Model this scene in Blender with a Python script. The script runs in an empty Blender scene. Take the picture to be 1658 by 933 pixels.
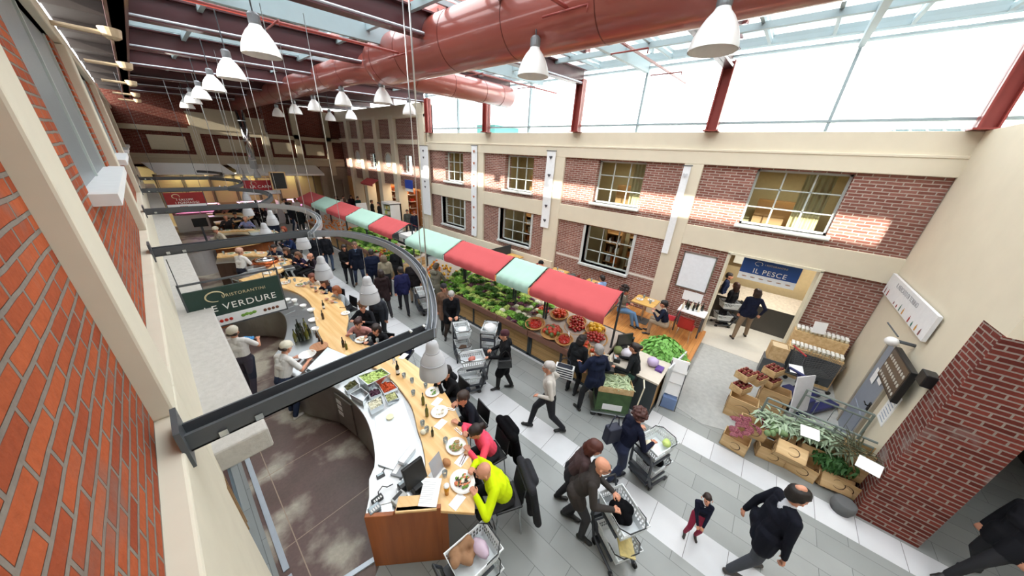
import bpy, bmesh, math, random
import numpy as np
from mathutils import Vector, Matrix
random.seed(7)
C = bpy.context.scene.collection
PI = math.pi

# ---------------------------------------------------------------- camera
CAM_H = 5.0
FPX = 481.42
RR = np.array([[0.6583, -0.7508, 0.0546], [-0.2704, -0.3035, -0.9137], [0.7025, 0.5867, -0.4028]])
_u, _s, _v = np.linalg.svd(RR)
RR = _u @ _v
def at(px, py, z=None, X=None, Y=None):
    """the point of the place seen at a photo pixel, on the plane z, X or Y"""
    d = RR.T @ np.array([px - 829.5, py - 466.5, FPX])
    if z is not None: t = (z - CAM_H) / d[2]
    elif X is not None: t = X / d[0]
    else: t = Y / d[1]
    return (float(d[0] * t), float(d[1] * t), float(CAM_H + d[2] * t))
cam_d = bpy.data.cameras.new('camera')
cam = bpy.data.objects.new('camera', cam_d); C.objects.link(cam)
cam_d.sensor_width = 36.0; cam_d.sensor_fit = 'HORIZONTAL'
cam_d.lens = FPX / 1658.0 * 36.0
cam_d.clip_start = 0.03; cam_d.clip_end = 400
m = Matrix(((RR[0][0], -RR[1][0], -RR[2][0], 0), (RR[0][1], -RR[1][1], -RR[2][1], 0), (RR[0][2], -RR[1][2], -RR[2][2], CAM_H), (0, 0, 0, 1)))
cam.matrix_world = m
bpy.context.scene.camera = cam
# ---------------------------------------------------------------- light
sc = bpy.context.scene
sc.view_settings.view_transform = 'Standard'; sc.view_settings.look = 'None'
sc.view_settings.gamma = 1.0; sc.view_settings.use_curve_mapping = False
sc.view_settings.exposure = 0.0
SKY = 5.2
SUN = 18.0
w = bpy.data.worlds.new('sky'); sc.world = w; w.use_nodes = True
nt = w.node_tree; nt.nodes.clear()
bg = nt.nodes.new('ShaderNodeBackground'); wo = nt.nodes.new('ShaderNodeOutputWorld')
tc = nt.nodes.new('ShaderNodeTexCoord'); mp = nt.nodes.new('ShaderNodeMapping'); mp.inputs['Scale'].default_value = (1, 1, 2.5)
ns = nt.nodes.new('ShaderNodeTexNoise'); ns.inputs['Scale'].default_value = 2.2; ns.inputs['Detail'].default_value = 5
cr = nt.nodes.new('ShaderNodeValToRGB'); cr.color_ramp.elements[0].position = .38; cr.color_ramp.elements[1].position = .62
cr.color_ramp.elements[0].color = (.90, .955, 1, 1); cr.color_ramp.elements[1].color = (1, .99, .975, 1)
nt.links.new(tc.outputs['Generated'], mp.inputs['Vector']); nt.links.new(mp.outputs['Vector'], ns.inputs['Vector'])
nt.links.new(ns.outputs['Fac'], cr.inputs['Fac']); nt.links.new(cr.outputs['Color'], bg.inputs['Color'])
bg.inputs['Strength'].default_value = SKY
nt.links.new(bg.outputs['Background'], wo.inputs['Surface'])
sd = bpy.data.lights.new('sun', 'SUN'); sun = bpy.data.objects.new('sun', sd); C.objects.link(sun)
sd.energy = SUN; sd.angle = math.radians(1.2); sd.color = (1.0, .93, .80)
SUND = Vector((math.cos(math.radians(14)), .10, -math.sin(math.radians(14)))).normalized()
sun.rotation_euler = SUND.to_track_quat('-Z', 'Y').to_euler()
sun.location = (-5, 0, 12)

# ---------------------------------------------------------------- helpers
def tag(o, label=None, cat=None, group=None, kind=None):
    if label: o['label'] = label
    if cat: o['category'] = cat
    if group: o['group'] = group
    if kind: o['kind'] = kind
    return o
def thing(name, label, cat, loc=(0, 0, 0), rotz=0, group=None):
    o = bpy.data.objects.new(name, None); C.objects.link(o)
    o.empty_display_size = .1
    o.location = loc; o.rotation_euler = (0, 0, rotz)
    return tag(o, label, cat, group)
class MB:
    def __init__(s): s.v = []; s.f = []; s.mi = []; s.mats = []; s.cur = 0; s.M = None
    def mat(s, m):
        if m not in s.mats: s.mats.append(m)
        s.cur = s.mats.index(m); return s
    def _add(s, vs, fs):
        b = len(s.v)
        if s.M is not None: vs = [tuple(s.M @ Vector(v)) for v in vs]
        s.v += [tuple(v) for v in vs]
        s.f += [tuple(b + i for i in f) for f in fs]
        s.mi += [s.cur] * len(fs); return s
    def box(s, x0, x1, y0, y1, z0, z1):
        v = [(x0,y0,z0),(x1,y0,z0),(x1,y1,z0),(x0,y1,z0),(x0,y0,z1),(x1,y0,z1),(x1,y1,z1),(x0,y1,z1)]
        return s._add(v, [(0,3,2,1),(4,5,6,7),(0,1,5,4),(1,2,6,5),(2,3,7,6),(3,0,4,7)])
    def cbox(s, c, d, rz=0, rx=0, ry=0):
        M = Matrix.Translation(c) @ Matrix.Rotation(rz, 4, 'Z') @ Matrix.Rotation(ry, 4, 'Y') @ Matrix.Rotation(rx, 4, 'X')
        o = s.M; s.M = M if o is None else o @ M
        s.box(-d[0]/2, d[0]/2, -d[1]/2, d[1]/2, -d[2]/2, d[2]/2); s.M = o; return s
    def quad(s, *p): return s._add(list(p), [tuple(range(len(p)))])
    def prism(s, pts, z0, z1):
        n = len(pts)
        ar = sum(pts[i][0]*pts[(i+1)%n][1]-pts[(i+1)%n][0]*pts[i][1] for i in range(n))
        if ar < 0: pts = pts[::-1]
        v = [(p[0],p[1],z0) for p in pts] + [(p[0],p[1],z1) for p in pts]
        f = [tuple(range(n-1,-1,-1)), tuple(range(n,2*n))] + [(i,(i+1)%n,n+(i+1)%n,n+i) for i in range(n)]
        return s._add(v, f)
    def wallprism(s, pts, axis, a0, a1):
        """polygon in (u,z) extruded along axis x or y"""
        n = len(pts)
        if axis == 'x': v = [(a0,p[0],p[1]) for p in pts] + [(a1,p[0],p[1]) for p in pts]
        else: v = [(p[0],a0,p[1]) for p in pts] + [(p[0],a1,p[1]) for p in pts]
        return s._add(v, [tuple(range(n-1,-1,-1)), tuple(range(n,2*n))] + [(i,(i+1)%n,n+(i+1)%n,n+i) for i in range(n)])
    def tube(s, pts, r, n=8, caps=True, closed=False):
        pts = [Vector(p) for p in pts]; k = len(pts)
        rs = r if isinstance(r, (list, tuple)) else [r]*k
        vs = []; prev = None
        for i, p in enumerate(pts):
            if closed: d = pts[(i+1)%k] - pts[i-1]
            else: d = pts[min(i+1,k-1)] - pts[max(i-1,0)]
            if d.length < 1e-9: d = Vector((0,0,1))
            d.normalize()
            if prev is None:
                a = Vector((0,0,1)) if abs(d.z) < .9 else Vector((1,0,0)); u = d.cross(a).normalized()
            else: u = (prev - d*prev.dot(d)); u = u.normalized() if u.length > 1e-6 else d.orthogonal().normalized()
            prev = u; w_ = d.cross(u)
            for j in range(n):
                t = 2*PI*j/n; vs.append(p + (u*math.cos(t) + w_*math.sin(t))*rs[i])
        fs = []
        for i in range(k if closed else k-1):
            a = i*n; b = ((i+1)%k)*n
            for j in range(n): fs.append((a+j, a+(j+1)%n, b+(j+1)%n, b+j))
        if caps and not closed: fs += [tuple(range(n-1,-1,-1)), tuple((k-1)*n+j for j in range(n))]
        return s._add(vs, fs)
    def lathe(s, prof, n=20, c=(0,0,0), cap0=True, cap1=True):
        vs = []; fs = []
        for r, z in prof:
            for j in range(n):
                t = 2*PI*j/n; vs.append((c[0]+r*math.cos(t), c[1]+r*math.sin(t), c[2]+z))
        for i in range(len(prof)-1):
            for j in range(n): fs.append((i*n+j, i*n+(j+1)%n, (i+1)*n+(j+1)%n, (i+1)*n+j))
        if cap0: fs.append(tuple(range(n-1,-1,-1)))
        if cap1: fs.append(tuple((len(prof)-1)*n+j for j in range(n)))
        return s._add(vs, fs)
    def ball(s, c, r, n=10, k=7, jit=0):
        if not isinstance(r, (tuple, list)): r = (r, r, r)
        vs = [(c[0], c[1], c[2]-r[2])]
        for i in range(1, k):
            a = -PI/2 + PI*i/k
            for j in range(n):
                t = 2*PI*j/n; q = 1 + (random.uniform(-jit, jit) if jit else 0)
                vs.append((c[0]+r[0]*q*math.cos(a)*math.cos(t), c[1]+r[1]*q*math.cos(a)*math.sin(t), c[2]+r[2]*q*math.sin(a)))
        vs.append((c[0], c[1], c[2]+r[2])); fs = []
        for j in range(n): fs.append((0, 1+(j+1)%n, 1+j))
        for i in range(k-2):
            for j in range(n): fs.append((1+i*n+j, 1+i*n+(j+1)%n, 1+(i+1)*n+(j+1)%n, 1+(i+1)*n+j))
        t = len(vs)-1
        for j in range(n): fs.append((1+(k-2)*n+j, 1+(k-2)*n+(j+1)%n, t))
        return s._add(vs, fs)
    def sheet(s, fn, nu, nv, th=0.0):
        vs = [fn(i/nu, j/nv) for j in range(nv+1) for i in range(nu+1)]
        fs = [(j*(nu+1)+i, j*(nu+1)+i+1, (j+1)*(nu+1)+i+1, (j+1)*(nu+1)+i) for j in range(nv) for i in range(nu)]
        if th:
            n = len(vs); vs2 = [(v[0], v[1], v[2]-th) for v in vs]
            fs2 = [tuple(n+i for i in reversed(f)) for f in fs]
            ed = [j*(nu+1) for j in range(nv+1)]
            e2 = [j*(nu+1)+nu for j in range(nv+1)]
            side = [(ed[j+1], ed[j], n+ed[j], n+ed[j+1]) for j in range(nv)] + [(e2[j], e2[j+1], n+e2[j+1], n+e2[j]) for j in range(nv)]
            side += [(i, i+1, n+i+1, n+i) for i in range(nu)] + [(nv*(nu+1)+i+1, nv*(nu+1)+i, n+nv*(nu+1)+i, n+nv*(nu+1)+i+1) for i in range(nu)]
            vs = vs + vs2; fs = fs + fs2 + side
        return s._add(vs, fs)
    def mesh(s, name, m=None, smooth=False):
        me = bpy.data.meshes.new(name); me.from_pydata(s.v, [], s.f)
        ms = s.mats or [m]
        for q in ms: me.materials.append(q)
        if s.mats: me.polygons.foreach_set('material_index', s.mi)
        if smooth: me.polygons.foreach_set('use_smooth', [True]*len(me.polygons))
        me.update(); return me
    def build(s, name, m=None, parent=None, smooth=False, bevel=0, loc=None):
        me = s.mesh(name, m, smooth)
        o = bpy.data.objects.new(name, me); C.objects.link(o)
        if parent is not None: o.parent = parent
        if loc is not None: o.location = loc
        if bevel:
            b = o.modifiers.new('b', 'BEVEL'); b.width = bevel; b.segments = 2; b.limit_method = 'ANGLE'
        return o
def copy_tree(o, parent=None):
    c = o.copy(); C.objects.link(c)
    if parent is not None: c.parent = parent
    for ch in list(o.children): copy_tree(ch, c)
    return c
def struct(name, mb, m, bevel=0, smooth=False, parent=None):
    o = mb.build(name, m, parent, smooth, bevel)
    if parent is None: o['kind'] = 'structure'
    return o
def text_obj(name, body, size, m, parent, M, extr=.002, align='CENTER', wscale=1):
    cu = bpy.data.curves.new(name, 'FONT'); cu.body = body; cu.size = size; cu.extrude = extr
    cu.align_x = align; cu.align_y = 'CENTER'; cu.space_character = wscale
    t = bpy.data.objects.new(name, cu); C.objects.link(t)
    dg = bpy.context.evaluated_depsgraph_get()
    me = bpy.data.meshes.new_from_object(t.evaluated_get(dg)); bpy.data.objects.remove(t)
    me.materials.clear(); me.materials.append(m)
    o = bpy.data.objects.new(name, me); C.objects.link(o)
    if parent is not None: o.parent = parent
    o.matrix_local = M
    return o

# ---------------------------------------------------------------- materials
_mc = {}
def nodes(name):
    m = bpy.data.materials.new(name); m.use_nodes = True
    nt = m.node_tree; b = nt.nodes['Principled BSDF']
    return m, nt, b
def P(name, col, rough=.6, metal=0.0, var=.08, scale=12, bump=0.0, spec=.5, coat=0, sheen=0):
    key = (name, col, rough, metal)
    if key in _mc: return _mc[key]
    m, nt, b = nodes(name)
    b.inputs['Roughness'].default_value = rough; b.inputs['Metallic'].default_value = metal
    b.inputs['Specular IOR Level'].default_value = spec
    if coat: b.inputs['Coat Weight'].default_value = coat
    if sheen: b.inputs['Sheen Weight'].default_value = sheen
    tc = nt.nodes.new('ShaderNodeTexCoord'); n = nt.nodes.new('ShaderNodeTexNoise'); n.inputs['Scale'].default_value = scale; n.inputs['Detail'].default_value = 4
    nt.links.new(tc.outputs['Object'], n.inputs['Vector'])
    r = nt.nodes.new('ShaderNodeMapRange'); r.inputs['To Min'].default_value = 1-var; r.inputs['To Max'].default_value = 1+var
    nt.links.new(n.outputs['Fac'], r.inputs['Value'])
    mx = nt.nodes.new('ShaderNodeVectorMath'); mx.operation = 'SCALE'; mx.inputs[0].default_value = col[:3]
    nt.links.new(r.outputs['Result'], mx.inputs['Scale']); nt.links.new(mx.outputs['Vector'], b.inputs['Base Color'])
    if bump:
        bp = nt.nodes.new('ShaderNodeBump'); bp.inputs['Strength'].default_value = bump; bp.inputs['Distance'].default_value = .01
        nt.links.new(n.outputs['Fac'], bp.inputs['Height']); nt.links.new(bp.outputs['Normal'], b.inputs['Normal'])
    _mc[key] = m; return m
def hexc(h):
    h = h.lstrip('#'); h = h if len(h) == 6 else ''.join(q_*2 for q_ in h); c = [int(h[i:i+2], 16)/255 for i in (0, 2, 4)]
    return tuple(round(x/12.92 if x <= .04045 else ((x+.055)/1.055)**2.4, 4) for x in c)
def H(name, h, rough=.6, metal=0.0, **k): return P(name, hexc(h), rough, metal, **k)
def brick(name, c1, c2, mortar, axis, bw=.25, bh=.072, ms=.011, bump=.6, off=(0, 0), dirt=None):
    m, nt, b = nodes(name); L = nt.links
    tc = nt.nodes.new('ShaderNodeTexCoord'); sp = nt.nodes.new('ShaderNodeSeparateXYZ'); cb = nt.nodes.new('ShaderNodeCombineXYZ')
    L.new(tc.outputs['Object'], sp.inputs[0]); L.new(sp.outputs['Y' if axis == 'x' else 'X'], cb.inputs[0]); L.new(sp.outputs['Z'], cb.inputs[1])
    # wobble
    nz = nt.nodes.new('ShaderNodeTexNoise'); nz.inputs['Scale'].default_value = 3; L.new(tc.outputs['Object'], nz.inputs['Vector'])
    ad = nt.nodes.new('ShaderNodeVectorMath'); ad.operation = 'MULTIPLY_ADD'; ad.inputs[1].default_value = (.02, .02, 0); L.new(nz.outputs['Color'], ad.inputs[0]); L.new(cb.outputs[0], ad.inputs[2])
    br = nt.nodes.new('ShaderNodeTexBrick'); L.new(ad.outputs[0], br.inputs['Vector'])
    br.inputs['Color1'].default_value = (*c1, 1); br.inputs['Color2'].default_value = (*c2, 1); br.inputs['Mortar'].default_value = (*mortar, 1)
    br.inputs['Scale'].default_value = 1; br.inputs['Mortar Size'].default_value = ms; br.inputs['Mortar Smooth'].default_value = .25
    br.inputs['Brick Width'].default_value = bw; br.inputs['Row Height'].default_value = bh; br.inputs['Bias'].default_value = 0
    n2 = nt.nodes.new('ShaderNodeTexNoise'); n2.inputs['Scale'].default_value = 1.3; n2.inputs['Detail'].default_value = 6; L.new(tc.outputs['Object'], n2.inputs['Vector'])
    n3 = nt.nodes.new('ShaderNodeTexNoise'); n3.inputs['Scale'].default_value = 38; n3.inputs['Detail'].default_value = 6; L.new(tc.outputs['Object'], n3.inputs['Vector'])
    r = nt.nodes.new('ShaderNodeMapRange'); r.inputs['To Min'].default_value = .7; r.inputs['To Max'].default_value = 1.25; L.new(n2.outputs['Fac'], r.inputs['Value'])
    r3 = nt.nodes.new('ShaderNodeMapRange'); r3.inputs['To Min'].default_value = .75; r3.inputs['To Max'].default_value = 1.2; L.new(n3.outputs['Fac'], r3.inputs['Value'])
    mm = nt.nodes.new('ShaderNodeMath'); mm.operation = 'MULTIPLY'; L.new(r.outputs[0], mm.inputs[0]); L.new(r3.outputs[0], mm.inputs[1])
    sc_ = nt.nodes.new('ShaderNodeVectorMath'); sc_.operation = 'SCALE'; L.new(br.outputs['Color'], sc_.inputs[0]); L.new(mm.outputs[0], sc_.inputs['Scale'])
    out = sc_.outputs[0]
    if dirt:
        n4 = nt.nodes.new('ShaderNodeTexNoise'); n4.inputs['Scale'].default_value = 2.2; n4.inputs['Detail'].default_value = 8; L.new(tc.outputs['Object'], n4.inputs['Vector'])
        rr = nt.nodes.new('ShaderNodeMapRange'); rr.inputs['From Min'].default_value = .58; rr.inputs['From Max'].default_value = .72; rr.inputs['To Max'].default_value = .7; L.new(n4.outputs['Fac'], rr.inputs['Value'])
        mx = nt.nodes.new('ShaderNodeMix'); mx.data_type = 'RGBA'; L.new(rr.outputs[0], mx.inputs['Factor']); L.new(out, mx.inputs['A']); mx.inputs['B'].default_value = (*dirt, 1); out = mx.outputs['Result']
    L.new(out, b.inputs['Base Color']); b.inputs['Roughness'].default_value = .92; b.inputs['Specular IOR Level'].default_value = .15
    iv = nt.nodes.new('ShaderNodeMath'); iv.operation = 'MULTIPLY_ADD'; iv.inputs[1].default_value = -1; iv.inputs[2].default_value = 1; L.new(br.outputs['Fac'], iv.inputs[0])
    ia = nt.nodes.new('ShaderNodeMath'); ia.operation = 'MULTIPLY_ADD'; ia.inputs[1].default_value = .35; L.new(n3.outputs['Fac'], ia.inputs[0]); L.new(iv.outputs[0], ia.inputs[2])
    bp = nt.nodes.new('ShaderNodeBump'); bp.inputs['Strength'].default_value = bump; bp.inputs['Distance'].default_value = .012
    L.new(ia.outputs[0], bp.inputs['Height']); L.new(bp.outputs[0], b.inputs['Normal'])
    return m
def wood(name, c1, c2, rough=.45, axis='Y', scale=2.0, planks=None, spec=.5):
    m, nt, b = nodes(name); L = nt.links
    tc = nt.nodes.new('ShaderNodeTexCoord'); mp = nt.nodes.new('ShaderNodeMapping')
    s = {'X': (.35, 6, 6), 'Y': (6, .35, 6), 'Z': (6, 6, .35)}[axis]; mp.inputs['Scale'].default_value = [q*scale for q in s]
    L.new(tc.outputs['Object'], mp.inputs[0]); n = nt.nodes.new('ShaderNodeTexNoise'); n.inputs['Scale'].default_value = 1.6; n.inputs['Detail'].default_value = 7; n.inputs['Distortion'].default_value = .4
    L.new(mp.outputs[0], n.inputs['Vector'])
    cr = nt.nodes.new('ShaderNodeValToRGB'); cr.color_ramp.elements[0].position = .33; cr.color_ramp.elements[1].position = .68
    cr.color_ramp.elements[0].color = (*c1, 1); cr.color_ramp.elements[1].color = (*c2, 1); L.new(n.outputs['Fac'], cr.inputs[0])
    out = cr.outputs[0]
    if planks:
        br = nt.nodes.new('ShaderNodeTexBrick'); sp = nt.nodes.new('ShaderNodeSeparateXYZ'); cb = nt.nodes.new('ShaderNodeCombineXYZ'); L.new(tc.outputs['Object'], sp.inputs[0])
        L.new(sp.outputs[planks[0]], cb.inputs[0]); L.new(sp.outputs[planks[1]], cb.inputs[1]); L.new(cb.outputs[0], br.inputs['Vector'])
        br.inputs['Scale'].default_value = 1; br.inputs['Brick Width'].default_value = planks[2]; br.inputs['Row Height'].default_value = planks[3]; br.inputs['Mortar Size'].default_value = .003
        br.inputs['Color1'].default_value = (1, 1, 1, 1); br.inputs['Color2'].default_value = (.82, .82, .82, 1); br.inputs['Mortar'].default_value = (.3, .3, .3, 1)
        mu = nt.nodes.new('ShaderNodeMix'); mu.data_type = 'RGBA'; mu.blend_type = 'MULTIPLY'; mu.inputs['Factor'].default_value = 1; L.new(out, mu.inputs['A']); L.new(br.outputs['Color'], mu.inputs['B']); out = mu.outputs['Result']
    L.new(out, b.inputs['Base Color']); b.inputs['Roughness'].default_value = rough; b.inputs['Specular IOR Level'].default_value = spec
    return m
def glass(name='clear glass', tint=(.9, .96, .97), gl=.12, opac=0.0, ocol=(.8, .9, .9)):
    m = bpy.data.materials.new(name); m.use_nodes = True; nt = m.node_tree; nt.nodes.clear(); L = nt.links
    o = nt.nodes.new('ShaderNodeOutputMaterial'); tr = nt.nodes.new('ShaderNodeBsdfTransparent'); tr.inputs[0].default_value = (*tint, 1)
    g = nt.nodes.new('ShaderNodeBsdfGlossy'); g.inputs['Roughness'].default_value = .03; g.inputs[0].default_value = (1, 1, 1, 1)
    lw = nt.nodes.new('ShaderNodeLayerWeight'); lw.inputs['Blend'].default_value = gl
    mx = nt.nodes.new('ShaderNodeMixShader'); L.new(lw.outputs['Fresnel'], mx.inputs[0]); L.new(tr.outputs[0], mx.inputs[1]); L.new(g.outputs[0], mx.inputs[2])
    out = mx.outputs[0]
    if opac:
        d = nt.nodes.new('ShaderNodeBsdfDiffuse'); d.inputs[0].default_value = (*ocol, 1); m2 = nt.nodes.new('ShaderNodeMixShader'); m2.inputs[0].default_value = opac
        L.new(out, m2.inputs[1]); L.new(d.outputs[0], m2.inputs[2]); out = m2.outputs[0]
    L.new(out, o.inputs['Surface']); return m

CREAM = H('cream plaster', '#d8cfba', .85, var=.05, scale=3, bump=.1, spec=.2)
CREAMG = H('pale cream render', '#d6d0be', .9, var=.06, scale=4, bump=.15, spec=.2)
CONC = H('weathered concrete', '#b9b6b1', .95, var=.14, scale=14, bump=.9, spec=.1)
STONE = H('pale sill stone', '#c3c6c4', .7, var=.05, scale=20, spec=.3)
BR_R = brick('pinkish brick wall', hexc('#98695e'), hexc('#7d4f45'), hexc('#b3a69c'), 'x')
BR_RY = brick('dark red brick end wall', hexc('#7a3c33'), hexc('#5e2c26'), hexc('#93857c'), 'y', dirt=hexc('#8d8580'))
BR_L = brick('orange brick beside window', hexc('#b25c38'), hexc('#95482f'), hexc('#857c73'), 'x', bump=1.0, ms=.011, dirt=hexc('#7d6a62'), bw=.26, bh=.078)
BR_F = brick('brown brick far wall', hexc('#6b342b'), hexc('#562821'), hexc('#77594e'), 'y')
RED = H('red oxide painted steel', '#4c2125', .42, var=.05, scale=4, coat=.2)
REDC = H('red oxide column paint', '#8d3a34', .4, var=.05, scale=4)
DUCTM = H('red oxide duct sheet', '#974d43', .3, .1, var=.08, scale=3, coat=.5)
GREYS = H('grey blue painted steel', '#9badb2', .5, var=.04)
DARKST = H('charcoal channel steel', '#55595d', .45, .3, var=.06)
STEEL = H('brushed stainless steel', '#c6cacc', .28, 1.0, var=.05, scale=30)
STEELD = H('satin stainless panel', '#8b8780', .35, .8, var=.15, scale=5)
CHROME = H('chrome', '#d0d2d4', .12, 1.0)
WHITE = H('white plastic', '#e8e8e6', .45, var=.02)
PAPER = H('white paper', '#eeeeee', .8, var=.02)
BLACK = H('black plastic', '#17181a', .4, var=.1)
BLACKF = BLACK
WFRAME = H('pale window bars', '#b9c1bd', .5)
BARW = wood('blond wood bar top', hexc('#d9ab6c'), hexc('#ecc891'), .3, 'Y', 1.2)
ORW = wood('orange brown wood panel', hexc('#84451f'), hexc('#a35c2c'), .4, 'Z', .8)
PLY = wood('pale crate plywood', hexc('#bf9c6c'), hexc('#d8bb8c'), .7, 'X', 1.5)
PLATW = wood('orange platform boards', hexc('#b9773c'), hexc('#d79a58'), .35, 'X', 1.2, planks=('X', 'Y', 2.0, .12))
OAK = wood('oak stall board', hexc('#a9814c'), hexc('#c6a16a'), .55, 'Y', 1.5, planks=('Y', 'Z', 3.0, .11))
GLASS = glass()
GLASSR = glass('roof glass', (.97, .99, 1.0), .1, .05, (.92, .96, .97))
# ================================================================ SETTING
# ---- floors
def tile_floor():
    m, nt, b = nodes('grey stone floor tiles'); L = nt.links
    tc = nt.nodes.new('ShaderNodeTexCoord'); sp = nt.nodes.new('ShaderNodeSeparateXYZ'); L.new(tc.outputs['Object'], sp.inputs[0])
    cb = nt.nodes.new('ShaderNodeCombineXYZ'); L.new(sp.outputs['Y'], cb.inputs[0]); L.new(sp.outputs['X'], cb.inputs[1])
    def brickn(w_, h_, off=.5):
        br = nt.nodes.new('ShaderNodeTexBrick'); L.new(cb.outputs[0], br.inputs['Vector']); br.offset = off
        br.inputs['Scale'].default_value = 1; br.inputs['Brick Width'].default_value = w_; br.inputs['Row Height'].default_value = h_; br.inputs['Mortar Size'].default_value = .004
        br.inputs['Mortar Smooth'].default_value = .1
        return br
    g = brickn(.98, .333, .37)
    g.inputs['Color1'].default_value = (*hexc('#9a9d9b'), 1); g.inputs['Color2'].default_value = (*hexc('#8d918f'), 1); g.inputs['Mortar'].default_value = (*hexc('#6c706f'), 1)
    wh = brickn(.49, 3.0, 0)
    wh.inputs['Color1'].default_value = (*hexc('#d3d4d6'), 1); wh.inputs['Color2'].default_value = (*hexc('#c6c8cb'), 1); wh.inputs['Mortar'].default_value = (*hexc('#777777'), 1)
    def band(a, c):
        g1 = nt.nodes.new('ShaderNodeMath'); g1.operation = 'GREATER_THAN'; g1.inputs[1].default_value = a; L.new(sp.outputs['X'], g1.inputs[0])
        l1 = nt.nodes.new('ShaderNodeMath'); l1.operation = 'LESS_THAN'; l1.inputs[1].default_value = c; L.new(sp.outputs['X'], l1.inputs[0])
        mu = nt.nodes.new('ShaderNodeMath'); mu.operation = 'MULTIPLY'; L.new(g1.outputs[0], mu.inputs[0]); L.new(l1.outputs[0], mu.inputs[1]); return mu
    b1, b2 = band(3.47, 4.03), band(5.5, 6.0)
    su = nt.nodes.new('ShaderNodeMath'); su.operation = 'ADD'; L.new(b1.outputs[0], su.inputs[0]); L.new(b2.outputs[0], su.inputs[1])
    mx = nt.nodes.new('ShaderNodeMix'); mx.data_type = 'RGBA'; L.new(su.outputs[0], mx.inputs['Factor']); L.new(g.outputs['Color'], mx.inputs['A']); L.new(wh.outputs['Color'], mx.inputs['B'])
    n = nt.nodes.new('ShaderNodeTexNoise'); n.inputs['Scale'].default_value = 1.7; n.inputs['Detail'].default_value = 6; L.new(tc.outputs['Object'], n.inputs['Vector'])
    r = nt.nodes.new('ShaderNodeMapRange'); r.inputs['To Min'].default_value = .86; r.inputs['To Max'].default_value = 1.12; L.new(n.outputs['Fac'], r.inputs['Value'])
    s = nt.nodes.new('ShaderNodeVectorMath'); s.operation = 'SCALE'; L.new(mx.outputs['Result'], s.inputs[0]); L.new(r.outputs[0], s.inputs['Scale'])
    L.new(s.outputs[0], b.inputs['Base Color']); b.inputs['Roughness'].default_value = .32; b.inputs['Specular IOR Level'].default_value = .4
    return m
TILE = tile_floor()
q = MB(); q.box(-.8, 13.8, -9, 28, -.2, 0); struct('floor', q, TILE)
def brown_floor():
    m, nt, b = nodes('worn brown concrete floor'); L = nt.links
    tc = nt.nodes.new('ShaderNodeTexCoord'); sp = nt.nodes.new('ShaderNodeSeparateXYZ'); L.new(tc.outputs['Object'], sp.inputs[0])
    n = nt.nodes.new('ShaderNodeTexNoise'); n.inputs['Scale'].default_value = .95; n.inputs['Detail'].default_value = 8; L.new(tc.outputs['Object'], n.inputs['Vector'])
    cr = nt.nodes.new('ShaderNodeValToRGB'); e = cr.color_ramp.elements
    e[0].position = .34; e[0].color = (*hexc('#5a4a42'), 1); e[1].position = .60; e[1].color = (*hexc('#b3ab9b'), 1); x = e.new(.50); x.color = (*hexc('#6b5550'), 1)
    L.new(n.outputs['Fac'], cr.inputs[0])
    n2 = nt.nodes.new('ShaderNodeTexNoise'); n2.inputs['Scale'].default_value = 25; n2.inputs['Detail'].default_value = 8; L.new(tc.outputs['Object'], n2.inputs['Vector'])
    r = nt.nodes.new('ShaderNodeMapRange'); r.inputs['To Min'].default_value = .75; r.inputs['To Max'].default_value = 1.2; L.new(n2.outputs['Fac'], r.inputs['Value'])
    s = nt.nodes.new('ShaderNodeVectorMath'); s.operation = 'SCALE'; L.new(cr.outputs[0], s.inputs[0]); L.new(r.outputs[0], s.inputs['Scale'])
    def line(ax, off, step):
        a = nt.nodes.new('ShaderNodeMath'); a.operation = 'ADD'; a.inputs[1].default_value = off; L.new(sp.outputs[ax], a.inputs[0])
        md = nt.nodes.new('ShaderNodeMath'); md.operation = 'PINGPONG'; md.inputs[1].default_value = step/2; L.new(a.outputs[0], md.inputs[0])
        lt = nt.nodes.new('ShaderNodeMath'); lt.operation = 'LESS_THAN'; lt.inputs[1].default_value = .006; L.new(md.outputs[0], lt.inputs[0]); return lt
    l1 = line('Y', -4.93, 1.35); l2 = line('X', .02, 3.0)
    mxx = nt.nodes.new('ShaderNodeMath'); mxx.operation = 'MAXIMUM'; L.new(l1.outputs[0], mxx.inputs[0]); L.new(l2.outputs[0], mxx.inputs[1])
    mx = nt.nodes.new('ShaderNodeMix'); mx.data_type = 'RGBA'; L.new(mxx.outputs[0], mx.inputs['Factor']); L.new(s.outputs[0], mx.inputs['A']); mx.inputs['B'].default_value = (*hexc('#a08c7a'), 1)
    L.new(mx.outputs['Result'], b.inputs['Base Color']); b.inputs['Roughness'].default_value = .42
    return m
BROWNF = brown_floor()
q = MB(); q.prism([(-.28, 1.9), (.25, 2.22), (.62, 2.5), (1.3, 2.6), (1.75, 4.5), (1.75, 6.3), (2.1, 8.5), (1.8, 11), (1.7, 26.9), (-.28, 26.9)], 0, .004); struct('floor', q, BROWNF)
q = MB(); q.prism([(6.5, .42), (10.6, .42), (10.6, -2.5), (7.3, -2.5), (6.35, -.2)], 0, .006)
ROUGHC = P('rough grey washed concrete', hexc('#a8a9a6'), .85, 0, var=.22, scale=9, bump=.4, spec=.2); struct('floor', q, ROUGHC)
q = MB(); q.prism([(10.0, .62), (13.4, .62), (13.4, -2.4), (10.0, -2.4)], 0, .012)
INT = H('pale interior tiles', '#cfcac0', .3, var=.05); struct('floor', q, INT)
q = MB(); q.box(6.95, 10.6, .5, 10.3, 0, .15); struct('floor', q, PLATW, bevel=.01)
q = MB(); q.mat(H('threshold strip metal', '#b9c2cc', .35, .4)).box(-.235, -.17, 3.3, 5.6, .004, .02).box(-.235, -.17, 1.2, 3.22, .004, .02); struct('trim_1', q, None)
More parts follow.
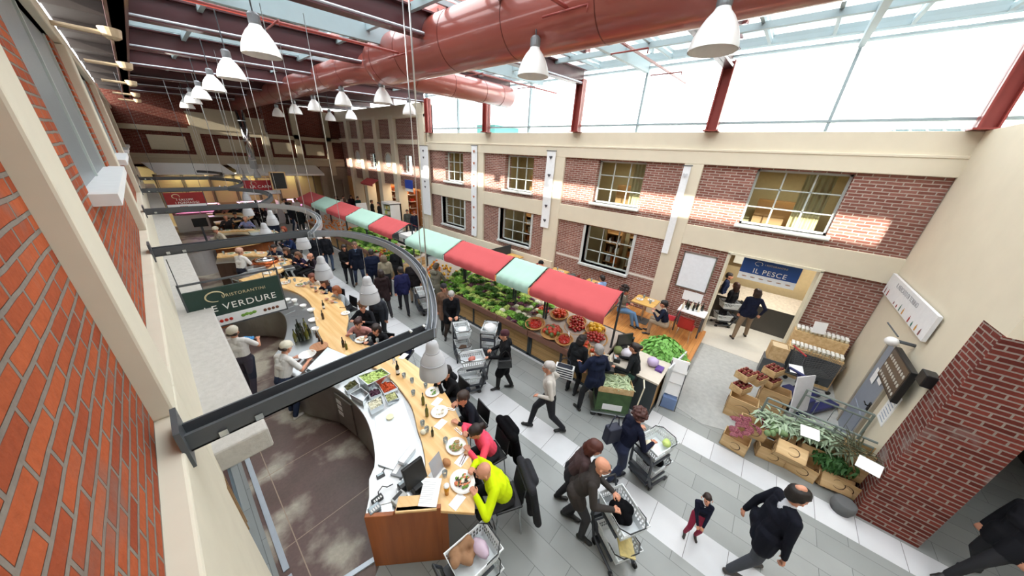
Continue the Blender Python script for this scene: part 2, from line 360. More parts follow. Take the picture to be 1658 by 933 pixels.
q = MB(); q.mat(H('threshold strip metal', '#b9c2cc', .35, .4)); a1 = at(606, 907, z=.01); a2 = at(566, 933, z=.01)
d_ = Vector((a2[0]-a1[0], a2[1]-a1[1])).normalized(); n_ = Vector((-d_.y, d_.x))*.03
q.prism([(a1[0]+n_.x, a1[1]+n_.y), (a1[0]-n_.x, a1[1]-n_.y), (a1[0]-n_.x+d_.x*.9, a1[1]-n_.y+d_.y*.9), (a1[0]+n_.x+d_.x*.9, a1[1]+n_.y+d_.y*.9)], .004, .03); struct('trim_2', q, None)

# ---- right wall : pillars, beams, brick with window holes
XF, XB = 10.5, 10.60
def holed(q, x0, x1, y0, y1, z0, z1, holes):
    ys = sorted(holes)
    cur = y0
    for (a, b_, c, d) in ys:
        if a > cur: q.box(x0, x1, cur, a, z0, z1)
        if c > z0: q.box(x0, x1, a, b_, z0, c)
        if d < z1: q.box(x0, x1, a, b_, d, z1)
        cur = b_
    if cur < y1: q.box(x0, x1, cur, y1, z0, z1)
BAYS = [(-2.5, 1.95, (-1.12, .68), None), (2.42, 6.58, (3.55, 5.22), (3.45, 5.3)), (7.22, 10.98, (8.08, 9.66), (7.98, 9.85)), (11.6, 15.42, (12.55, 14.0), (12.48, 14.36))]
UZ, LZ = (3.64, 5.06), (1.27, 2.76)
q = MB()
for (a, b_, u, l) in BAYS:
    holed(q, XB, 11.0, a, b_, 3.3, 5.12, [(u[0], u[1], UZ[0], UZ[1])])
    if l: holed(q, XB, 11.0, a, b_, 0, 2.85, [(l[0], l[1], LZ[0], LZ[1])])
q.box(XB, 11.0, .62, 1.95, 0, 2.85)
q.box(XB, 11.0, -2.5, -1.34, 0, 2.85)
struct('wall_right', q, BR_R)
q = MB()
for a, b_ in ((1.93, 2.43), (6.55, 7.24), (10.96, 11.62), (15.38, 16.05)): q.box(XF, 11.0, a, b_, 0, 5.1)
q.box(XF-.004, 11.0, -8, 16.05, 5.1, 5.46); q.box(XF+.05, 11.0, -8, 16.05, 5.46, 5.93)
q.box(XF-.02, XF+.06, -8, 16.05, 5.44, 5.5)
q.box(XF+.012, 11.0, -2.6, 15.3, 2.8, 3.40)
q.box(XF-.04, 11.0, 6.6, 15.5, 0, .95)
q.box(11.0, 11.05, -2.5, 16, 2.85, 3.3)
struct('wall_right', q, CREAM, bevel=.012)
# window frames + dim rooms behind
def window_unit(n, y0, y1, z0, z1, x, nc, nr, surround=False):
    e = bpy.data.objects.new('window_%d' % n, None); C.objects.link(e); e['kind'] = 'structure'; e.location = (x, (y0+y1)/2, z0)
    cx, cy, cz = e.location
    f = MB(); f.M = Matrix.Translation((-cx, -cy, -cz)); t = .05
    f.box(x-.03, x+.03, y0, y0+t, z0, z1).box(x-.03, x+.03, y1-t, y1, z0, z1).box(x-.03, x+.03, y0, y1, z0, z0+t).box(x-.03, x+.03, y0, y1, z1-t, z1)
    for i in range(1, nc): yy = y0+(y1-y0)*i/nc; f.box(x-.02, x+.02, yy-.017, yy+.017, z0, z1)
    for i in range(1, nr): zz = z0+(z1-z0)*i/nr; f.box(x-.02, x+.02, y0, y1, zz-.015, zz+.015)
    f.build('window_frame', WFRAME, e)
    g = MB(); g.M = f.M; g.box(x+.022, x+.028, y0+.02, y1-.02, z0+.02, z1-.02); g.build('window_glass', GLASS, e)
    s_ = MB(); s_.M = f.M
    s_.box(XB-.13, x, y0-.08, y1+.08, z0-.09, z0)
    if surround:
        s_.box(XB-.03, x-.05, y0-.1, y0, z0, z1).box(XB-.03, x-.05, y1, y1+.1, z0, z1)
    s_.build('window_sill', STONE, e, bevel=.008)
    return e
k = 1
ROOMD = H('dim interior plaster', '#b9a680', .9, var=.1); SHELFW = H('interior wooden shelf', '#8a6237', .6)
for (a, b_, u, l) in BAYS:
    window_unit(k, u[0], u[1], UZ[0], UZ[1], 10.82, 3, 3); k += 1
    if l: window_unit(k, l[0], l[1], LZ[0], LZ[1], 10.86, 3, 3, True); k += 1
q = MB()
q.box(13.5, 13.7, -2.6, 16.2, -.1, 5.4); q.box(11.0, 13.6, -2.6, 16, 5.2, 5.4); q.box(11.0, 13.6, -2.6, 16, 3.1, 3.25); q.box(11, 13.6, 15.9, 16.1, 0, 5.4)
q.box(11.0, 13.6, 2.1, 2.25, 0, 5.4); q.box(11.0, 13.6, -2.7, -2.5, 0, 5.4); q.box(11.0, 13.6, 6.8, 6.95, 0, 5.4); q.box(11.0, 13.6, 11.2, 11.35, 0, 5.4)
struct('wall_back_rooms', q, ROOMD)
# whitish marks on the wall (old plaster line)
q = MB(); q.box(XB-.012, XB, 2.43, 3.35, 1.32, 1.40).box(XB-.012, XB, 5.4, 6.5, 1.32, 1.40)
struct('trim_3', q, H('old whitewash line', '#d8cfc6', .95, var=.2, scale=30))

# ---- doorway frame and the opening
q = MB(); q.box(10.46, 11.02, .60, .66, 0, 2.8).box(10.46, 11.02, -1.38, -1.32, 0, 2.8).box(10.46, 11.02, -1.38, .66, 2.77, 2.83)
struct('door_1', q, H('pale door frame', '#d3cdb8', .6))
# ---- clerestory above the right wall
q = MB(); q.box(10.62, 10.66, -8, 15.5, 5.93, 7.85); struct('window_20', q, GLASSR)
q = MB()
q.box(10.56, 10.72, -8, 15.5, 6.12, 6.17).box(10.54, 10.74, -8, 15.5, 7.78, 7.9).box(10.56, 10.72, -8, 15.5, 7.62, 7.66)
for y in (-6.9, -4.6, -.3, 4.1, 8.5, 12.9, 15.45): q.box(10.57, 10.71, y-.03, y+.03, 5.93, 7.85)
struct('trim_4', q, GREYS)
def icolumn(y):
    q = MB(); t = .26
    q.box(10.30, 10.55, y-t/2, y-t/2+.03, 5.93, 7.5).box(10.30, 10.55, y+t/2-.03, y+t/2, 5.93, 7.5).box(10.41, 10.44, y-t/2, y+t/2, 5.93, 7.5)
    q.box(10.25, 10.6, y-.18, y+.18, 5.93, 5.96)
    return struct('trim_5', q, REDC)
for y in (-6.8, -2.45, 1.98, 6.2, 10.75, 15.1): icolumn(y)

# ---- roof
def zb(x): return 6.74 + .05*x
RB = [-6.8, -2.45, 1.98, 6.2, 9.5, 12.5, 15.5, 18.5, 21.4, 24.4]
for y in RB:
    q = MB(); x0, x1 = .35, 10.5
    def slab(ya, yb, da, db):
        q._add([(x0,ya,zb(x0)+da),(x1,ya,zb(x1)+da),(x1,yb,zb(x1)+da),(x0,yb,zb(x0)+da),(x0,ya,zb(x0)+db),(x1,ya,zb(x1)+db),(x1,yb,zb(x1)+db),(x0,yb,zb(x0)+db)],
               [(0,3,2,1),(4,5,6,7),(0,1,5,4),(1,2,6,5),(2,3,7,6),(3,0,4,7)])
    slab(y-.11, y+.11, .08, .105); slab(y-.11, y+.11, .47, .5); slab(y-.01, y+.01, .08, .5)
    struct('trim_6', q, RED)
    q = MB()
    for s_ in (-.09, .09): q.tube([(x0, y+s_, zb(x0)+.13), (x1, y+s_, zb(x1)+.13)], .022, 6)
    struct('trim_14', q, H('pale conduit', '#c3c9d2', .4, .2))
# secondary purlins along the hall
q = MB()
for x in (1.5, 4.0, 6.4, 8.8):
    q.box(x-.04, x+.04, -8, 27, zb(x)+.40, zb(x)+.52)
struct('trim_7', q, GREYS)
q = MB()
for i, y in enumerate(np.arange(-7.5, 27, 1.1)):
    x0, x1 = .35, 10.6
    q._add([(x0,y-.03,zb(x0)+.5),(x1,y-.03,zb(x1)+.5),(x1,y+.03,zb(x1)+.5),(x0,y+.03,zb(x0)+.5),(x0,y-.03,zb(x0)+.58),(x1,y-.03,zb(x1)+.58),(x1,y+.03,zb(x1)+.58),(x0,y+.03,zb(x0)+.58)],
               [(0,3,2,1),(4,5,6,7),(0,1,5,4),(1,2,6,5),(2,3,7,6),(3,0,4,7)])
struct('trim_8', q, GREYS)
# deeper grey cross members halfway between the main beams
q = MB()
for y in (-4.6, -.3, 4.1, 7.9):
    for x0, x1 in ((.4, 10.5),):
        q._add([(x0,y-.05,zb(x0)+.22),(x1,y-.05,zb(x1)+.22),(x1,y+.05,zb(x1)+.22),(x0,y+.05,zb(x0)+.22),(x0,y-.05,zb(x0)+.5),(x1,y-.05,zb(x1)+.5),(x1,y+.05,zb(x1)+.5),(x0,y+.05,zb(x0)+.5)],
               [(0,3,2,1),(4,5,6,7),(0,1,5,4),(1,2,6,5),(2,3,7,6),(3,0,4,7)])
struct('trim_9', q, GREYS)
q = MB(); q._add([(.62,-8,zb(.62)+.6),(10.75,-8,zb(10.75)+.6),(10.75,16.2,zb(10.75)+.6),(.62,16.2,zb(.62)+.6)], [(0,1,2,3)]); struct('window_21', q, GLASSR)
DARKP = H('dark roof deck', '#3a3330', .8, var=.15)
q = MB(); q.box(-.5, .62, -8, 27.2, 7.38, 7.46)  # left strip widened past the soffit to hold back sun and shape its band
q._add([(.5,16.2,zb(.9)+.6),(10.9,16.2,zb(10.9)+.6),(10.9,27.3,zb(10.9)+.6),(.9,27.3,zb(.9)+.6)], [(0,1,2,3)])
struct('ceiling', q, DARKP)
q = MB(); q.box(.28, .44, -8, 27, 6.72, 7.05); q.box(.24, .48, -8, 27, 6.72, 6.75); struct('trim_10', q, RED)
q = MB(); q.box(-.42, .28, -8, 27, 7.1, 7.38)
for y in np.arange(-7.5, 27, 2.2): q.box(-.42, .3, y-.05, y+.05, 6.9, 7.12)
struct('trim_11', q, DARKP)

# ---- left wall
q = MB()
LW = [(4.5, 8.0), (10.3, 13.8), (16.3, 19.8), (22.2, 25.6)]
holed(q, -.75, -.38, -8, 27.2, 3.3, 6.3, [(a, b_, 4.5, 6.15) for a, b_ in LW])
struct('wall_left', q, BR_L)
q = MB()
holed(q, -.75, -.28, -8, 27.2, 0, 3.42, [(2.8, 5.6, -.1, 2.26), ])
for a in (-3.6, 2.42, 8.5, 14.5, 20.5): q.box(-.75, -.284, a, a+.5, 3.42, 6.14)
q.box(-.75, -.3, -8, 27.2, 6.15, 6.35)
struct('wall_left', q, CREAMG, bevel=.015)
q = MB(); q.box(-.30, .10, 3.0, 26.9, 2.28, 2.52); 
o = struct('trim_12', q, CONC, bevel=.02)
q = MB()
for a, b_ in LW: q.box(-.6, -.22, a-.15, b_+.15, 4.42, 4.52)
struct('trim_13', q, H('whitewashed sill', '#e2e4e4', .7))
for i, (a, b_) in enumerate(LW):
    q = MB(); q.mat(H('grey blind behind glass', '#7d8487', .4)).box(-.46, -.42, a, b_, 4.5, 6.15)
    q.mat(WFRAME).box(-.43, -.4, a, a+.06, 4.5, 6.15).box(-.43, -.4, b_-.06, b_, 4.5, 6.15).box(-.43, -.4, (a+b_)/2-.03, (a+b_)/2+.03, 4.5, 6.15)
    struct('window_%d' % (10+i), q, None)
# glazed door low in the left wall
q = MB(); fr = H('grey blue door frame', '#6f7d84', .4, .3); wd = H('light wood bead', '#b89468', .5)
q.mat(fr).box(-.5, -.42, 2.8, 2.88, 0, 2.25).box(-.5, -.42, 5.52, 5.6, 0, 2.25).box(-.5, -.42, 2.8, 5.6, 2.17, 2.25).box(-.5, -.42, 2.8, 5.6, 0, .12).box(-.5, -.42, 4.15, 4.25, 0, 2.25)
q.mat(wd).box(-.42, -.40, 2.88, 2.91, .1, 2.2).box(-.42, -.40, 4.12, 4.15, .1, 2.2).box(-.42, -.40, 4.25, 4.28, .1, 2.2)
q.mat(H('dark speckled panel', '#2b2f38', .5, var=.5, scale=60)).box(-.47, -.45, 2.88, 4.15, .9, 2.17).box(-.47, -.45, 4.25, 5.52, .9, 2.17).mat(H('rusty speckled panel', '#5a3a34', .6, var=.4, scale=50)).box(-.47, -.45, 2.88, 4.15, .12, .85).box(-.47, -.45, 4.25, 5.52, .12, .85).mat(fr).box(-.49, -.43, 2.88, 5.52, .85, .9)
struct('door_2', q, None)

# ---- end wall on the right (faces down the hall)
q = MB(); q.box(6.62, 10.6, -3.0, -2.5, 0, 5.93); q.box(10.55, 11.0, -8, -2.5, 0, 5.1)
struct('wall_near', q, CREAM, bevel=.01)
q = MB(); q.box(6.08, 6.66, -3.12, -2.47, 0, 3.4); struct('wall_near', q, BR_RY)
BR_RX = brick('dark red brick pier', hexc('#7a3c33'), hexc('#5e2c26'), hexc('#93857c'), 'x', dirt=hexc('#8d8580'))
q = MB(); q.box(6.05, 6.085, -3.12, -2.44, 0, 3.4); struct('wall_near', q, BR_RX)
q = MB(); q.box(6.05, 6.66, -8, -2.46, 3.4, 5.93); q.box(6.1, 6.6, -8, -5.2, 0, 3.4); struct('wall_near', q, CREAM)
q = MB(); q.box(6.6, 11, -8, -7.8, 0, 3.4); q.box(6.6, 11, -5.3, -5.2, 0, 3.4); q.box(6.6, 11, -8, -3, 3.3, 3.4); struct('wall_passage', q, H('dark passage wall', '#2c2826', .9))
q = MB(); q.box(-.7, 11, -8.3, -8, 0, 7.9); struct('wall_behind', q, CREAM)
# grey door in the end wall
e = bpy.data.objects.new('door_3', None); C.objects.link(e); e['kind'] = 'structure'; e.location = (8.2, -2.5, 0)
q = MB(); q.box(-.46, .46, 0, .03, 0, 2.12); q.box(-.36, .36, .03, .04, .15, .75); q.build('leaf', H('blue grey steel door', '#8b93a0', .5), e)
q = MB(); q.box(-.52, -.46, 0, .05, 0, 2.16).box(.46, .52, 0, .05, 0, 2.16).box(-.52, .52, 0, .05, 2.12, 2.18); q.build('door_frame', H('greige door frame', '#a49c8c', .6), e)
q = MB(); q.box(-.42, -.34, .03, .05, .95, 1.12).tube([(-.38, .05, 1.05), (-.38, .09, 1.05), (-.26, .09, 1.05)], .011); q.build('door_handle', BLACK, e)
q = MB(); q.box(-.25, -.02, .04, .045, 1.45, 1.78).box(.06, .26, .04, .045, 1.3, 1.6); q.build('notice', PAPER, e)

# ---- tall part of the right wall further down the hall
YT = 16.05
pil = [15.75, at(640, 195, X=10.5)[1], at(597, 195, X=10.5)[1], at(562, 200, X=10.5)[1], 26.9]
q = MB(); holed(q, XB, 11.0, YT, 27.2, 2.9, 6.75, [(17.2, 18.2, 3.75, 4.75), (21.7, 22.5, 3.8, 4.7)]); struct('wall_right', q, BR_R)
q = MB()
for y in (15.72, 18.9, 21.0, 23.3, 25.3): q.box(10.36, 11.0, y-.22, y+.24, 0, 6.85)
q.box(10.38, 11.0, 15.5, 27, 6.7, 7.35); q.box(10.44, 11.0, 16, 27, 5.35, 5.6)
q.box(10.50, 11.0, 15.5, 16.1, 5.1, 7.3)
struct('wall_right', q, CREAM, bevel=.01)
window_unit(30, 17.2, 18.2, 3.75, 4.75, 10.8, 3, 3); window_unit(31, 21.7, 22.5, 3.8, 4.7, 10.8, 2, 3)
for i, y in enumerate((19.95, 24.35)):
    q = MB(); v = []; 
    q.M = Matrix.Translation((XB-.02, y, 4.4)) @ Matrix.Rotation(PI/2, 4, 'Y'); q.mat(H('frosted round pane', '#cfd6d2', .4)).lathe([(.0, 0), (.36, 0), (.36, .04)], 28); q.mat(CREAM).lathe([(.36, -.03), (.44, -.03), (.44, .06), (.36, .06)], 28, cap0=False, cap1=False)
    struct('window_%d' % (32+i), q, None)
# room walls behind the shop fronts
q = MB(); q.box(12.2, 12.4, 16, 27.6, 0, 3.1); q.box(10.3, 12.4, 27.3, 27.6, 0, 7.4); q.box(11, 12.4, 16, 27, 2.95, 3.1); struct('wall_shops', q, H('warm shop wall', '#b98d5d', .8))

# ---- far wall
q = MB(); q.box(-.5, 11, 27, 27.3, 3.4, 7.4); struct('wall_far', q, BR_F)
q = MB()
for x in (2.45, 5.75, 7.6, 9.6): q.box(x-.2, x+.2, 26.8, 27.05, 2.9, 5.6)
for x in (7.6, 9.6): q.box(x-.2, x+.2, 26.8, 27.05, 5.3, 7.2)
q.box(-.4, 10.5, 26.82, 27.05, 5.25, 5.5); q.box(-.4, 10.5, 26.82, 27.05, 3.55, 4.1)
q.box(-.4, 10.5, 26.75, 26.95, 3.86, 3.93)
q.box(2.35, 5.85, 26.78, 27.02, 5.5, 6.3); q.box(3.1, 5.0, 26.78, 27.02, 6.3, 6.62); q.box(2.3, 3.2, 26.72, 27.02, 6.3, 6.36); q.box(4.9, 5.9, 26.72, 27.02, 6.3, 6.36)
for a, b_ in ((.5, 2.0), (3.4, 5.0), (6.1, 7.2), (8.0, 9.2)): q.box(a, b_, 26.9, 27.02, 4.3, 5.05)
struct('wall_far', q, H('greyed cream far wall', '#a99e88', .9, var=.06), bevel=.01)
q = MB(); q.box(-.8, 10.9, 27.4, 27.6, 0, 3.6); q.box(-.4, 8.7, 27, 27.5, 3.4, 3.55); struct('wall_far', q, H('yellow lit shop back wall', '#a89868', .8))
q = MB(); q.box(8.7, 10.6, 26.9, 27.3, 2.6, 3.5).box(8.7, 9.05, 26.9, 27.3, 0, 2.6).box(10.2, 10.6, 26.9, 27.3, 0, 2.6).box(9.05, 10.2, 27.2, 27.3, 0, 2.6); struct('wall_far', q, H('taupe passage wall', '#8d8172', .9))

# ---- outside, seen through the clerestory
def house(name, label, x, y0, y1, h, wall, rows, cols, win, cat='building'):
    t = thing(name, label, cat, (x, (y0+y1)/2, 0))
    q = MB(); q.box(0, 8, (y0-y1)/2, (y1-y0)/2, 0, h); q.build('wall', wall, t)
    q = MB(); q.box(-.3, 8.3, (y0-y1)/2-.3, (y1-y0)/2+.3, h, h+.3); q.build('roof', wall, t)
    for r in range(rows):
        for c_ in range(cols):
            yy = (y0-y1)/2+(y1-y0)*(c_+.5)/cols; zz = 6.5+3.1*r
            q = MB(); q.box(-.03, .02, yy-.6, yy+.6, zz, zz+1.5); q.build('window', win, t)
q = MB(); q.box(11.05, 60, -12, 50, 5.42, 5.58); struct('roof_terrace', q, H('pale roof gravel', '#cfcfca', .95, var=.1))
WPL = H('sunlit white render', '#f2f2ee', .9); WBL = H('pale blue glazing', '#a8c8d8', .2)
house('apartment_building', 'white apartment block beyond the right half of the clerestory glass', 34, -22, 2, 24, WPL, 4, 5, WBL)
house('apartment_building', 'low white building with pale windows behind the left part of the clerestory', 38, 20, 46, 9.5, WPL, 1, 6, WBL)
t = thing('brick_outbuilding', 'brick gabled building outside the glazing at the far right', 'building', (15.5, -5.6, 5.2))
q = MB(); q.wallprism([(-3, 0), (1.0, 0), (1.0, 1.25), (-3, 2.9)], 'x', 0, 4); q.build('wall', H('faded brick outside', '#8d6d70', .9, var=.2, scale=20), t)
q = MB(); q.wallprism([(-3.2, 3.0), (1.3, 1.2), (1.3, 1.35), (-3.2, 3.15)], 'x', -.3, 4.3); q.build('roof', H('grey zinc roof', '#8f979c', .5, .3), t)
t = thing('rooftop_skylight', 'low gridded teal rooftop skylight outside the glazing at the far right', 'skylight', (12.6, -2.6, 5.5), 0)
q = MB(); q._add([(0,-.9,.45),(0,.9,.45),(1.2,.9,.75),(1.2,-.9,.75),(0,-.9,0),(0,.9,0),(1.2,.9,0),(1.2,-.9,0)], [(0,1,2,3),(4,5,1,0),(5,6,2,1),(6,7,3,2),(7,4,0,3)]); q.build('panel', H('teal glass grid', '#4f7a80', .2, .2), t)
q = MB()
for i in range(7): q.cbox((0.6, -.85+i*.283, .61), (1.25, .03, .03), ry=-.245)
for i in range(4): q.cbox((.05+i*.37, 0, .48+i*.093), (.03, 1.75, .03))
q.build('glazing_bars', WFRAME, t)
q = MB(); q.mat(H('teal roof plant', '#4e9690', .6)).box(0, 2.2, 0, 1.6, 0, 1.1).mat(WFRAME).box(-.1, 2.3, -.1, 1.7, 1.1, 1.2); o = q.build('rooftop_unit'); o.location = (14.5, 14.2, 5.6)
tag(o, 'teal rooftop unit outside the glass near the duct end', 'rooftop unit')

# ---- tube lamps; those in the fish shop and window rooms are added fill light
def tube_lamp(name, label, x, y, z, ln, watt, col=(1, .95, .85), rot=0, group='added fluorescent tubes in the rooms behind the brick wall'):
    t = thing(name, label, 'lamp', (x, y, z), rot, group)
    q = MB(); q.box(-.06, .06, -ln/2, ln/2, 0, .05); q.build('housing', H('white lamp housing', '#dddddd', .5), t)
    mm, nt_, b_ = nodes('lit tube'); b_.inputs['Emission Color'].default_value = (*col, 1); b_.inputs['Emission Strength'].default_value = 6
    q = MB(); q.tube([(0, -ln/2+.02, -.015), (0, ln/2-.02, -.015)], .014, 8); q.build('tube', mm, t)
    ld = bpy.data.lights.new(name+' light', 'AREA'); ld.shape = 'RECTANGLE'; ld.size = .1; ld.size_y = ln; ld.energy = watt; ld.color = col
    lo = bpy.data.objects.new('light', ld); C.objects.link(lo); lo.parent = t; lo.location = (0, 0, -.04)
    return t
for (y, z, wt, l) in ((-.5, 2.95, 60, 'added tube lamp on the ceiling of the fish shop'), (-1.6, 2.95, 25, 'added tube lamp over the glass case in the fish shop')): tube_lamp('tube_lamp', l, 12.1, y, z, 1.2, wt)
for i, (y, w2) in enumerate(((-.2, 34), (4.4, 34), (8.9, 34), (13.3, 34))): tube_lamp('tube_lamp', 'added tube lamp in the upper room behind the %s upper window' % ('first', 'second', 'third', 'fourth')[i], 12.0, y, 5.05, 1.2, w2, (1, .9, .7))
for i, (y, w2) in enumerate(((4.4, 26), (8.9, 26), (13.4, 26))): tube_lamp('tube_lamp', 'added tube lamp in the lower room behind the %s lower window' % ('first', 'second', 'third')[i], 12.2, y, 2.95, 1.2, w2, (1, .9, .75))
for i, y in enumerate((17.5, 20.0, 22.3)): tube_lamp('tube_lamp', 'tube lamp in the %s shop beyond the hearts banner' % ('first', 'second', 'third')[i], 11.5, y, 2.85, 1.2, 40, (1, .8, .55), 0, 'tubes in the shops')
for i, x in enumerate((1.5, 4.0, 6.5)): tube_lamp('tube_lamp', 'pink tube over the butcher counter, %s' % ('left', 'middle', 'right')[i], x, 25.7, 1.45, 1.6, 22, (1, .55, .85), PI/2, 'pink tubes over the meat'); 
for i, x in enumerate((1.5, 4.0, 6.5)): tube_lamp('tube_lamp', 'warm tube over the wall cases, %s' % ('left', 'middle', 'right')[i], x, 26.6, 3.1, 1.6, 16, (1, .9, .6), PI/2, 'warm tubes over the wall cases')
# things that show behind the windows
for i, (y0, y1, z0) in enumerate(((3.6, 4.2, 0), (4.5, 5.2, 0), (8.2, 8.8, 0), (9.1, 9.7, 0), (12.7, 13.2, 0), (13.4, 14.2, 0))):
    t = thing('interior_shelf', 'wooden shelf unit seen through the lower windows', 'shelf', (12.6, (y0+y1)/2, 0), 0, 'shelf units behind the lower windows')
    q = MB(); L = (y1-y0)/2; q.box(-.2, .2, -L, -L+.03, 0, 2.4).box(-.2, .2, L-.03, L, 0, 2.4).box(.18, .2, -L, L, 0, 2.4)
    for k in range(6): q.box(-.2, .2, -L, L, .1+k*.42, .13+k*.42)
    q.build('case', SHELFW, t)
    q = MB(); rr = random.Random(i)
    for k in range(5):
        for j in range(5): q.mat(rr.choice([H('orange pack', '#c8651c', .5), H('cream food', '#e6ddc4', .6), H('brown pack', '#6a3a22', .6), PAPER])); q.box(-.12, .1, -L+.05+j*.11, -L+.13+j*.11, .13+k*.42, .13+k*.42+rr.uniform(.1, .3))
    o = q.build('packages', None, t); o['kind'] = 'stuff'
for i, y in enumerate((-.2, 4.4, 8.9, 13.3)):
    t = thing('roller_blind', 'beige curtain behind the %s upper window' % ('first', 'second', 'third', 'fourth')[i], 'curtain', (11.6, y, 3.3))
    q = MB(); q.sheet(lambda u, v: (.04*math.sin(u*30), -.75+u*.6, v*1.7), 30, 2); q.build('cloth', H('beige curtain', '#cbb98e', .8), t)
    q = MB(); q.box(.8, 1.4, -.6, .7, 0, .9); q.build('pelmet_box', SHELFW, t)
# ================================================================ PEOPLE
SKIN = H('skin', '#c98f74', .5, var=.05, spec=.3); SKIN2 = H('tanned skin', '#b07a5e', .5, var=.05, spec=.3)
LIPS = H('lips', '#9c5850', .5); EYEM = H('dark iris', '#1d1512', .2); SOLE = H('dark shoe leather', '#1c1a19', .45)
def V(*a): return np.array(a, float)
def ik(a, b, l1, l2, hint):
    """middle joint of a two-bone limb; returns (mid, end)"""
    d = b - a; L = np.linalg.norm(d)
    if L > (l1+l2)*.995: b = a + d/L*(l1+l2)*.995; d = b-a; L = np.linalg.norm(d)
    x = (l1*l1-l2*l2+L*L)/(2*L); h = math.sqrt(max(l1*l1-x*x, 0)); u = d/L
    p = hint - u*np.dot(hint, u); n = np.linalg.norm(p); p = p/n if n > 1e-6 else V(0, 0, 1)
    return a+u*x+p*h, b
def caps_mesh(caps, seg=14):
    q = MB()
    for (p0, r0, p1, r1, reg) in caps:
        p0 = Vector(p0); p1 = Vector(p1); d = p1-p0; L = d.length
        if L < 1e-5: q.ball(p0, max(r0, r1), seg, 8); continue
        u = d/L; a = u.orthogonal().normalized(); b = u.cross(a)
        rings = []
        for k in range(0, 4): t = -PI/2 + PI/2*k/4; rings.append((p0 + u*r0*math.sin(t), r0*math.cos(t)))
        rings.append((p0, r0)); rings.append((p1, r1))
        for k in range(1, 5): t = PI/2*k/4; rings.append((p1 + u*r1*math.sin(t), r1*math.cos(t)))
        vs = []
        for c, r in rings:
            r = max(r, 1e-4)
            for j in range(seg): t = 2*PI*j/seg; vs.append(c+(a*math.cos(t)+b*math.sin(t))*r)
        n = len(rings)
        fs = [(i*seg+j, i*seg+(j+1)%seg, (i+1)*seg+(j+1)%seg, (i+1)*seg+j) for i in range(n-1) for j in range(seg)]
        fs += [tuple(range(seg-1, -1, -1)), tuple((n-1)*seg+j for j in range(seg))]
        q._add(vs, fs)
    return q
def remesh(q, name, voxel, smooth_it=2, fac=.5):
    me = q.mesh(name, SKIN); o = bpy.data.objects.new(name, me); C.objects.link(o)
    r = o.modifiers.new('r', 'REMESH'); r.mode = 'VOXEL'; r.voxel_size = voxel
    s = o.modifiers.new('s', 'SMOOTH'); s.iterations = smooth_it; s.factor = fac
    dg = bpy.context.evaluated_depsgraph_get()
    out = bpy.data.meshes.new_from_object(o.evaluated_get(dg))
    bpy.data.objects.remove(o); bpy.data.meshes.remove(me)
    out.name = name; out.polygons.foreach_set('use_smooth', [True]*len(out.polygons))
    return out
def capdist(pts, c):
    p0, r0, p1, r1 = V(*c[0]), c[1], V(*c[2]), c[3]
    d = p1-p0; L2 = float(d@d)
    t = np.clip(((pts-p0)@d)/L2, 0, 1) if L2 > 1e-10 else np.zeros(len(pts))
    return np.linalg.norm(pts-(p0+t[:, None]*d), axis=1) - (r0+(r1-r0)*t)
def skinned(caps, name, voxel, mats, it=2):
    q = caps_mesh(caps, 14 if voxel < .012 else 10)
    me = remesh(q, name, voxel, it)
    n = len(me.polygons); cen = np.zeros(n*3); me.polygons.foreach_get('center', cen); cen = cen.reshape(-1, 3)
    best = np.full(n, 1e9); idx = np.zeros(n, int); regs = []
    for c in caps:
        if c[4] not in regs: regs.append(c[4])
    for c in caps:
        d = capdist(cen, c); w_ = d < best; best[w_] = d[w_]; idx[w_] = regs.index(c[4])
    me.materials.clear()
    for r in regs: me.materials.append(mats[r])
    me.polygons.foreach_set('material_index', idx.tolist()); me.update()
    return me
def rotm(ax, a):
    c, s = math.cos(a), math.sin(a)
    if ax == 'x': return np.array([[1,0,0],[0,c,-s],[0,s,c]])
    if ax == 'y': return np.array([[c,0,s],[0,1,0],[-s,0,c]])
    return np.array([[c,-s,0],[s,c,0],[0,0,1]])
PEOPLE = []
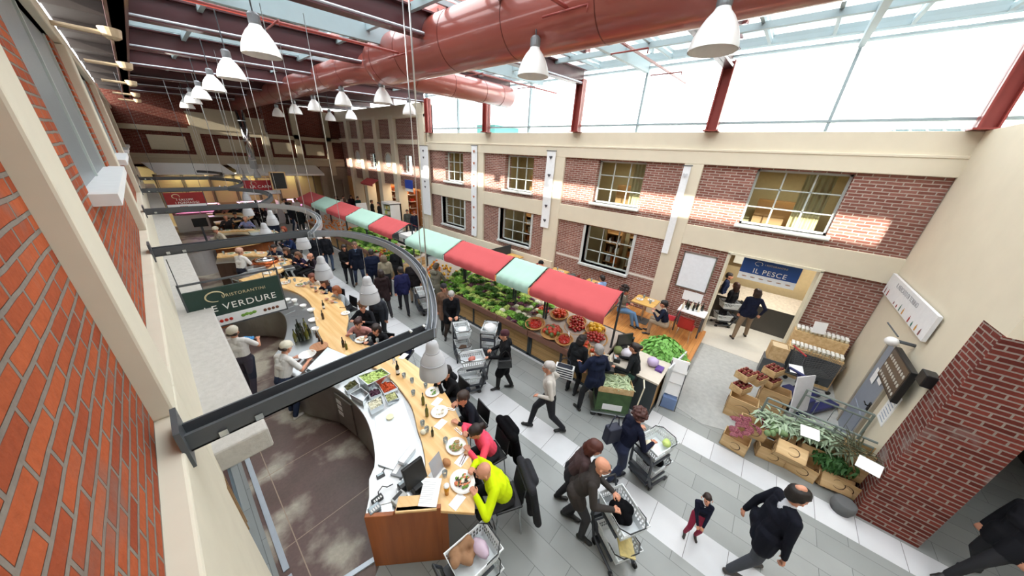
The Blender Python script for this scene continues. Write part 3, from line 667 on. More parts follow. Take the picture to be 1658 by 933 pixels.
def person(label, loc, face, h=1.72, top='#222', legs='#222', shoe='#1a1a1a', skin=SKIN, hair='short', hairc='#2a1d16', lean=0, pelvis=None, tw=0,
           hl=None, hr=None, fl=None, fr=None, headp=0, heady=0, coat=0, det=1, sit=False, build=1.12, sleeve='long', apron=None, collar=None, puffy=0, hat=None, group=None, seatz=None, tmat=None, glasses=False, hood=False, curl=.6, cap=None, hs=1.08, z=0, spot=False):
    """face: world degrees the person looks towards (0 = +X). hands and feet are given in the person's own frame (x right, y forward)."""
    k = h/1.72; B = build
    t = thing('person', label, 'person', (loc[0], loc[1], loc[2] if len(loc) > 2 else 0), math.radians(face-90), group)
    hipz = .91*k if pelvis is None and not sit else None
    if sit: pel = V(0, 0, seatz if seatz else .55) + V(0, 0, .1*k)
    elif pelvis is not None: pel = V(*pelvis)
    else: pel = V(0, 0, hipz)
    L = math.radians(lean); R = rotm('z', math.radians(tw)) @ rotm('x', -L)
    def tp(x, y, z): return pel + R @ (V(x, y, z)*k)
    fl = V(*fl) if fl is not None else V(-.1*k, 0, .0); fr = V(*fr) if fr is not None else V(.1*k, 0, .0)
    caps = []
    def cp(a, ra, b, rb, reg): caps.append((tuple(a), ra*k, tuple(b), rb*k, reg))
    mats = {'top': tmat or H('garment '+top, top, .85, var=.12, scale=9, bump=.3, spec=.2), 'legs': H('trousers '+legs, legs, .85, var=.12, bump=.2), 'shoe': H('shoes '+shoe, shoe, .5), 'skin': skin,
            'lips': LIPS, 'eye': EYEM, 'hair': H('hair '+hairc, hairc, .55, var=.3, scale=60)}
    if apron: mats['apron'] = H('apron '+apron, apron, .85)
    if collar: mats['collar'] = H('collar '+collar, collar, .8)
    pf = 1 + .22*puffy
    # legs
    for sx, f in ((-1, fl), (1, fr)):
        hip = tp(sx*.085, 0, -.02)
        ank = f + V(0, 0, .085*k)
        toe_dir = V(0, 1, 0)
        hint = V(sx*.12, 1, .15) if not sit else V(sx*.15, .8, .8)
        kn, ank = ik(hip, ank, .42*k, .42*k, hint)
        cp(hip, .088*B, kn, .058*B, 'legs'); cp(kn, .058*B, ank+V(0, 0, .02*k), .043*B, 'legs')
        heel = ank + V(0, -.035*k, -.045*k); toe = ank + V(sx*.02*k, .155*k, -.058*k)
        cp(heel, .036, ank+V(0, .05*k, -.04*k), .038, 'shoe'); cp(ank+V(0, .04*k, -.045*k), .036, toe, .026, 'shoe'); cp(ank+V(sx*.012*k, .08*k, -.056*k), .03, toe+V(sx*.012*k, -.02*k, 0), .027, 'shoe')
    # torso
    for sx in (-1, 1):
        cp(tp(sx*.055, 0, .0), .10*B, tp(sx*.05, 0, .2), .088*B*pf, 'legs' if not coat else 'top')
        cp(tp(sx*.052, 0, .13), .095*B*pf, tp(sx*.075, .008, .40), .088*B*pf, 'top')
    cp(tp(-.05, .01, .30), .108*B*pf, tp(.05, .01, .30), .108*B*pf, 'top')
    cp(tp(-.12, 0, .46), .066*pf, tp(.12, 0, .46), .066*pf, 'top')
    cp(tp(0, -.005, .44), .075, tp(0, 0, .53), .055, 'collar' if collar else 'top')
    if hood: cp(tp(-.06, -.10, .47), .06, tp(.06, -.10, .47), .06, 'top')
    if coat:
        # skirt of a coat following the thighs
        for sx, f in ((-1, fl), (1, fr)):
            hip = tp(sx*.085, 0, -.02); kn, _ = ik(hip, f+V(0, 0, .085*k), .42*k, .42*k, V(sx*.12, 1, .15) if not sit else V(sx*.15, .8, .8))
            e = hip + (kn-hip)*min(coat, 1.0)
            e[2] = min(e[2], hip[2]-.0) if not sit else e[2]
            cp(hip+V(0, 0, .05), .112*B, e, .098*B, 'top')
            cp(tp(0, -.01, 0), .10*B, (hip+e)/2*V(.3, 1, 1)+V(0, -.03, 0), .09*B, 'top')
    if apron:
        cp(tp(-.05, .055, .34), .055, tp(.05, .055, .34), .055, 'apron'); cp(tp(-.06, .05, .02), .085, tp(.06, .05, .02), .085, 'apron')
        for sx, f in ((-1, fl), (1, fr)):
            hip = tp(sx*.085, 0, -.02); kn, _ = ik(hip, f+V(0, 0, .085*k), .42*k, .42*k, V(sx*.12, 1, .15)); cp(hip+V(0, .02, 0), .094*B, kn, .07, 'apron')
    # neck + head
    nk = tp(0, .005, .53); hp = math.radians(headp)+L*.35; hy = math.radians(heady)
    HR = R @ rotm('x', L*.65) @ rotm('z', hy) @ rotm('x', -math.radians(headp)) if True else R
    hc = nk + HR @ (V(0, .012, .128)*k)
    hk = k*hs
    def hd(x, y, z): return hc + HR @ (V(x, y, z)*hk)
    cp(nk-V(0, 0, .02), .052, hd(0, -.012, -.06), .05, 'skin')
    cp(hd(0, -.02, .03), .086, hd(0, .005, .025), .082, 'skin'); cp(hd(0, .02, -.01), .072, hd(0, .035, -.06), .048, 'skin')
    cp(hd(0, .07, .02), .028, hd(0, .065, -.055), .032, 'skin')
    if det >= 1:
        cp(hd(0, .088, .018), .011, hd(0, .104, -.022), .014, 'skin')
        for sx in (-1, 1):
            cp(hd(sx*.083, -.005, .012), .012, hd(sx*.08, 0, -.022), .011, 'skin'); cp(hd(sx*.088, -.012, .01), .011, hd(sx*.088, -.01, -.005), .012, 'skin')
            cp(hd(sx*.03, .082, .018), .0095, hd(sx*.035, .08, .018), .0095, 'eye'); cp(hd(sx*.022, .087, .034), .0065, hd(sx*.046, .077, .036), .006, 'hair')
        cp(hd(-.018, .089, -.048), .0085, hd(.018, .089, -.048), .0085, 'lips')
    # arms
    ends = []
    for sx, hnd in ((-1, hl), (1, hr)):
        sh = tp(sx*.168*(1+.08*(B-1)), 0, .452)
        tgt = V(*hnd) if hnd is not None else sh + V(sx*.05*k, .04*k, -.52*k)
        el, wr = ik(sh, tgt, .285*k, .25*k, V(sx*.55, -.8, -.45))
        cp(sh, .056*pf, el, .045*pf, 'top')
        if sleeve == 'long': cp(el, .045*pf, wr, .033*pf, 'top')
        else: caps.pop(); cp(sh, .056*pf, sh+(el-sh)*.75, .053, 'top'); cp(sh, .045, el, .038, 'skin'); cp(el, .037, wr, .026, 'skin')
        fd = (wr-el)/np.linalg.norm(wr-el); side = np.cross(fd, V(0, 0, 1)); side /= (np.linalg.norm(side)+1e-9); dn = np.cross(side, fd)*1.0
        if dn[2] > 0: dn = -dn
        w0 = wr; 
        cp(w0-fd*.01, .025, w0+fd*.03*k, .024, 'skin')
        inner = -sx
        latv = side if side[0]*inner > 0 else -side     # towards the thumb side
        for j in (-1, 1): cp(w0+fd*.03*k+latv*.014*k*j, .017, w0+fd*.085*k+latv*.024*k*j, .016, 'skin')
        if det >= 1:
            fr_ = .0088 if det >= 2 else .011
            for j, ln in enumerate((.068, .076, .07, .055)):
                b0 = w0+fd*.088*k+latv*(.031-.0205*j)*k; m1 = b0+(fd*.55+dn*.35)*ln*k*.62; m2 = m1+(fd*.25+dn*.8)*ln*k*.45
                cp(b0, fr_, m1, fr_*.95, 'skin'); cp(m1, fr_*.95, m2, fr_*.8, 'skin')
            t0 = w0+fd*.035*k+latv*.028*k; t1 = t0+(latv*.75+fd*.6+dn*.2)*.042*k; t2 = t1+(fd*.9+dn*.35)*.03*k
            cp(t0, .0125, t1, .0105, 'skin'); cp(t1, .0105, t2, .009, 'skin')
    vox = {2: .0085, 1: .0125, 0: .024}[det]
    me = skinned(caps, 'body', vox*k if h > 1.2 else vox*.7, mats, 2 if det else 1)
    o = bpy.data.objects.new('body', me); C.objects.link(o); o.parent = t
    # hair / hat
    hcps = []
    def hp_(a, ra, b, rb): hcps.append((tuple(a), ra*k, tuple(b), rb*k, 'hair'))
    if hair in ('short', 'long', 'pony', 'curly', 'bob', 'thin', 'bun') and not hat:
        if hair == 'thin':
            hp_(hd(-.06, -.03, -.005), .034, hd(.06, -.03, -.005), .034); hp_(hd(-.045, -.075, .0), .03, hd(.045, -.075, .0), .03); hp_(hd(-.04, -.08, .04), .02, hd(.04, -.08, .04), .02)
        else:
            hp_(hd(0, -.03, .05), .092, hd(0, .012, .058), .083); hp_(hd(0, -.05, .0), .078, hd(0, -.04, .03), .084)
            hp_(hd(-.055, -.02, .02), .04, hd(.055, -.02, .02), .04)
        if hair in ('long', 'bob'):
            z = -.2 if hair == 'long' else -.09
            hp_(hd(0, -.06, .0), .08, hd(0, -.075, z*.7), .065); 
            for sx in (-1, 1): hp_(hd(sx*.062, -.02, .03), .042, hd(sx*.072, -.02, z*.8), .034); hp_(hd(sx*.05, -.06, 0), .05, hd(sx*.06, -.07, z), .035)
        if hair == 'pony': hp_(hd(0, -.10, .05), .032, hd(0, -.13, .03), .042); hp_(hd(0, -.13, .03), .042, hd(0, -.14, -.07), .02)
        if hair == 'bun': hp_(hd(0, -.11, .07), .045, hd(0, -.12, .07), .045)
        if hair == 'curly':
            rr = random.Random(int(abs(loc[0])*91+abs(loc[1])*37))
            for _ in range(46):
                a = rr.uniform(0, 2*PI); e = rr.uniform(-.5, 1.35); d_ = V(math.cos(a)*math.cos(e), math.sin(a)*math.cos(e)-.25, math.sin(e)+.12)
                if d_[1] > .35 and d_[2] < .55: continue
                c_ = V(0, -.012, .03)+d_*.085*(1+.25*curl); hp_(hd(*c_), .028, hd(*(c_*1.12)), .024)
    if hcps:
        hm = skinned(hcps, 'hair', .011 if det else .02, mats, 1)
        o = bpy.data.objects.new('hair', hm); C.objects.link(o); o.parent = t
    if hat:
        hm = {'hair': H('hat '+hat, hat, .9, bump=.4)}
        cs = [(tuple(hd(0, -.02, .055)), .1*k, tuple(hd(0, .01, .06)), .092*k, 'hair')]
        if hat and cap: cs.append((tuple(hd(-.03, .09, .06)), .014*k, tuple(hd(.03, .09, .06)), .014*k, 'hair')); cs.append((tuple(hd(-.02, .13, .045)), .012*k, tuple(hd(.02, .13, .045)), .012*k, 'hair'))
        me2 = skinned(cs, 'hat', .012, hm, 1); o = bpy.data.objects.new('hat', me2); C.objects.link(o); o.parent = t
        if hairc and hair != 'none':
            cs = [(tuple(hd(-.05, -.06, -.01)), .04*k, tuple(hd(.05, -.06, -.01)), .04*k, 'hair')]
            if hair in ('long', 'bob', 'pony'): cs.append((tuple(hd(0, -.08, -.02)), .06*k, tuple(hd(0, -.08, -.14)), .04*k, 'hair'))
            me2 = skinned(cs, 'hair', .012, mats, 1); o = bpy.data.objects.new('hair', me2); C.objects.link(o); o.parent = t
    if glasses:
        q = MB()
        for sx in (-1, 1):
            c_ = hd(sx*.032, .1, .018); pts = [c_+HR@(V(math.cos(a)*.022, 0, math.sin(a)*.018)*k) for a in np.linspace(0, 2*PI, 12, endpoint=False)]
            q.tube([tuple(p) for p in pts], .0022, 5, closed=True); q.tube([tuple(hd(sx*.054, .098, .02)), tuple(hd(sx*.085, .0, .02))], .002, 5)
        q.build('glasses', BLACK, t)
    if spot:
        me3 = skinned([(tuple(hd(0, -.045, .112)), .036*hk, tuple(hd(0, -.01, .118)), .036*hk, 'skin')], 'scalp', .012, mats, 1); o = bpy.data.objects.new('scalp', me3); C.objects.link(o); o.parent = t
    PEOPLE.append(t)
    return t, tp, hd
# ================================================================ OVERHEAD
def seam_tube(q, pts, r, seams, n=28):
    q.tube(pts, r, n)
# air duct : one thing with its three runs
zd = 7.02
t = thing('air_duct', 'large red oxide round air duct under the roof with a branch to the clerestory', 'air duct', (4.72, 9.3, zd))
q = MB(); q.tube([(0, -17, 0), (0, -.75, 0), (0.02, -.52, 0), (.04, -.36, 0), (.05, -.28, 0)], [.5, .5, .47, .38, .2], 32); q.build('near_run', DUCTM, t, True)
arc = [(-.1, 17.4, 0), (-.1, 1.1, 0), (-.08, .75, 0), (0.0, .4, 0), (.18, .15, 0), (.45, .03, 0), (.8, 0, 0), (5.45, 0, .12), (5.55, 0, .12)]
q = MB(); q.tube(arc, [.36]*8+[.30], 30); q.build('far_run', DUCTM, t, True)
SEAM = H('dark duct seam', '#6b2f28', .4, .3)
for y in (-15, -13.2, -11.4, -9.6, -8.2, -6.8, -5.2, -3.6, -2.0, -.9): q = MB(); q.tube([(0, y-.008, 0), (0, y+.008, 0)], .504, 32); q.build('seam', SEAM, t)
for y in (1.2, 2.6, 4.0, 5.4, 6.8, 8.2, 9.6, 11, 12.4, 13.8, 15.2): q = MB(); q.tube([(-.1, y-.008, 0), (-.1, y+.008, 0)], .364, 28); q.build('seam', SEAM, t)
for x in (1.2, 2.6, 4.0, 4.9): q = MB(); q.tube([(x-.008, 0, .12*(x-.8)/4.65), (x+.008, 0, .12*(x-.8)/4.65)], .364, 28); q.build('seam', SEAM, t)
q = MB(); q.tube([(5.552, 0, .12), (5.57, 0, .12)], .29, 24); q.build('end_cap', BLACK, t)
for y in (-13, -8, -3, 3, 8, 13): q = MB(); q.tube([(0, y, .3), (0, y, .6)], .012, 6); q.build('hanger', DARKST, t)
# vertical steel flue at the far end
t = thing('steel_flue', 'shiny steel vertical flue pipe in front of the far brick wall', 'flue', (4.65, 26.2, 3.0))
q = MB(); q.tube([(0, 0, 0), (0, 0, 4.2)], .2, 24); q.build('pipe', CHROME, t, True)
for z in (.9, 2.0, 3.1): q = MB(); q.tube([(0, 0, z), (0, 0, z+.04)], .215, 24); q.build('band', STEEL, t)
# sprinkler pipes
for i, (y, z) in enumerate(((2.9, 6.75), (7.1, 6.8))):
    q = MB(); q.tube([(.5, y, z-.05), (10.3, y, z+.35)], .025, 8)
    for x in (2, 4.2, 6.4, 8.6): q.tube([(x, y-.35, z+.04*x-.12), (x, y+.35, z+.04*x-.12)], .014, 6); q.tube([(x, y-.35, z+.04*x-.12), (x, y-.35, z+.04*x-.2)], .01, 5)
    tag(q.build('sprinkler_pipe', REDC, None, True), ('thin red sprinkler pipe crossing under the nearest roof beams', 'thin red sprinkler pipe crossing above the bend of the duct')[i], 'pipe')
# bell pendant lamps
LAMPW = H('enamelled lamp white', '#f2f2f0', .3, coat=.3); LAMPT = glass('translucent lamp glass', (.97, .97, .97), .3, .55, (.95, .95, .95))
def bell(loc, label, first=None):
    if first:
        c = copy_tree(first); c.location = loc; c['label'] = label; return c
    t = thing('bell_lamp', label, 'pendant lamp', loc, 0, 'bell lamps under the roof')
    q = MB(); prof = [(.24, 0), (.235, .05), (.215, .12), (.18, .2), (.13, .28), (.085, .33), (.07, .36)]
    q.lathe(prof, 28, cap0=False, cap1=True); q.lathe([(r-.006, z) for r, z in prof], 28, cap0=False, cap1=False); q.build('shade', LAMPW, t, True)
    q = MB(); q.lathe([(.07, .36), (.075, .38), (.075, .47), (.05, .5)], 16); q.build('socket', H('grey lamp housing', '#7c7f82', .4, .5), t)
    q = MB(); q.tube([(0, 0, .5), (0, 0, 1.12)], .01, 6); q.build('rod', DARKST, t)
    q = MB(); q.ball((0, 0, .16), (.045, .045, .07), 10, 8); q.build('bulb', WHITE, t, True)
    return t
Lb = [((1.57, 6.32), 'largest bell lamp of the left row, nearest the camera'), ((1.68, 9.22), 'second bell lamp of the left row from the camera'), ((1.75, 12.0), 'third bell lamp of the left row from the camera'),
      ((1.8, 14.9), 'fourth bell lamp of the left row from the camera'), ((1.81, 17.2), 'fifth bell lamp of the left row from the camera'), ((1.9, 20.3), 'bell lamp at the far end of the left row'),
      ((4.33, 1.03), 'bell lamp burnt out white against the glazing left of the nearest red column'), ((4.32, 3.44), 'bell lamp burnt out white below the near duct'), ((4.77, 8.96), 'bell lamp hanging just under the duct junction'), ((4.51, 10.9), 'bell lamp under the bend of the duct'),
      ((4.68, 13.8), 'bell lamp under the far duct, third from the flue'), ((4.76, 16.3), 'bell lamp under the far duct, second from the flue'), ((4.83, 19.1), 'bell lamp under the far duct, next to the steel flue'),
      ((6.58, 10.6), 'bell lamp in front of the tall cream pilaster'), ((6.66, 15.5), 'bell lamp of the right row before the second pilaster'), ((6.68, 17.9), 'bell lamp at the far end of the right row')]
b0 = bell((Lb[0][0][0], Lb[0][0][1], 6.15), Lb[0][1])
for (x, y), l in Lb[1:]: bell((x, y, 6.15), l, b0)
b0.children  # keep
# small floodlights on the left wall top
t = thing('wall_floodlight', 'beige floodlight high on the left wall nearest the camera', 'floodlight', at(150, 50, z=6.25), 0, 'floodlights along the top of the left wall')
q = MB(); q.tube([(-.35, 0, 0), (.1, 0, 0)], .03, 8); q.build('arm', H('beige enamel', '#b9a588', .5), t)
q = MB(); q.lathe([(.05, 0), (.09, .03), (.11, .12), (.11, .13)], 16, (.16, 0, -.06)); q.build('head', H('beige enamel', '#b9a588', .5), t)
for (px, py), l in (((184, 105), 'second beige floodlight on the left wall'), ((199, 134), 'third beige floodlight on the left wall'), ((209, 153), 'fourth beige floodlight on the left wall'), ((214, 163), 'farthest beige floodlight on the left wall')):
    c = copy_tree(t) if not t.parent else None; c.location = at(px, py, z=6.25); c['label'] = l

# ---- curved rails over the bars
RZ = 3.35
def channel(q, pts, w_=.10, h=.11, closed=False):
    """U channel following pts: web at the bottom, two flanges"""
    P2 = [Vector((p[0], p[1])) for p in pts]; n = len(P2); L_, R_ = [], []
    for i in range(n):
        d = (P2[min(i+1, n-1)]-P2[max(i-1, 0)]).normalized(); nn = Vector((-d.y, d.x)); L_.append(P2[i]+nn*w_/2); R_.append(P2[i]-nn*w_/2)
    def strip(A, B, z0, z1):
        vs = []
        for i in range(n): vs += [(A[i].x, A[i].y, z0), (B[i].x, B[i].y, z0), (B[i].x, B[i].y, z1), (A[i].x, A[i].y, z1)]
        fs = [(4*i+j, 4*i+(j+1) % 4, 4*(i+1)+(j+1) % 4, 4*(i+1)+j) for i in range(n-1) for j in range(4)] + [(3, 2, 1, 0), tuple(4*(n-1)+j for j in range(4))]
        q._add(vs, fs)
    mid = lambda A, B, f: [a+(b-a)*f for a, b in zip(A, B)]
    strip(L_, R_, 0, .012); strip(L_, mid(L_, R_, .1), 0, h); strip(mid(L_, R_, .9), R_, 0, h); strip(mid(L_, R_, .44), mid(L_, R_, .56), 0, h*.7)
def smooth(pts, k=10):
    out = []; n = len(pts); P_ = [Vector(p) for p in pts]
    for i in range(n-1):
        a, b, c, d = P_[max(i-1, 0)], P_[i], P_[i+1], P_[min(i+2, n-1)]
        for j in range(k):
            t = j/k; out.append(.5*((2*b)+(c-a)*t+(2*a-5*b+4*c-d)*t*t+(3*b-a-3*c+d)*t**3))
    out.append(P_[-1]); return out
rail_px = [(698, 541), (701, 515), (697, 480), (684, 444), (660, 417), (630, 398), (595, 386), (555, 379), (505, 379)]
r1 = [Vector(at(x, y, z=RZ+.05)[:2]) for x, y in rail_px]
rail2_px = [(504, 382), (515, 370), (518, 360), (512, 350), (490, 340), (455, 335), (418, 333)]
r2 = [Vector(at(x, y, z=RZ+.05)[:2]) for x, y in rail2_px]
def rail(label, pts, armY, tip, desc=None):
    t = thing('curved_light_rail', label, 'light rail', (0, 0, RZ))
    q = MB(); channel(q, smooth(pts)); q.build('curved_channel', DARKST if desc is None else desc, t)
    q = MB(); channel(q, [Vector((-.27, armY)), Vector((tip, armY))], .13, .12); q.build('wall_arm', DARKST, t)
    q = MB(); q.box(-.29, -.265, armY-.13, armY+.13, -.06, .2); q.build('mounting_plate', DARKST, t)
    q = MB()
    for x in (-.12, .05): q.box(x-.02, x+.02, armY-.085, armY-.07, .02, .06)
    q.ball((tip-.06, armY, .14), .02, 8, 6); q.ball((tip-.2, armY, .14), .02, 8, 6); q.build('bolt', CHROME, t)
    for p in (pts[0], pts[3], pts[-2]): q = MB(); q.tube([(p.x, p.y, .1), (p.x, p.y, 3.5)], .006, 5); q.build('suspension_cable', STEEL, t)
    return t
rail('dark steel light rail nearest the camera, its straight arm bolted to the left wall', r1, at(697, 545, z=RZ)[1], at(697, 545, z=RZ)[0], H('worn rail steel', '#8b8f94', .45, .3))
rail('second curved light rail, over the bar behind the green sign', r2, at(504, 382, z=RZ)[1], at(504, 382, z=RZ)[0], H('pale worn rail steel', '#a8abad', .4, .5))
dY = 4.3
rail('third curved light rail over the hall bars', [p+Vector((0, dY-.2)) for p in r2], r2[-1].y+0.0, 1.75)
rail('fourth curved light rail, near the red sausage and cheese sign', [p+Vector((0, 2*dY-.2)) for p in r2], r2[-1].y+dY, 1.75)
rail('farthest curved light rail before the butcher counter', [p+Vector((0, 3*dY-.2)) for p in r2], r2[-1].y+2*dY, 1.75)
# cone lamps hung from the rails
CONE = H('pale grey lamp cone', '#b9bbbf', .5, var=.02)
t0 = thing('cone_lamp', 'largest grey cone lamp hanging from the tip of the nearest rail arm', 'pendant lamp', (0, 0, 0), 0, 'grey cone lamps over the bars')
q = MB(); prof = [(.17, 0), (.172, .03), (.165, .1), (.145, .2), (.115, .29), (.085, .335), (.078, .345), (.075, .42), (.06, .47), (.04, .485)]
q.lathe(prof, 28, cap0=False); q.lathe([(r-.005, z) for r, z in prof[:-1]], 28, cap0=False, cap1=False); q.build('shade', CONE, t0, True)
q = MB(); q.lathe([(.150, .198), (.153, .2), (.153, .21), (.144, .213)], 28, cap0=False, cap1=False); q.lathe([(.082, .338), (.086, .34), (.086, .35), (.078, .352)], 28, cap0=False, cap1=False); q.build('rib', H('darker lamp ring', '#a9abb0', .5), t0, True)
q = MB(); q.ball((0, 0, .12), (.05, .05, .07), 10, 8); q.build('bulb', WHITE, t0, True)
q = MB(); q.tube([(0, 0, .48), (0, 0, .97)], .004, 5); q.build('cable', STEEL, t0)
CL = [((703, 606), .17, 2.48, 'largest grey cone lamp hanging from the tip of the nearest rail arm'), ((600, 488), .17, 2.45, 'grey cone lamp over the gap between the two nearest bars, in front of the shoppers'), ((526, 450), .17, 2.4, 'grey cone lamp hanging left of the couple in the aisle'),
      ((493, 402), .17, 2.4, 'grey cone lamp crossing the second rail arm'), ((434, 388), .17, 2.4, 'left grey cone lamp over the third bar'), ((443, 364), .17, 2.4, 'grey cone lamp behind the third bar lamp, over diners'), ((404, 349), .17, 2.4, 'grey cone lamp right of the red sausage and cheese sign'),
      ((401, 325), .17, 2.4, 'grey cone lamp below the steel flue'), ((399, 297), .17, 2.4, 'farthest small grey cone lamp below the flue'), ((418, 288), .17, 2.5, 'wide grey cone lamp at the foot of the steel flue'), ((390, 282), .17, 2.5, 'small grey cone lamp before the butcher counter')]
for i, (pp, r, z, l) in enumerate(CL):
    c = t0 if i == 0 else copy_tree(t0); c.location = at(*pp, z=z) if i < 8 else at(*pp, Y=23.5); c['label'] = l

# ---- signs
GOLD = H('faded gold lettering', '#c9bd98', .6); WT = H('white lettering', '#efefea', .6)
def face_y(x, y, z): return Matrix.Translation((x, y, z)) @ Matrix.Rotation(PI/2, 4, 'X')
def sign(name, label, loc, w_, h, col, lines, fruits, rot=0, hang=.5):
    t = thing(name, label, 'sign', loc, rot)
    q = MB(); q.box(-w_/2, w_/2, 0, .04, 0, h); q.build('board', H('sign '+col, col, .5), t)
    q = MB(); q.box(-w_/2, w_/2, -.006, 0, 0, h*.27); q.build('picture_strip', H('sign strip', '#dfe3e6', .6), t)
    q = MB(); 
    for x in (-w_/2-.01, w_/2+.01): q.box(x-.012, x+.012, 0.0, .04, -.02, h+.14)
    q.box(-w_/2-.02, w_/2+.02, 0, .04, -.03, -.005); q.box(-w_/2-.02, w_/2+.02, 0, .04, h+.11, h+.135)
    for x in (-w_*.3, 0, w_*.42, w_*.34): q.tube([(x, .02, h), (x, .02, h+.13)], .006, 5)
    q.build('frame', DARKST, t)
    if hang:
        for x in (-w_/2, w_/2): q = MB(); q.tube([(x, .02, h+.13), (x, .02, h+.13+hang)], .006, 5); q.build('hanger', DARKST, t)
    q = MB(); n = 26
    a0 = [(-w_*.22+math.cos(a)*h*.13*(1.3), -.004, h*.78+math.sin(a)*h*.13) for a in np.linspace(-.6, 4.9, n)]
    q.tube(a0, [.004+.008*math.sin(PI*i/(n-1)) for i in range(n)], 5); q.build('logo_ring', GOLD, t)
    for body, size, x, z, m in lines: text_obj('lettering', body, size, m, t, face_y(x, -.006, z), .002, wscale=1.12)
    for (x, m, kind) in fruits:
        for k in range(4):
            q = MB(); e_ = w_/.9
            if kind == 'round': q.ball((x-.07+k*.045*e_, -.01, h*.12), (.019*e_, .008, .022*e_), 8, 6)
            else: q.ball((x-.09+k*.05, -.01, h*.13+(k % 2)*.01), (.034, .008, .028), 7, 5)
            q.build('printed_vegetable', m, t)
    return t
TOMM = H('tomato red', '#b3261a', .3, var=.1, coat=.3); LETM = H('lettuce green', '#6f9c3c', .6, var=.3); 
x0, x1 = -.16, 1.03
sg = at(448, 449, Y=6.35); 
sign('hanging_sign', 'dark green hanging sign reading LE VERDURE above the near bar', ((-.16+sg[0]+.02)/2, 6.35, 2.17), sg[0]+.18, .66, '#1f3a33',
     [('I RISTORANTINI', .072, .10, .50, GOLD), ('LE VERDURE', .155, .03, .31, WT)], [(-.28, TOMM, 'round'), (.08, LETM, 'leaf'), (.36, H('brown mushroom print', '#6a3a22', .6), 'round')], hang=.42)
sign('hanging_sign', 'red hanging sign reading I SALUMI I FORMAGGI over the far bars', (.62, 15.4, 2.75), .95, .52, '#8c1f22',
     [('I SALUMI', .095, -.02, .29, WT), ('I FORMAGGI', .095, 0.02, .19, WT)], [(-.1, H('ham print', '#a0504a', .6), 'round')], hang=3.2)
a_ = at(440, 303, Y=21); sign('hanging_sign', 'small red hanging sign with a white strip in front of the butcher counter', (a_[0]-.4, 21, a_[2]-.35), 1.5, .7, '#a01f2c', [('LA CARNE', .2, 0, .38, WT)], [(0, H('ham print', '#a0504a', .6), 'round')], hang=3.4)
a_ = at(452, 293, Y=20.5); t = thing('framed_chalkboard', 'black chalkboard in a pale wooden frame hanging beside the small red sign', 'chalkboard', a_)
q = MB(); q.box(-.3, .3, 0, .03, -.42, .42); q.build('board', H('chalkboard', '#2b2a28', .8, var=.3, scale=25), t)
q = MB(); q.box(-.34, .34, -.01, .04, .40, .46).box(-.34, .34, -.01, .04, -.46, -.40).box(-.36, -.30, -.01, .04, -.46, .46).box(.30, .36, -.01, .04, -.46, .46); q.build('frame', H('pale wood frame', '#c9a87d', .6), t)
q = MB(); q.tube([(0, .02, .46), (0, .02, 4.2)], .006, 5); q.build('hanger', DARKST, t)
# IL PESCE sign in the doorway, faces -X
t = thing('hanging_sign', 'blue hanging sign reading IL PESCE in the doorway', 'sign', (10.85, -.38, 2.06), -PI/2)
w_, h = 1.3, .66
q = MB(); q.box(-w_/2, w_/2, 0, .05, 0, h); q.build('board', H('sign blue', '#17468c', .5), t)
q = MB(); q.box(-w_/2, w_/2, -.006, 0, 0, h*.3); q.build('picture_strip', H('sign strip', '#dfe3e6', .6), t)
text_obj('lettering', 'IL PESCE', .19, WT, t, face_y(.03, -.006, .30), .002, wscale=1.1); text_obj('lettering', 'I RISTORANTINI', .07, GOLD, t, face_y(.12, -.006, .52), .002)
q = MB(); q.tube([(-.27+math.cos(a)*.085, -.004, .52+math.sin(a)*.06) for a in np.linspace(-.6, 4.9, 20)], .005, 5); q.build('logo_ring', WT, t)
for k in range(6): q = MB(); q.ball((-.5+k*.2, -.008, .1), (.06, .006, .018), 8, 5); q.build('printed_fish', H('fish print', '#9a7a66', .6), t)
for x in (-.5, .5): q = MB(); q.tube([(x, .02, h), (x, .02, h+.2)], .008, 5); q.build('hanger', DARKST, t)
# vertical banners on the pillars
def banner(px, py0, py1, y0, y1, label, marks, mcol, z0, z1):
    t = thing('vertical_banner', label, 'banner', (XF-.2 if y1 > 15 else XF-.06, (y0+y1)/2, z0))
    q = MB(); q.sheet(lambda u, v: ((.012*math.sin(v*9)), (u-.5)*(y1-y0), v*(z1-z0)), 2, 24, .006); q.build('cloth', H('banner cloth', '#e9ecee', .8), t)
    q = MB(); q.tube([(0, -(y1-y0)/2-.03, z1-z0), (0, (y1-y0)/2+.03, z1-z0)], .015, 6); q.build('rod', DARKST, t)
    for f in marks:
        z = f*(z1-z0); s = .07; q = MB()
        hp = [(0, -s), (s*.95, s*.15), (s*.9, s*.62), (s*.45, s*.8), (0, s*.45), (-s*.45, s*.8), (-s*.9, s*.62), (-s*.95, s*.15)]
        q.wallprism([(a, z+b) for a, b in hp], 'x', -.022, -.014); q.build('printed_heart' if mcol else 'printed_pot', mcol or H('terracotta print', '#b06a50', .7), t)
HC = H('dark heart print', '#4a4a50', .7)
a = at(670, 240, X=10.3); b_ = at(690, 240, X=10.3); c_ = at(686, 370, X=10.3)
banner(0, 0, 0, 15.1, 15.95, 'white banner with dark hearts at the corner where the tall wall starts', (.93, .84, .5, .42), HC, 1.6, 5.3)
banner(0, 0, 0, 11.35, 11.75, 'white banner with a row of terracotta pots on the third pillar', (.1, .22, .34, .46, .58, .7, .82, .94), None, 1.1, 5.4)
banner(0, 0, 0, 6.95, 7.35, 'white banner with dark hearts on the second pillar', (.92, .7, .3, .1), HC, 2.35, 5.3)
banner(0, 0, 0, 2.22, 2.42, 'narrow white banner on the pillar left of the doorway', (.9, .5), H('pale grey print', '#c9ccd0', .7), 2.4, 5.05)
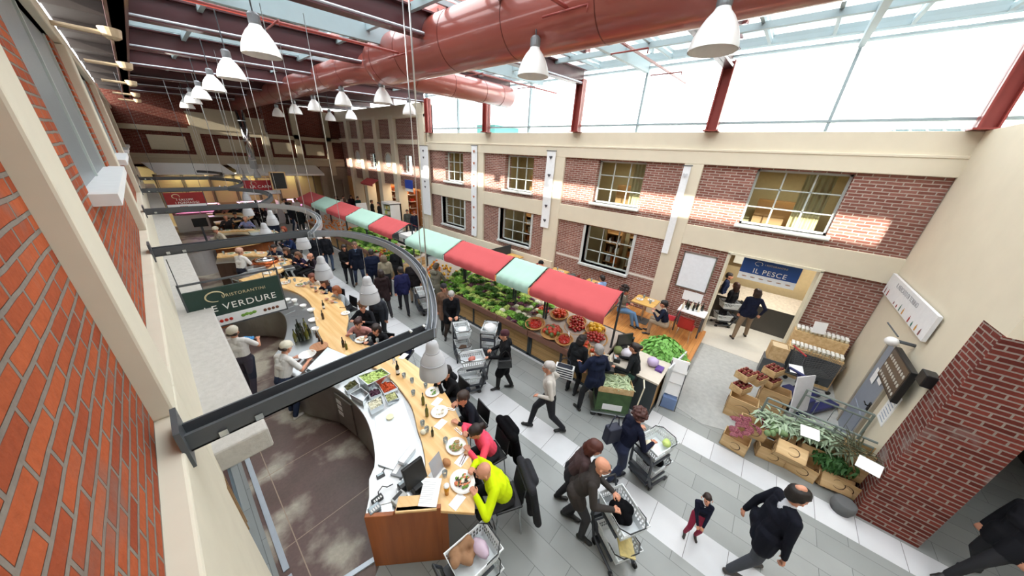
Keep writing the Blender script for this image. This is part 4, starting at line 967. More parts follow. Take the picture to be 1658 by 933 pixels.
# ================================================================ BARS
def A2(px, py, z): return at(px, py, z=z)[:2]
def rel(pts, c): return [(p[0]-c[0], p[1]-c[1]) for p in pts]
def smooth2(pts, k=5): return [(v.x, v.y) for v in smooth([Vector(p) for p in pts], k)]
ZT = 1.06
outer1 = [A2(*p, ZT) for p in ((769, 832), (769, 790), (763, 740), (750, 692), (728, 647), (702, 612), (678, 596), (649, 577), (625, 567), (597, 560), (572, 553))]
inner1 = [A2(*p, ZT) for p in ((711, 828), (690, 797), (689, 748), (683, 715), (677, 698), (668, 662), (655, 640), (636, 617), (610, 598), (584, 585), (556, 574))]
steelv = [A2(*p, 1.02) for p in ((592, 833), (606, 759), (605, 719), (593, 679), (570, 649), (541, 627), (512, 619), (482, 612), (458, 597), (443, 577))]
outer2 = [A2(*p, ZT) for p in ((572, 553), (562, 537), (565, 515), (558, 495), (547, 477), (534, 464), (518, 455), (498, 450), (470, 449), (440, 456))]
inner2 = [A2(*p, ZT) for p in ((556, 574), (532, 562), (519, 545), (512, 525), (508, 505), (500, 488), (486, 477), (470, 470), (455, 466), (440, 463))]
steelv2 = [A2(*p, 1.02) for p in ((443, 577), (458, 556), (464, 537), (464, 520), (458, 508), (446, 501), (430, 497), (410, 496), (392, 498), (370, 505))]
def bar(label, O, I, S, S0, panel=True, name='bar_counter'):
    c = I[0]; t = thing(name, label, 'bar counter', (c[0], c[1], 0))
    O, I, S = [smooth2(rel(x, c), 4) for x in (O, I, S)]
    body = S + I[::-1]
    q = MB(); q.prism([(x+.0, y) for x, y in body], .1, .98); q.build('base', STEELD, t)
    q = MB(); q.prism([(S[i][0], S[i][1]) for i in range(len(S))] + I[::-1], .98, 1.02); q.build('steel_worktop', STEEL, t, bevel=.006)
    I2 = [(i[0]*.75+o[0]*.25, i[1]*.75+o[1]*.25) for i, o in zip(I, O)]
    q = MB(); q.prism(I+I2[::-1], .0, 1.02); q.build('front_wall', ORW, t)
    q = MB(); q.prism(I+O[::-1], 1.02, 1.07); q.build('wooden_bar_top', BARW, t, bevel=.008)
    return t, c
tb, cb = bar('nearest curved bar with blond wood top and steel worktop, below the green sign', outer1, inner1, steelv, None)
# end panel of the near bar
pa = A2(592, 832, 1.05); pb = A2(712, 820, 1.08); d = Vector((pb[0]-pa[0], pb[1]-pa[1])); Ln = d.length; ang = math.atan2(d.y, d.x)
e = bpy.data.objects.new('end_panel', None)
q = MB(); q.M = Matrix.Translation((pa[0]-cb[0], pa[1]-cb[1], 0)) @ Matrix.Rotation(ang, 4, 'Z')
q.wallprism([(0, 0), (Ln+.02, 0), (Ln+.02, 1.13), (Ln*.42, 1.13), (Ln*.38, 1.06), (0, 1.06)], 'y', -.05, 0)
q.build('end_panel', ORW, tb, bevel=.006)
q = MB(); q.M = Matrix.Translation((pa[0]-cb[0], pa[1]-cb[1], 0)) @ Matrix.Rotation(ang, 4, 'Z'); q.box(Ln*.42, Ln*.97, -.06, .12, 1.1, 1.13); q.build('raised_shelf', BARW, tb)
q = MB(); a_, b_ = A2(716, 835, 1.0), A2(728, 903, 0); q.box(.06, .12, .0, .6, 0, 1.0); q.build('support_leg', BLACK, tb)
q = MB(); a1 = A2(553, 402+155, .8)
kk = A2(560, 640, .6); 
# steel cabinet door with a sticker on the inner face
p0 = A2(541, 627, 1.0); p1 = A2(570, 649, 1.0); dd = Vector((p1[0]-p0[0], p1[1]-p0[1])); an = math.atan2(dd.y, dd.x)
q = MB(); q.M = Matrix.Translation((p0[0]-cb[0], p0[1]-cb[1], 0)) @ Matrix.Rotation(an, 4, 'Z'); q.box(.02, dd.length-.02, -.03, -.005, .15, .9); q.build('cabinet_door', STEELD, tb, bevel=.004)
q = MB(); q.M = Matrix.Translation((p0[0]-cb[0], p0[1]-cb[1], 0)) @ Matrix.Rotation(an, 4, 'Z')
for z in (.42, .56, .70): q.box(.05, .2, -.034, -.03, z, z+.09)
q.build('label_sticker', PAPER, tb)
tb2, cb2 = bar('second curved bar behind the green sign, joined to the nearest bar', outer2, inner2, steelv2, None)
# glass covered display top at the joint
pts = [A2(x, y, 1.12) for x, y in ((498, 597), (531, 563), (590, 588), (560, 606), (540, 618))]
t = thing('display_top', 'pale blue glass display top at the joint of the two nearest bars', 'display counter', (*pts[0], 1.02)); q = MB(); q.prism(rel(pts, pts[0]), 0, .1); q.build('body', STEEL, t); q = MB(); q.prism(rel(pts, pts[0]), .1, .108); q.build('glass_top', H('pale blue glass top', '#dcebf0', .1), t)
# smaller bars further down the hall
def ringbar(cx, cy, r0, r1, r2, a0, a1, label):
    an = np.radians(np.linspace(a0, a1, 15)); f = lambda r: [(r*math.cos(a), r*math.sin(a)*.95) for a in an]
    t = thing('bar_counter', label, 'bar counter', (cx, cy, 0))
    q = MB(); q.prism(f(r0)+f(r1)[::-1], .08, .98); q.build('base', H('dark brown bar base', '#4a3426', .6), t)
    q = MB(); q.prism(f(r0)+f(r1)[::-1], .98, 1.02); q.build('steel_worktop', STEEL, t)
    q = MB(); q.prism(f(r1)+f(r2)[::-1], 1.02, 1.07); q.build('wooden_bar_top', BARW, t)
    q = MB(); q.prism(f(r1-.02)+f(r1+.1)[::-1], 0, 1.02); q.build('front_wall', ORW, t); return t
ringbar(.55, 13.3, 1.0, 1.6, 2.15, -75, 80, 'third curved bar, with the copper pan, behind the second bar')
ringbar(1.6, 17.7, .85, 1.4, 1.8, -115, 100, 'fourth curved bar around a dark brown floor, ahead of the red sausage sign')
ringbar(1.6, 22.9, .8, 1.4, 1.8, -90, 90, 'farthest curved bar under the steel flue')
# end panel block between second and third bars
p = A2(372, 452, 0); t = thing('counter_end', 'orange brown wooden counter end behind the chef at the copper pan bar', 'counter end', (-.1, 11.0, 0)); q = MB(); q.box(0, .75, 0, .05, 0, 1.05); q.box(0, .05, 0, .6, 0, 1.05); q.build('panel', ORW, t); q = MB(); q.box(-.02, .8, -.03, .1, 1.05, 1.09); q.build('cap', BARW, t)
t = thing('round_display', 'grey topped round display counter with food beside the left wall, right of the ledge', 'display counter', (.42, 16.9, 0)); q = MB(); q.lathe([(.58, .0), (.58, .95), (.62, .98), (.62, 1.03)], 28); q.build('body', H('pale grey display', '#a9a6a6', .4), t)
q = MB(); q.lathe([(.57, 1.03), (.57, 1.04)], 28); q.build('top', H('satin grey top', '#b9b9ba', .3), t)
# things behind the bars at the left wall
t = thing('till_screen', 'black till screen behind the capped chef near the far bars', 'monitor', (*A2(325, 362, 1.3), 0)); q = MB(); q.box(-.25, .25, -.02, .02, 1.15, 1.55); q.build('screen', BLACK, t); q = MB(); q.box(-.04, .04, -.03, .03, 0, 1.15); q.build('stand', DARKST, t)

# ---- trays, dishes and bottles
WCH = H('white china', '#f1efea', .2, coat=.3)
def quadtray(pxs, z0, z1, label, content, cname, cat='tray', group=None, nch=60, size=.02, grp=None):
    P4 = [A2(x, y, z1) for x, y in pxs]; c = (sum(p[0] for p in P4)/4, sum(p[1] for p in P4)/4)
    t = thing('steel_tray', label, 'tray', (*c, z0), 0, group); h = z1-z0
    A = rel(P4, c); B = [(x*.92, y*.92) for x, y in A]
    q = MB(); n = 4; vs = [(x*.9, y*.9, 0) for x, y in A]+[(x, y, h) for x, y in A]+[(x, y, h) for x, y in B]+[(x*.84, y*.84, .01) for x, y in A]
    ar = sum(A[i][0]*A[(i+1) % 4][1]-A[(i+1) % 4][0]*A[i][1] for i in range(4))
    fs = [(0, 3, 2, 1)]+[(i, (i+1) % 4, 4+(i+1) % 4, 4+i) for i in range(4)]+[(4+i, 4+(i+1) % 4, 8+(i+1) % 4, 8+i) for i in range(4)]+[(8+i, 8+(i+1) % 4, 12+(i+1) % 4, 12+i) for i in range(4)]+[(12, 13, 14, 15)]
    if ar < 0: fs = [f[::-1] for f in fs]
    q._add(vs, fs); q.build('pan', STEEL, t)
    if content:
        q = MB(); rr = random.Random(len(label))
        for k in range(nch):
            u, v = rr.random(), rr.random(); x = ((A[0][0]*(1-u)+A[1][0]*u)*(1-v)+(A[3][0]*(1-u)+A[2][0]*u)*v)*.8; y = ((A[0][1]*(1-u)+A[1][1]*u)*(1-v)+(A[3][1]*(1-u)+A[2][1]*u)*v)*.8
            zz = h*.72+rr.uniform(-.01, .02)+.03*(1-abs(2*u-1))
            q.cbox((x, y, zz), (size*rr.uniform(.8, 2.2), size*rr.uniform(.5, 1.1), size*rr.uniform(.2, .5)), rr.uniform(0, 3), rr.uniform(-.5, .5), rr.uniform(-.5, .5))
        q.M = None; q.prism([(x*.82, y*.82) for x, y in A], .012, h*.68); o = q.build(cname, content, t); o['kind'] = 'stuff'
    return t
quadtray([(578, 609), (619, 596), (633, 605), (596, 624)], 1.02, 1.2, 'large steel tray of pale green lettuce on the nearest worktop', H('pale lettuce', '#b9cf7a', .6, var=.35, scale=30), 'chopped_lettuce', nch=90, size=.035)
quadtray([(612, 622), (634, 617), (645, 628), (622, 638)], 1.02, 1.08, 'steel tray of orange shredded carrot beside the large lettuce tray', H('orange carrot', '#c94e1c', .6, var=.3, scale=30), 'shredded_carrot', nch=80, size=.022)
quadtray([(596, 634), (614, 629), (619, 637), (600, 644)], 1.02, 1.08, 'small steel tray of purple cabbage between the carrot and lettuce trays', H('purple cabbage', '#4a2038', .6, var=.3), 'shredded_cabbage', nch=50, size=.02)
quadtray([(622, 640), (640, 633), (647, 644), (628, 652)], 1.02, 1.1, 'small steel tray of pale greens below the carrot tray', H('pale greens', '#c2c48c', .6, var=.3), 'chopped_greens', nch=50, size=.02)
quadtray([(594, 652), (618, 640), (622, 654), (600, 666)], 1.02, 1.12, 'steel tray of pale onions in the front of the tray group', H('pale onion', '#e2dfc8', .6, var=.15), 'sliced_onion', nch=50, size=.02)
quadtray([(566, 638), (585, 627), (598, 637), (588, 650)], 1.02, 1.12, 'empty steel tray at the chef side of the tray group', None, '')
quadtray([(556, 626), (575, 614), (582, 622), (562, 634)], 1.02, 1.1, 'shallow steel tray left of the lettuce tray with green leaves', H('dark olive leaves', '#5a5a30', .6), 'leaves', nch=40, size=.02)
quadtray([(494, 601), (512, 589), (522, 592), (503, 607)], 1.02, 1.1, 'empty steel tray in front of the white shirted cook', None, '')
quadtray([(458, 500), (477, 495), (478, 503), (462, 510)], .94, 1.025, 'small sunken steel sink in the worktop of the second bar', None, '')
quadtray([(470, 512), (494, 509), (496, 517), (473, 521)], .94, 1.025, 'larger sunken steel sink in the worktop of the second bar', None, '')
def slab(pxs, z0, z1, name, label, cat, m, bev=.004, extra=None):
    P4 = [A2(x, y, z1) for x, y in pxs]; c = (sum(p[0] for p in P4)/len(P4), sum(p[1] for p in P4)/len(P4))
    q = MB(); q.prism(rel(P4, c), 0, z1-z0); o = q.build(name, m, None, bevel=bev); o.location = (*c, z0); tag(o, label, cat); return o
o_lid = slab([(607, 675), (652, 645), (672, 700), (686, 752), (640, 762), (612, 752)], 1.022, 1.05, 'counter_cover', 'large pale steel lid of the cold counter between trays and till', 'cover', H('milky steel lid', '#dfe6ea', .25, .2))
slab([(598, 776), (606, 757), (650, 762), (640, 812), (598, 822)], 1.022, 1.03, 'work_surface', 'white writing surface at the near end of the steel worktop', 'work surface', H('white laminate', '#eef0f2', .4))
c = at(632, 676, z=1.06); q = MB(); q.lathe([(.02, 0), (.055, 0), (.058, .02), (.02, .02)], 20); o = q.build('lid_knob', H('cream knob', '#e6e0b8', .5)); o.location = c; tag(o, 'small round cream knob on the pale steel lid', 'knob')
def device(px, py, z, dims, rot, name, label, cat, m, screen=None, keys=False):
    t = thing(name, label, cat, at(px, py, z=z), rot); w_, l, h = dims
    q = MB(); q.box(-w_/2, w_/2, -l/2, l/2, 0, h); q.build('case', m, t, bevel=min(.008, h*.3))
    if screen: q = MB(); q.box(-w_*.38, w_*.38, l*.05, l*.42, h, h+.002); q.build('screen', screen, t)
    if keys:
        q = MB()
        for i in range(4):
            for j in range(5): q.box(-w_*.36+i*w_*.2, -w_*.36+i*w_*.2+w_*.13, -l*.42+j*l*.09, -l*.42+j*l*.09+l*.06, h, h+.004)
        q.build('keypad', WHITE, t)
    return t
SCR = H('lit grey display', '#a9b8c0', .2)
device(617, 771, 1.03, (.1, .07, .015), -.2, 'smartphone', 'phone lying on the white surface of the nearest bar', 'phone', BLACK, SCR)
device(607, 826, 1.03, (.13, .09, .045), .0, 'card_reader', 'grey card reader at the near left corner of the bar', 'card reader', H('grey reader', '#7f8a90', .4), SCR, True)
device(612, 811, 1.03, (.13, .07, .05), .0, 'telephone', 'black desk telephone behind the card reader', 'telephone', BLACK, None, True)
device(648, 812, 1.03, (.16, .12, .09), .2, 'receipt_printer', 'pale receipt printer beside the till', 'printer', H('pale grey case', '#b9bbb9', .5), BLACK)
device(655, 788, 1.03, (.14, .1, .07), 0, 'till_printer', 'black till printer with a blue grey screen left of the tall till', 'printer', BLACK, SCR)
t = device(673, 790, 1.03, (.12, .22, .12), 0, 'cash_register', 'black cash register against the wooden bar top', 'cash register', BLACK)
q = MB(); q.cbox((0.02, .02, .24), (.28, .05, .3), 0, -.35); q.build('monitor', BLACK, t, bevel=.01)
device(648, 762, 1.03, (.2, .16, .03), .5, 'paper_tray', 'grey tray of white receipts between lid and till', 'tray', H('grey tray plastic', '#8b8f94', .5), PAPER)
device(660, 742, 1.05, (.26, .1, .08), .35, 'drawer_unit', 'pale steel drawer unit above the till', 'drawer unit', STEEL)
q = MB(); q.tube([(-.02, 0, 0), (.02, .02, 0), (.16, .12, 0), (.3, .17, 0)], .006, 5); o = q.build('pen_cord', DARKST); o.location = at(621, 764, z=1.04); tag(o, 'dark cord from the till to the phone on the white surface', 'cord')
q = MB(); q.tube([(0, 0, .0), (.02, .05, .03), (.09, .08, .03), (.13, .04, .01), (.2, .03, .0)], .007, 6); o = q.build('cord', BLACK); o.location = at(614, 806, z=1.06); tag(o, 'black coiled cord behind the card reader', 'cord')
# menus
t = thing('paper_menu', 'long white printed menu at the near edge of the bar', 'menu', at(699, 797, z=1.14)); q = MB()
pts = [A2(x, y, 1.14) for x, y in ((688, 774), (716, 775), (707, 822), (677, 820))]; q.prism(rel(pts, at(699, 797, z=1.14)), 0, .004); q.build('sheet', PAPER, t)
q = MB(); c = at(699, 797, z=1.14)
for k in range(11):
    a, b_ = A2(687-k*.9, 781+k*3.4, 1.14), A2(707-k*.9, 782+k*3.4, 1.14); dd = Vector((b_[0]-a[0], b_[1]-a[1])).normalized(); nn = Vector((-dd.y, dd.x))*.004
    q.prism([(a[0]-c[0], a[1]-c[1]), (b_[0]-c[0], b_[1]-c[1]), (b_[0]-c[0]+nn.x, b_[1]-c[1]+nn.y), (a[0]-c[0]+nn.x, a[1]-c[1]+nn.y)], .004, .005)
q.build('printed_lines', H('grey print', '#b9bcc0', .8), t)
q = MB(); cc = at(699, 797, z=1.07); q.box(cc[0]-.06, cc[0]+.06, cc[1]-.06, cc[1]+.06, 0, .068); o = q.build('menu_block', ORW); o.location = (0, 0, 1.072); tag(o, 'wooden block under the long white menu', 'block')
t = thing('acrylic_menu_stand', 'clear acrylic menu stand between the menu and the first plate', 'menu stand', at(708, 765, z=1.07), .25)
q = MB(); q.cbox((0, 0, .14), (.2, .004, .28), 0, -.25); q.build('panel', glass('acrylic sheet', (.93, .95, .98), .3, .25, (.85, .87, .95)), t); q = MB(); q.box(-.1, .1, -.07, .07, 0, .006); q.build('foot', WHITE, t)
def napkin(px, py, ang, label, s=(.19, .12)):
    q = MB(); q.cbox((0, 0, .002), (s[0], s[1], .004)); o = q.build('paper_placemat', PAPER); o.location = at(px, py, z=1.072); o.rotation_euler.z = ang; tag(o, label, 'placemat')
napkin(741, 812, .15, 'white paper napkin below the salad plate of the man in yellow'); napkin(748, 745, .2, 'white paper napkin between the woman in pink and the man in yellow'); napkin(714, 687, .2, 'white paper napkin below the plate of the man resting his chin'); napkin(708, 651, .3, 'white paper napkin beside the hooded diner'); napkin(654, 577, .4, 'white paper beside the bent man in navy')
def plate(px, py, r, label, food=None, fcol=None, n=20, elong=1.0, rot=0, z=1.072, sz=.02):
    t = thing('plate', label, 'plate', at(px, py, z=z), rot)
    q = MB(); q.M = Matrix.Scale(elong, 4, (0, 1, 0)); q.lathe([(r*.55, 0), (r*.62, .006), (r, .022), (r*.99, .026), (r*.6, .012), (.001, .010)], 28, cap1=False); q.build('dish', WCH, t, True)
    if food:
        q = MB(); rr = random.Random(int(px+py))
        for k in range(n):
            a = rr.uniform(0, 2*PI); d = r*.55*math.sqrt(rr.random()); s = rr.uniform(.6, 1.5)*sz
            q.mat(rr.choice(fcol)); q.ball((d*math.cos(a), d*math.sin(a)*elong, .02+.02*(1-d/r)), (s, s*.7, s*.45), 6, 5, .2)
        q.build(food, None, t)
    return t
GR = H('salad green', '#5f8a2c', .6, var=.3); OR_ = H('salmon orange', '#cf7a52', .6); BG = H('beige grain', '#a98a5c', .7, var=.2); CRM = H('cream food', '#e6ddc4', .6)
plate(749, 781, .155, 'oval plate of mixed salad in front of the man in yellow', 'salad', [GR, OR_, OR_, H('dark olive', '#3a3320', .5), CRM], 60, 1.15, 0, sz=.02)
plate(739, 724, .145, 'oval plate of grain and salad in front of the woman in pink', 'grain_salad', [BG, BG, GR], 45, 1.1)
plate(712, 668, .14, 'large white plate, nearly empty, before the man resting his chin', 'leftovers', [CRM], 6)
plate(701, 636, .13, 'white plate in front of the hooded diner', 'leftovers', [CRM, GR], 10)
plate(586, 551, .14, 'plate of pasta between the two women at the joint of the bars', 'pasta', [H('pasta', '#d9a25a', .6), CRM], 30)
plate(607, 573, .12, 'white plate beside the woman in the black cardigan', 'leftovers', [CRM], 8)
plate(545, 470, .13, 'small white plate before the woman in pale grey', 'leftovers', [CRM], 5); plate(487, 462, .13, 'plate with food beside the diner in the cream jumper', 'salad', [GR, BG], 18); plate(462, 459, .13, 'white plate at the left end of the second bar', 'leftovers', [CRM, OR_], 12)
plate(560, 508, .11, 'white bowl on the bare stretch of the second bar', 'leftovers', [CRM], 5)
def bottle(px, py, label, m, group=None, s=1.0, z=1.072, lab=None):
    t = thing('bottle', label, 'bottle', at(px, py, z=z), 0, group)
    q = MB(); q.lathe([(.034*s, 0), (.036*s, .01), (.036*s, .17*s), (.028*s, .2*s), (.014*s, .23*s), (.013*s, .29*s)], 14); q.build('glass_body', m, t, True)
    q = MB(); q.lathe([(.015*s, .29*s), (.015*s, .31*s)], 10); q.build('stopper', BLACK, t)
    if lab: q = MB(); q.lathe([(.0365*s, .04*s), (.0365*s, .12*s)], 14, cap0=False, cap1=False); q.build('paper_label', PAPER, t)
    return t
DG = H('dark green bottle glass', '#161d10', .12, coat=.5); OG = H('olive oil glass', '#59581a', .12, coat=.5); BRN = H('brown bottle glass', '#2a1509', .12, coat=.5)
bottle(645, 606, 'dark bottle standing alone beside the lettuce tray', DG, lab=1); bottle(686, 655, 'olive oil bottle before the plate of the hooded diner', OG, s=.8); bottle(692, 674, 'olive oil bottle nearer than the other, before the man resting his chin', OG, s=.8)
bottle(525, 500, 'dark bottle farther of the two on the second bar top', DG, lab=1, s=.8); bottle(524, 517, 'dark bottle nearer of the two on the second bar top', BRN, s=.8); bottle(557, 562, 'dark bottle by the arm of the woman in pink jumper', BRN, s=.8); bottle(562, 566, 'olive oil bottle by the woman in pink jumper', OG, s=.7); bottle(465, 452, 'dark bottle at the left end of the second bar', DG, s=.9); bottle(701, 706, 'small dark bottle behind the acrylic menu stand', DG, s=.6)
for i, (px, py) in enumerate(((480, 553), (487, 552), (493, 551), (499, 549), (484, 545), (491, 542), (498, 540), (503, 545), (485, 536), (496, 534))):
    bottle(px, py, 'dark wine bottle in the cluster on the steel worktop of the second bar', DG if i % 3 else OG, 'wine bottles clustered on the second bar', z=1.02)
for i, (px, py) in enumerate(((518, 553), (523, 560), (514, 547))): bottle(px, py, 'small dark bottle beside the round wooden board', BRN, 'small bottles beside the wooden board', .6)
q = MB(); q.lathe([(.001, 0), (.17, 0), (.17, .02), (.001, .02)], 28, cap0=False, cap1=False); o = q.build('round_wooden_board', wood('brown board', hexc('#a06c45'), hexc('#b98560'), .5)); o.location = at(517, 562, z=1.1); tag(o, 'round brown wooden board on the joint of the two bars', 'board')
q = MB(); q.lathe([(.06, 0), (.15, .1), (.155, .1), (.06, .01)], 24); o = q.build('white_bowl', WCH); o.location = at(500, 580, z=1.03); tag(o, 'deep white bowl beside the cook in the white cap', 'bowl')
GLS = glass('tumbler glass', (.95, .97, .98), .35, .12)
def tumbler(px, py, label, grp='water glasses on the nearest bar', s=1):
    q = MB(); q.lathe([(.028*s, 0), (.036*s, .1*s), (.034*s, .1*s), (.027*s, .006)], 14, cap1=True); o = q.build('drinking_glass', GLS, None, True); o.location = at(px, py, z=1.072); tag(o, label, 'glass', grp)
t = thing('beer_glass', 'glass of amber beer beside the salad plate', 'glass', at(724, 800, z=1.072)); q = MB(); q.lathe([(.026, 0), (.036, .15), (.034, .15), (.024, .008)], 16); q.build('glass', H('amber beer', '#c98a1c', .15), t, True); q = MB(); q.lathe([(.034, .13), (.036, .165), (.02, .17)], 16); q.build('foam', WHITE, t, True)
for i, (px, py) in enumerate(((721, 772), (722, 718), (692, 700), (685, 690), (668, 620), (670, 640), (690, 628), (655, 612), (600, 552), (612, 555), (575, 548), (638, 583))): tumbler(px, py, 'clear water glass on the nearest bar top')
for i, (px, py) in enumerate(((470, 458), (478, 456), (495, 462), (505, 466), (512, 470), (530, 474), (452, 458))): tumbler(px, py, 'clear water glass on the second bar top', 'water glasses on the second bar')
def lump(px, py, r, label, name, cat, m, z=1.072):
    q = MB(); q.ball((0, 0, r[2]), r, 12, 9, .06); o = q.build(name, m, None, True); o.location = at(px, py, z=z); tag(o, label, cat)
lump(724, 752, (.05, .07, .04), 'brown bread roll in paper beside the plate of the woman in pink', 'bread_roll', 'bread', H('bread crust', '#a8744a', .8, var=.2)); lump(686, 672+30, (.04, .05, .03), 'small cluster of shakers wrapped in white behind the oil bottles', 'shaker_set', 'shakers', CRM)
# bits on the far bars
rr = random.Random(5)
far_items = []
for (cx, cy, r, a0, a1, nm) in ((.55, 13.3, 1.88, -60, 75, 'third'), (1.6, 17.7, 1.62, -100, 95, 'fourth'), (1.6, 22.9, 1.62, -80, 85, 'farthest')):
    for k in range(9 if nm != 'farthest' else 6):
        a = math.radians(a0+(a1-a0)*(k+.5)/9); x, y = cx+r*math.cos(a), cy+r*math.sin(a)*.95
        t = thing('plate', 'white plate on the wooden top of the %s curved bar' % nm, 'plate', (x, y, 1.072), 0, 'plates on the %s bar' % nm)
        q = MB(); q.lathe([(.07, 0), (.13, .02), (.128, .025), (.001, .01)], 18, cap1=False); q.build('dish', WCH, t, True)
        q = MB(); 
        for i in range(6): q.ball((rr.uniform(-.05, .05), rr.uniform(-.05, .05), .025), (.025, .02, .012), 6, 5)
        q.build('food', rr.choice([OR_, GR, BG, CRM]), t)
        a2 = a+.12; x, y = cx+(r+.05)*math.cos(a2), cy+(r+.05)*math.sin(a2)*.95
        q = MB(); q.lathe([(.028, 0), (.036, .12), (.034, .12), (.027, .006)], 12, cap1=True); o = q.build('drinking_glass', GLS, None, True); o.location = (x, y, 1.072); tag(o, 'clear glass on the %s curved bar' % nm, 'glass', 'glasses on the %s bar' % nm)
COP = H('copper', '#b8643c', .25, .9)
t = thing('copper_pan', 'round copper pan with a steel lid on the third bar', 'pan', (*A2(431, 424, 1.1), 1.02)); q = MB(); q.lathe([(.36, 0), (.38, .16), (.36, .16), (.34, .01)], 32); q.build('pan', COP, t, True); q = MB(); q.lathe([(.35, .15), (.2, .22), (.02, .24), (.02, .26)], 32); q.build('lid', CHROME, t, True)
for i, (px, py, w_) in enumerate(((415, 436, .5), (452, 412, .3), (413, 378, .4), (352, 388, .4), (468, 436, .3))):
    q = MB(); q.box(-w_/2, w_/2, -.2, .2, 0, .09); o = q.build('steel_container', STEEL, None, bevel=.01); o.location = at(px, py, z=1.02); tag(o, ['large steel container in front of the white shirted cook', 'small steel container right of the copper pan', 'pale steel container on the fourth bar', 'steel container beside the round display', 'steel container at the right end of the third bar'][i], 'container')
q = MB(); rr = random.Random(3)
for k in range(26): q.ball((rr.gauss(0, .13), rr.gauss(0, .1), .03+rr.uniform(0, .06)), (.05, .03, .02), 7, 5)
o = q.build('sliced_meat', H('cured meat pink', '#b98472', .6, var=.2), None, True); o.location = (.42, 16.9, 1.045); tag(o, 'pile of sliced meat on the round grey display', 'meat', kind='stuff')
for i, (px, py, r, h, lb) in enumerate(((505, 505, .09, .08, 'stack of white bowls beside the sinks'), (508, 520, .11, .05, 'white dish nearest the wine bottles'), (492, 497, .08, .06, 'small white bowl behind the sinks'), (466, 487, .09, .05, 'white dish under the wooden bar edge, left'), (478, 489, .07, .08, 'white pot under the wooden bar edge, middle'), (455, 482, .1, .06, 'white pan at the left end of the second worktop'), (512, 537, .08, .1, 'white jar right of the wine bottles'), (432, 488, .1, .07, 'white tub beside the green sign'), (545, 620, .07, .09, 'white tub beside the shallow tray'))):
    q = MB(); q.lathe([(r*.6, 0), (r, h), (r*.95, h), (r*.55, .012)], 20); o = q.build('white_bowl', WCH, None, True); o.location = at(px, py, z=1.022); tag(o, lb, 'bowl')
for i, (px, py) in enumerate(((742, 700), (729, 664), (716, 618), (690, 608), (752, 745), (640, 586), (615, 560), (583, 556), (556, 498), (540, 486), (522, 466), (488, 455))):
    q = MB(); q.cbox((0, 0, .004), (.012, .17, .004)); q.cbox((.03, 0, .004), (.012, .17, .004)); q.cbox((.015, -.07, .006), (.04, .02, .003)); o = q.build('cutlery', CHROME); o.location = at(px, py, z=1.074); o.rotation_euler.z = i*.5; tag(o, 'knife and fork lying on the wooden bar top', 'cutlery', 'cutlery on the two nearest bars')
# stools
def stool(px, py, z, label, face, back=True, grp='bar stools at the nearest bar', first=None):
    loc = at(px, py, z=z) if px is not None else py
    if first is None:
        t = thing('bar_stool', label, 'stool', (loc[0], loc[1], 0), math.radians(face-90), grp)
        q = MB(); q.box(-.19, .19, -.19, .19, .60, .64); q.build('seat', BLACK, t, bevel=.015)
        for sx in (-1, 1):
            for sy in (-1, 1): q = MB(); q.tube([(sx*.15, sy*.15, .6), (sx*.2, sy*.2, 0)], .012, 8); q.build('leg', CHROME, t)
        q = MB(); q.tube([(-.18, .18, .22), (.18, .18, .22)], .01, 6); q.build('footrest', CHROME, t)
        q = MB(); q.cbox((0, -.2, .82), (.36, .02, .3), 0, .1); q.tube([(-.16, -.18, .6), (-.16, -.2, .9)], .01, 6); q.build('backrest', BLACK, t)
        return t
    c = copy_tree(first); c.location = (loc[0], loc[1], 0); c.rotation_euler = (0, 0, math.radians(face-90)); c['label'] = label; c['group'] = grp; return c

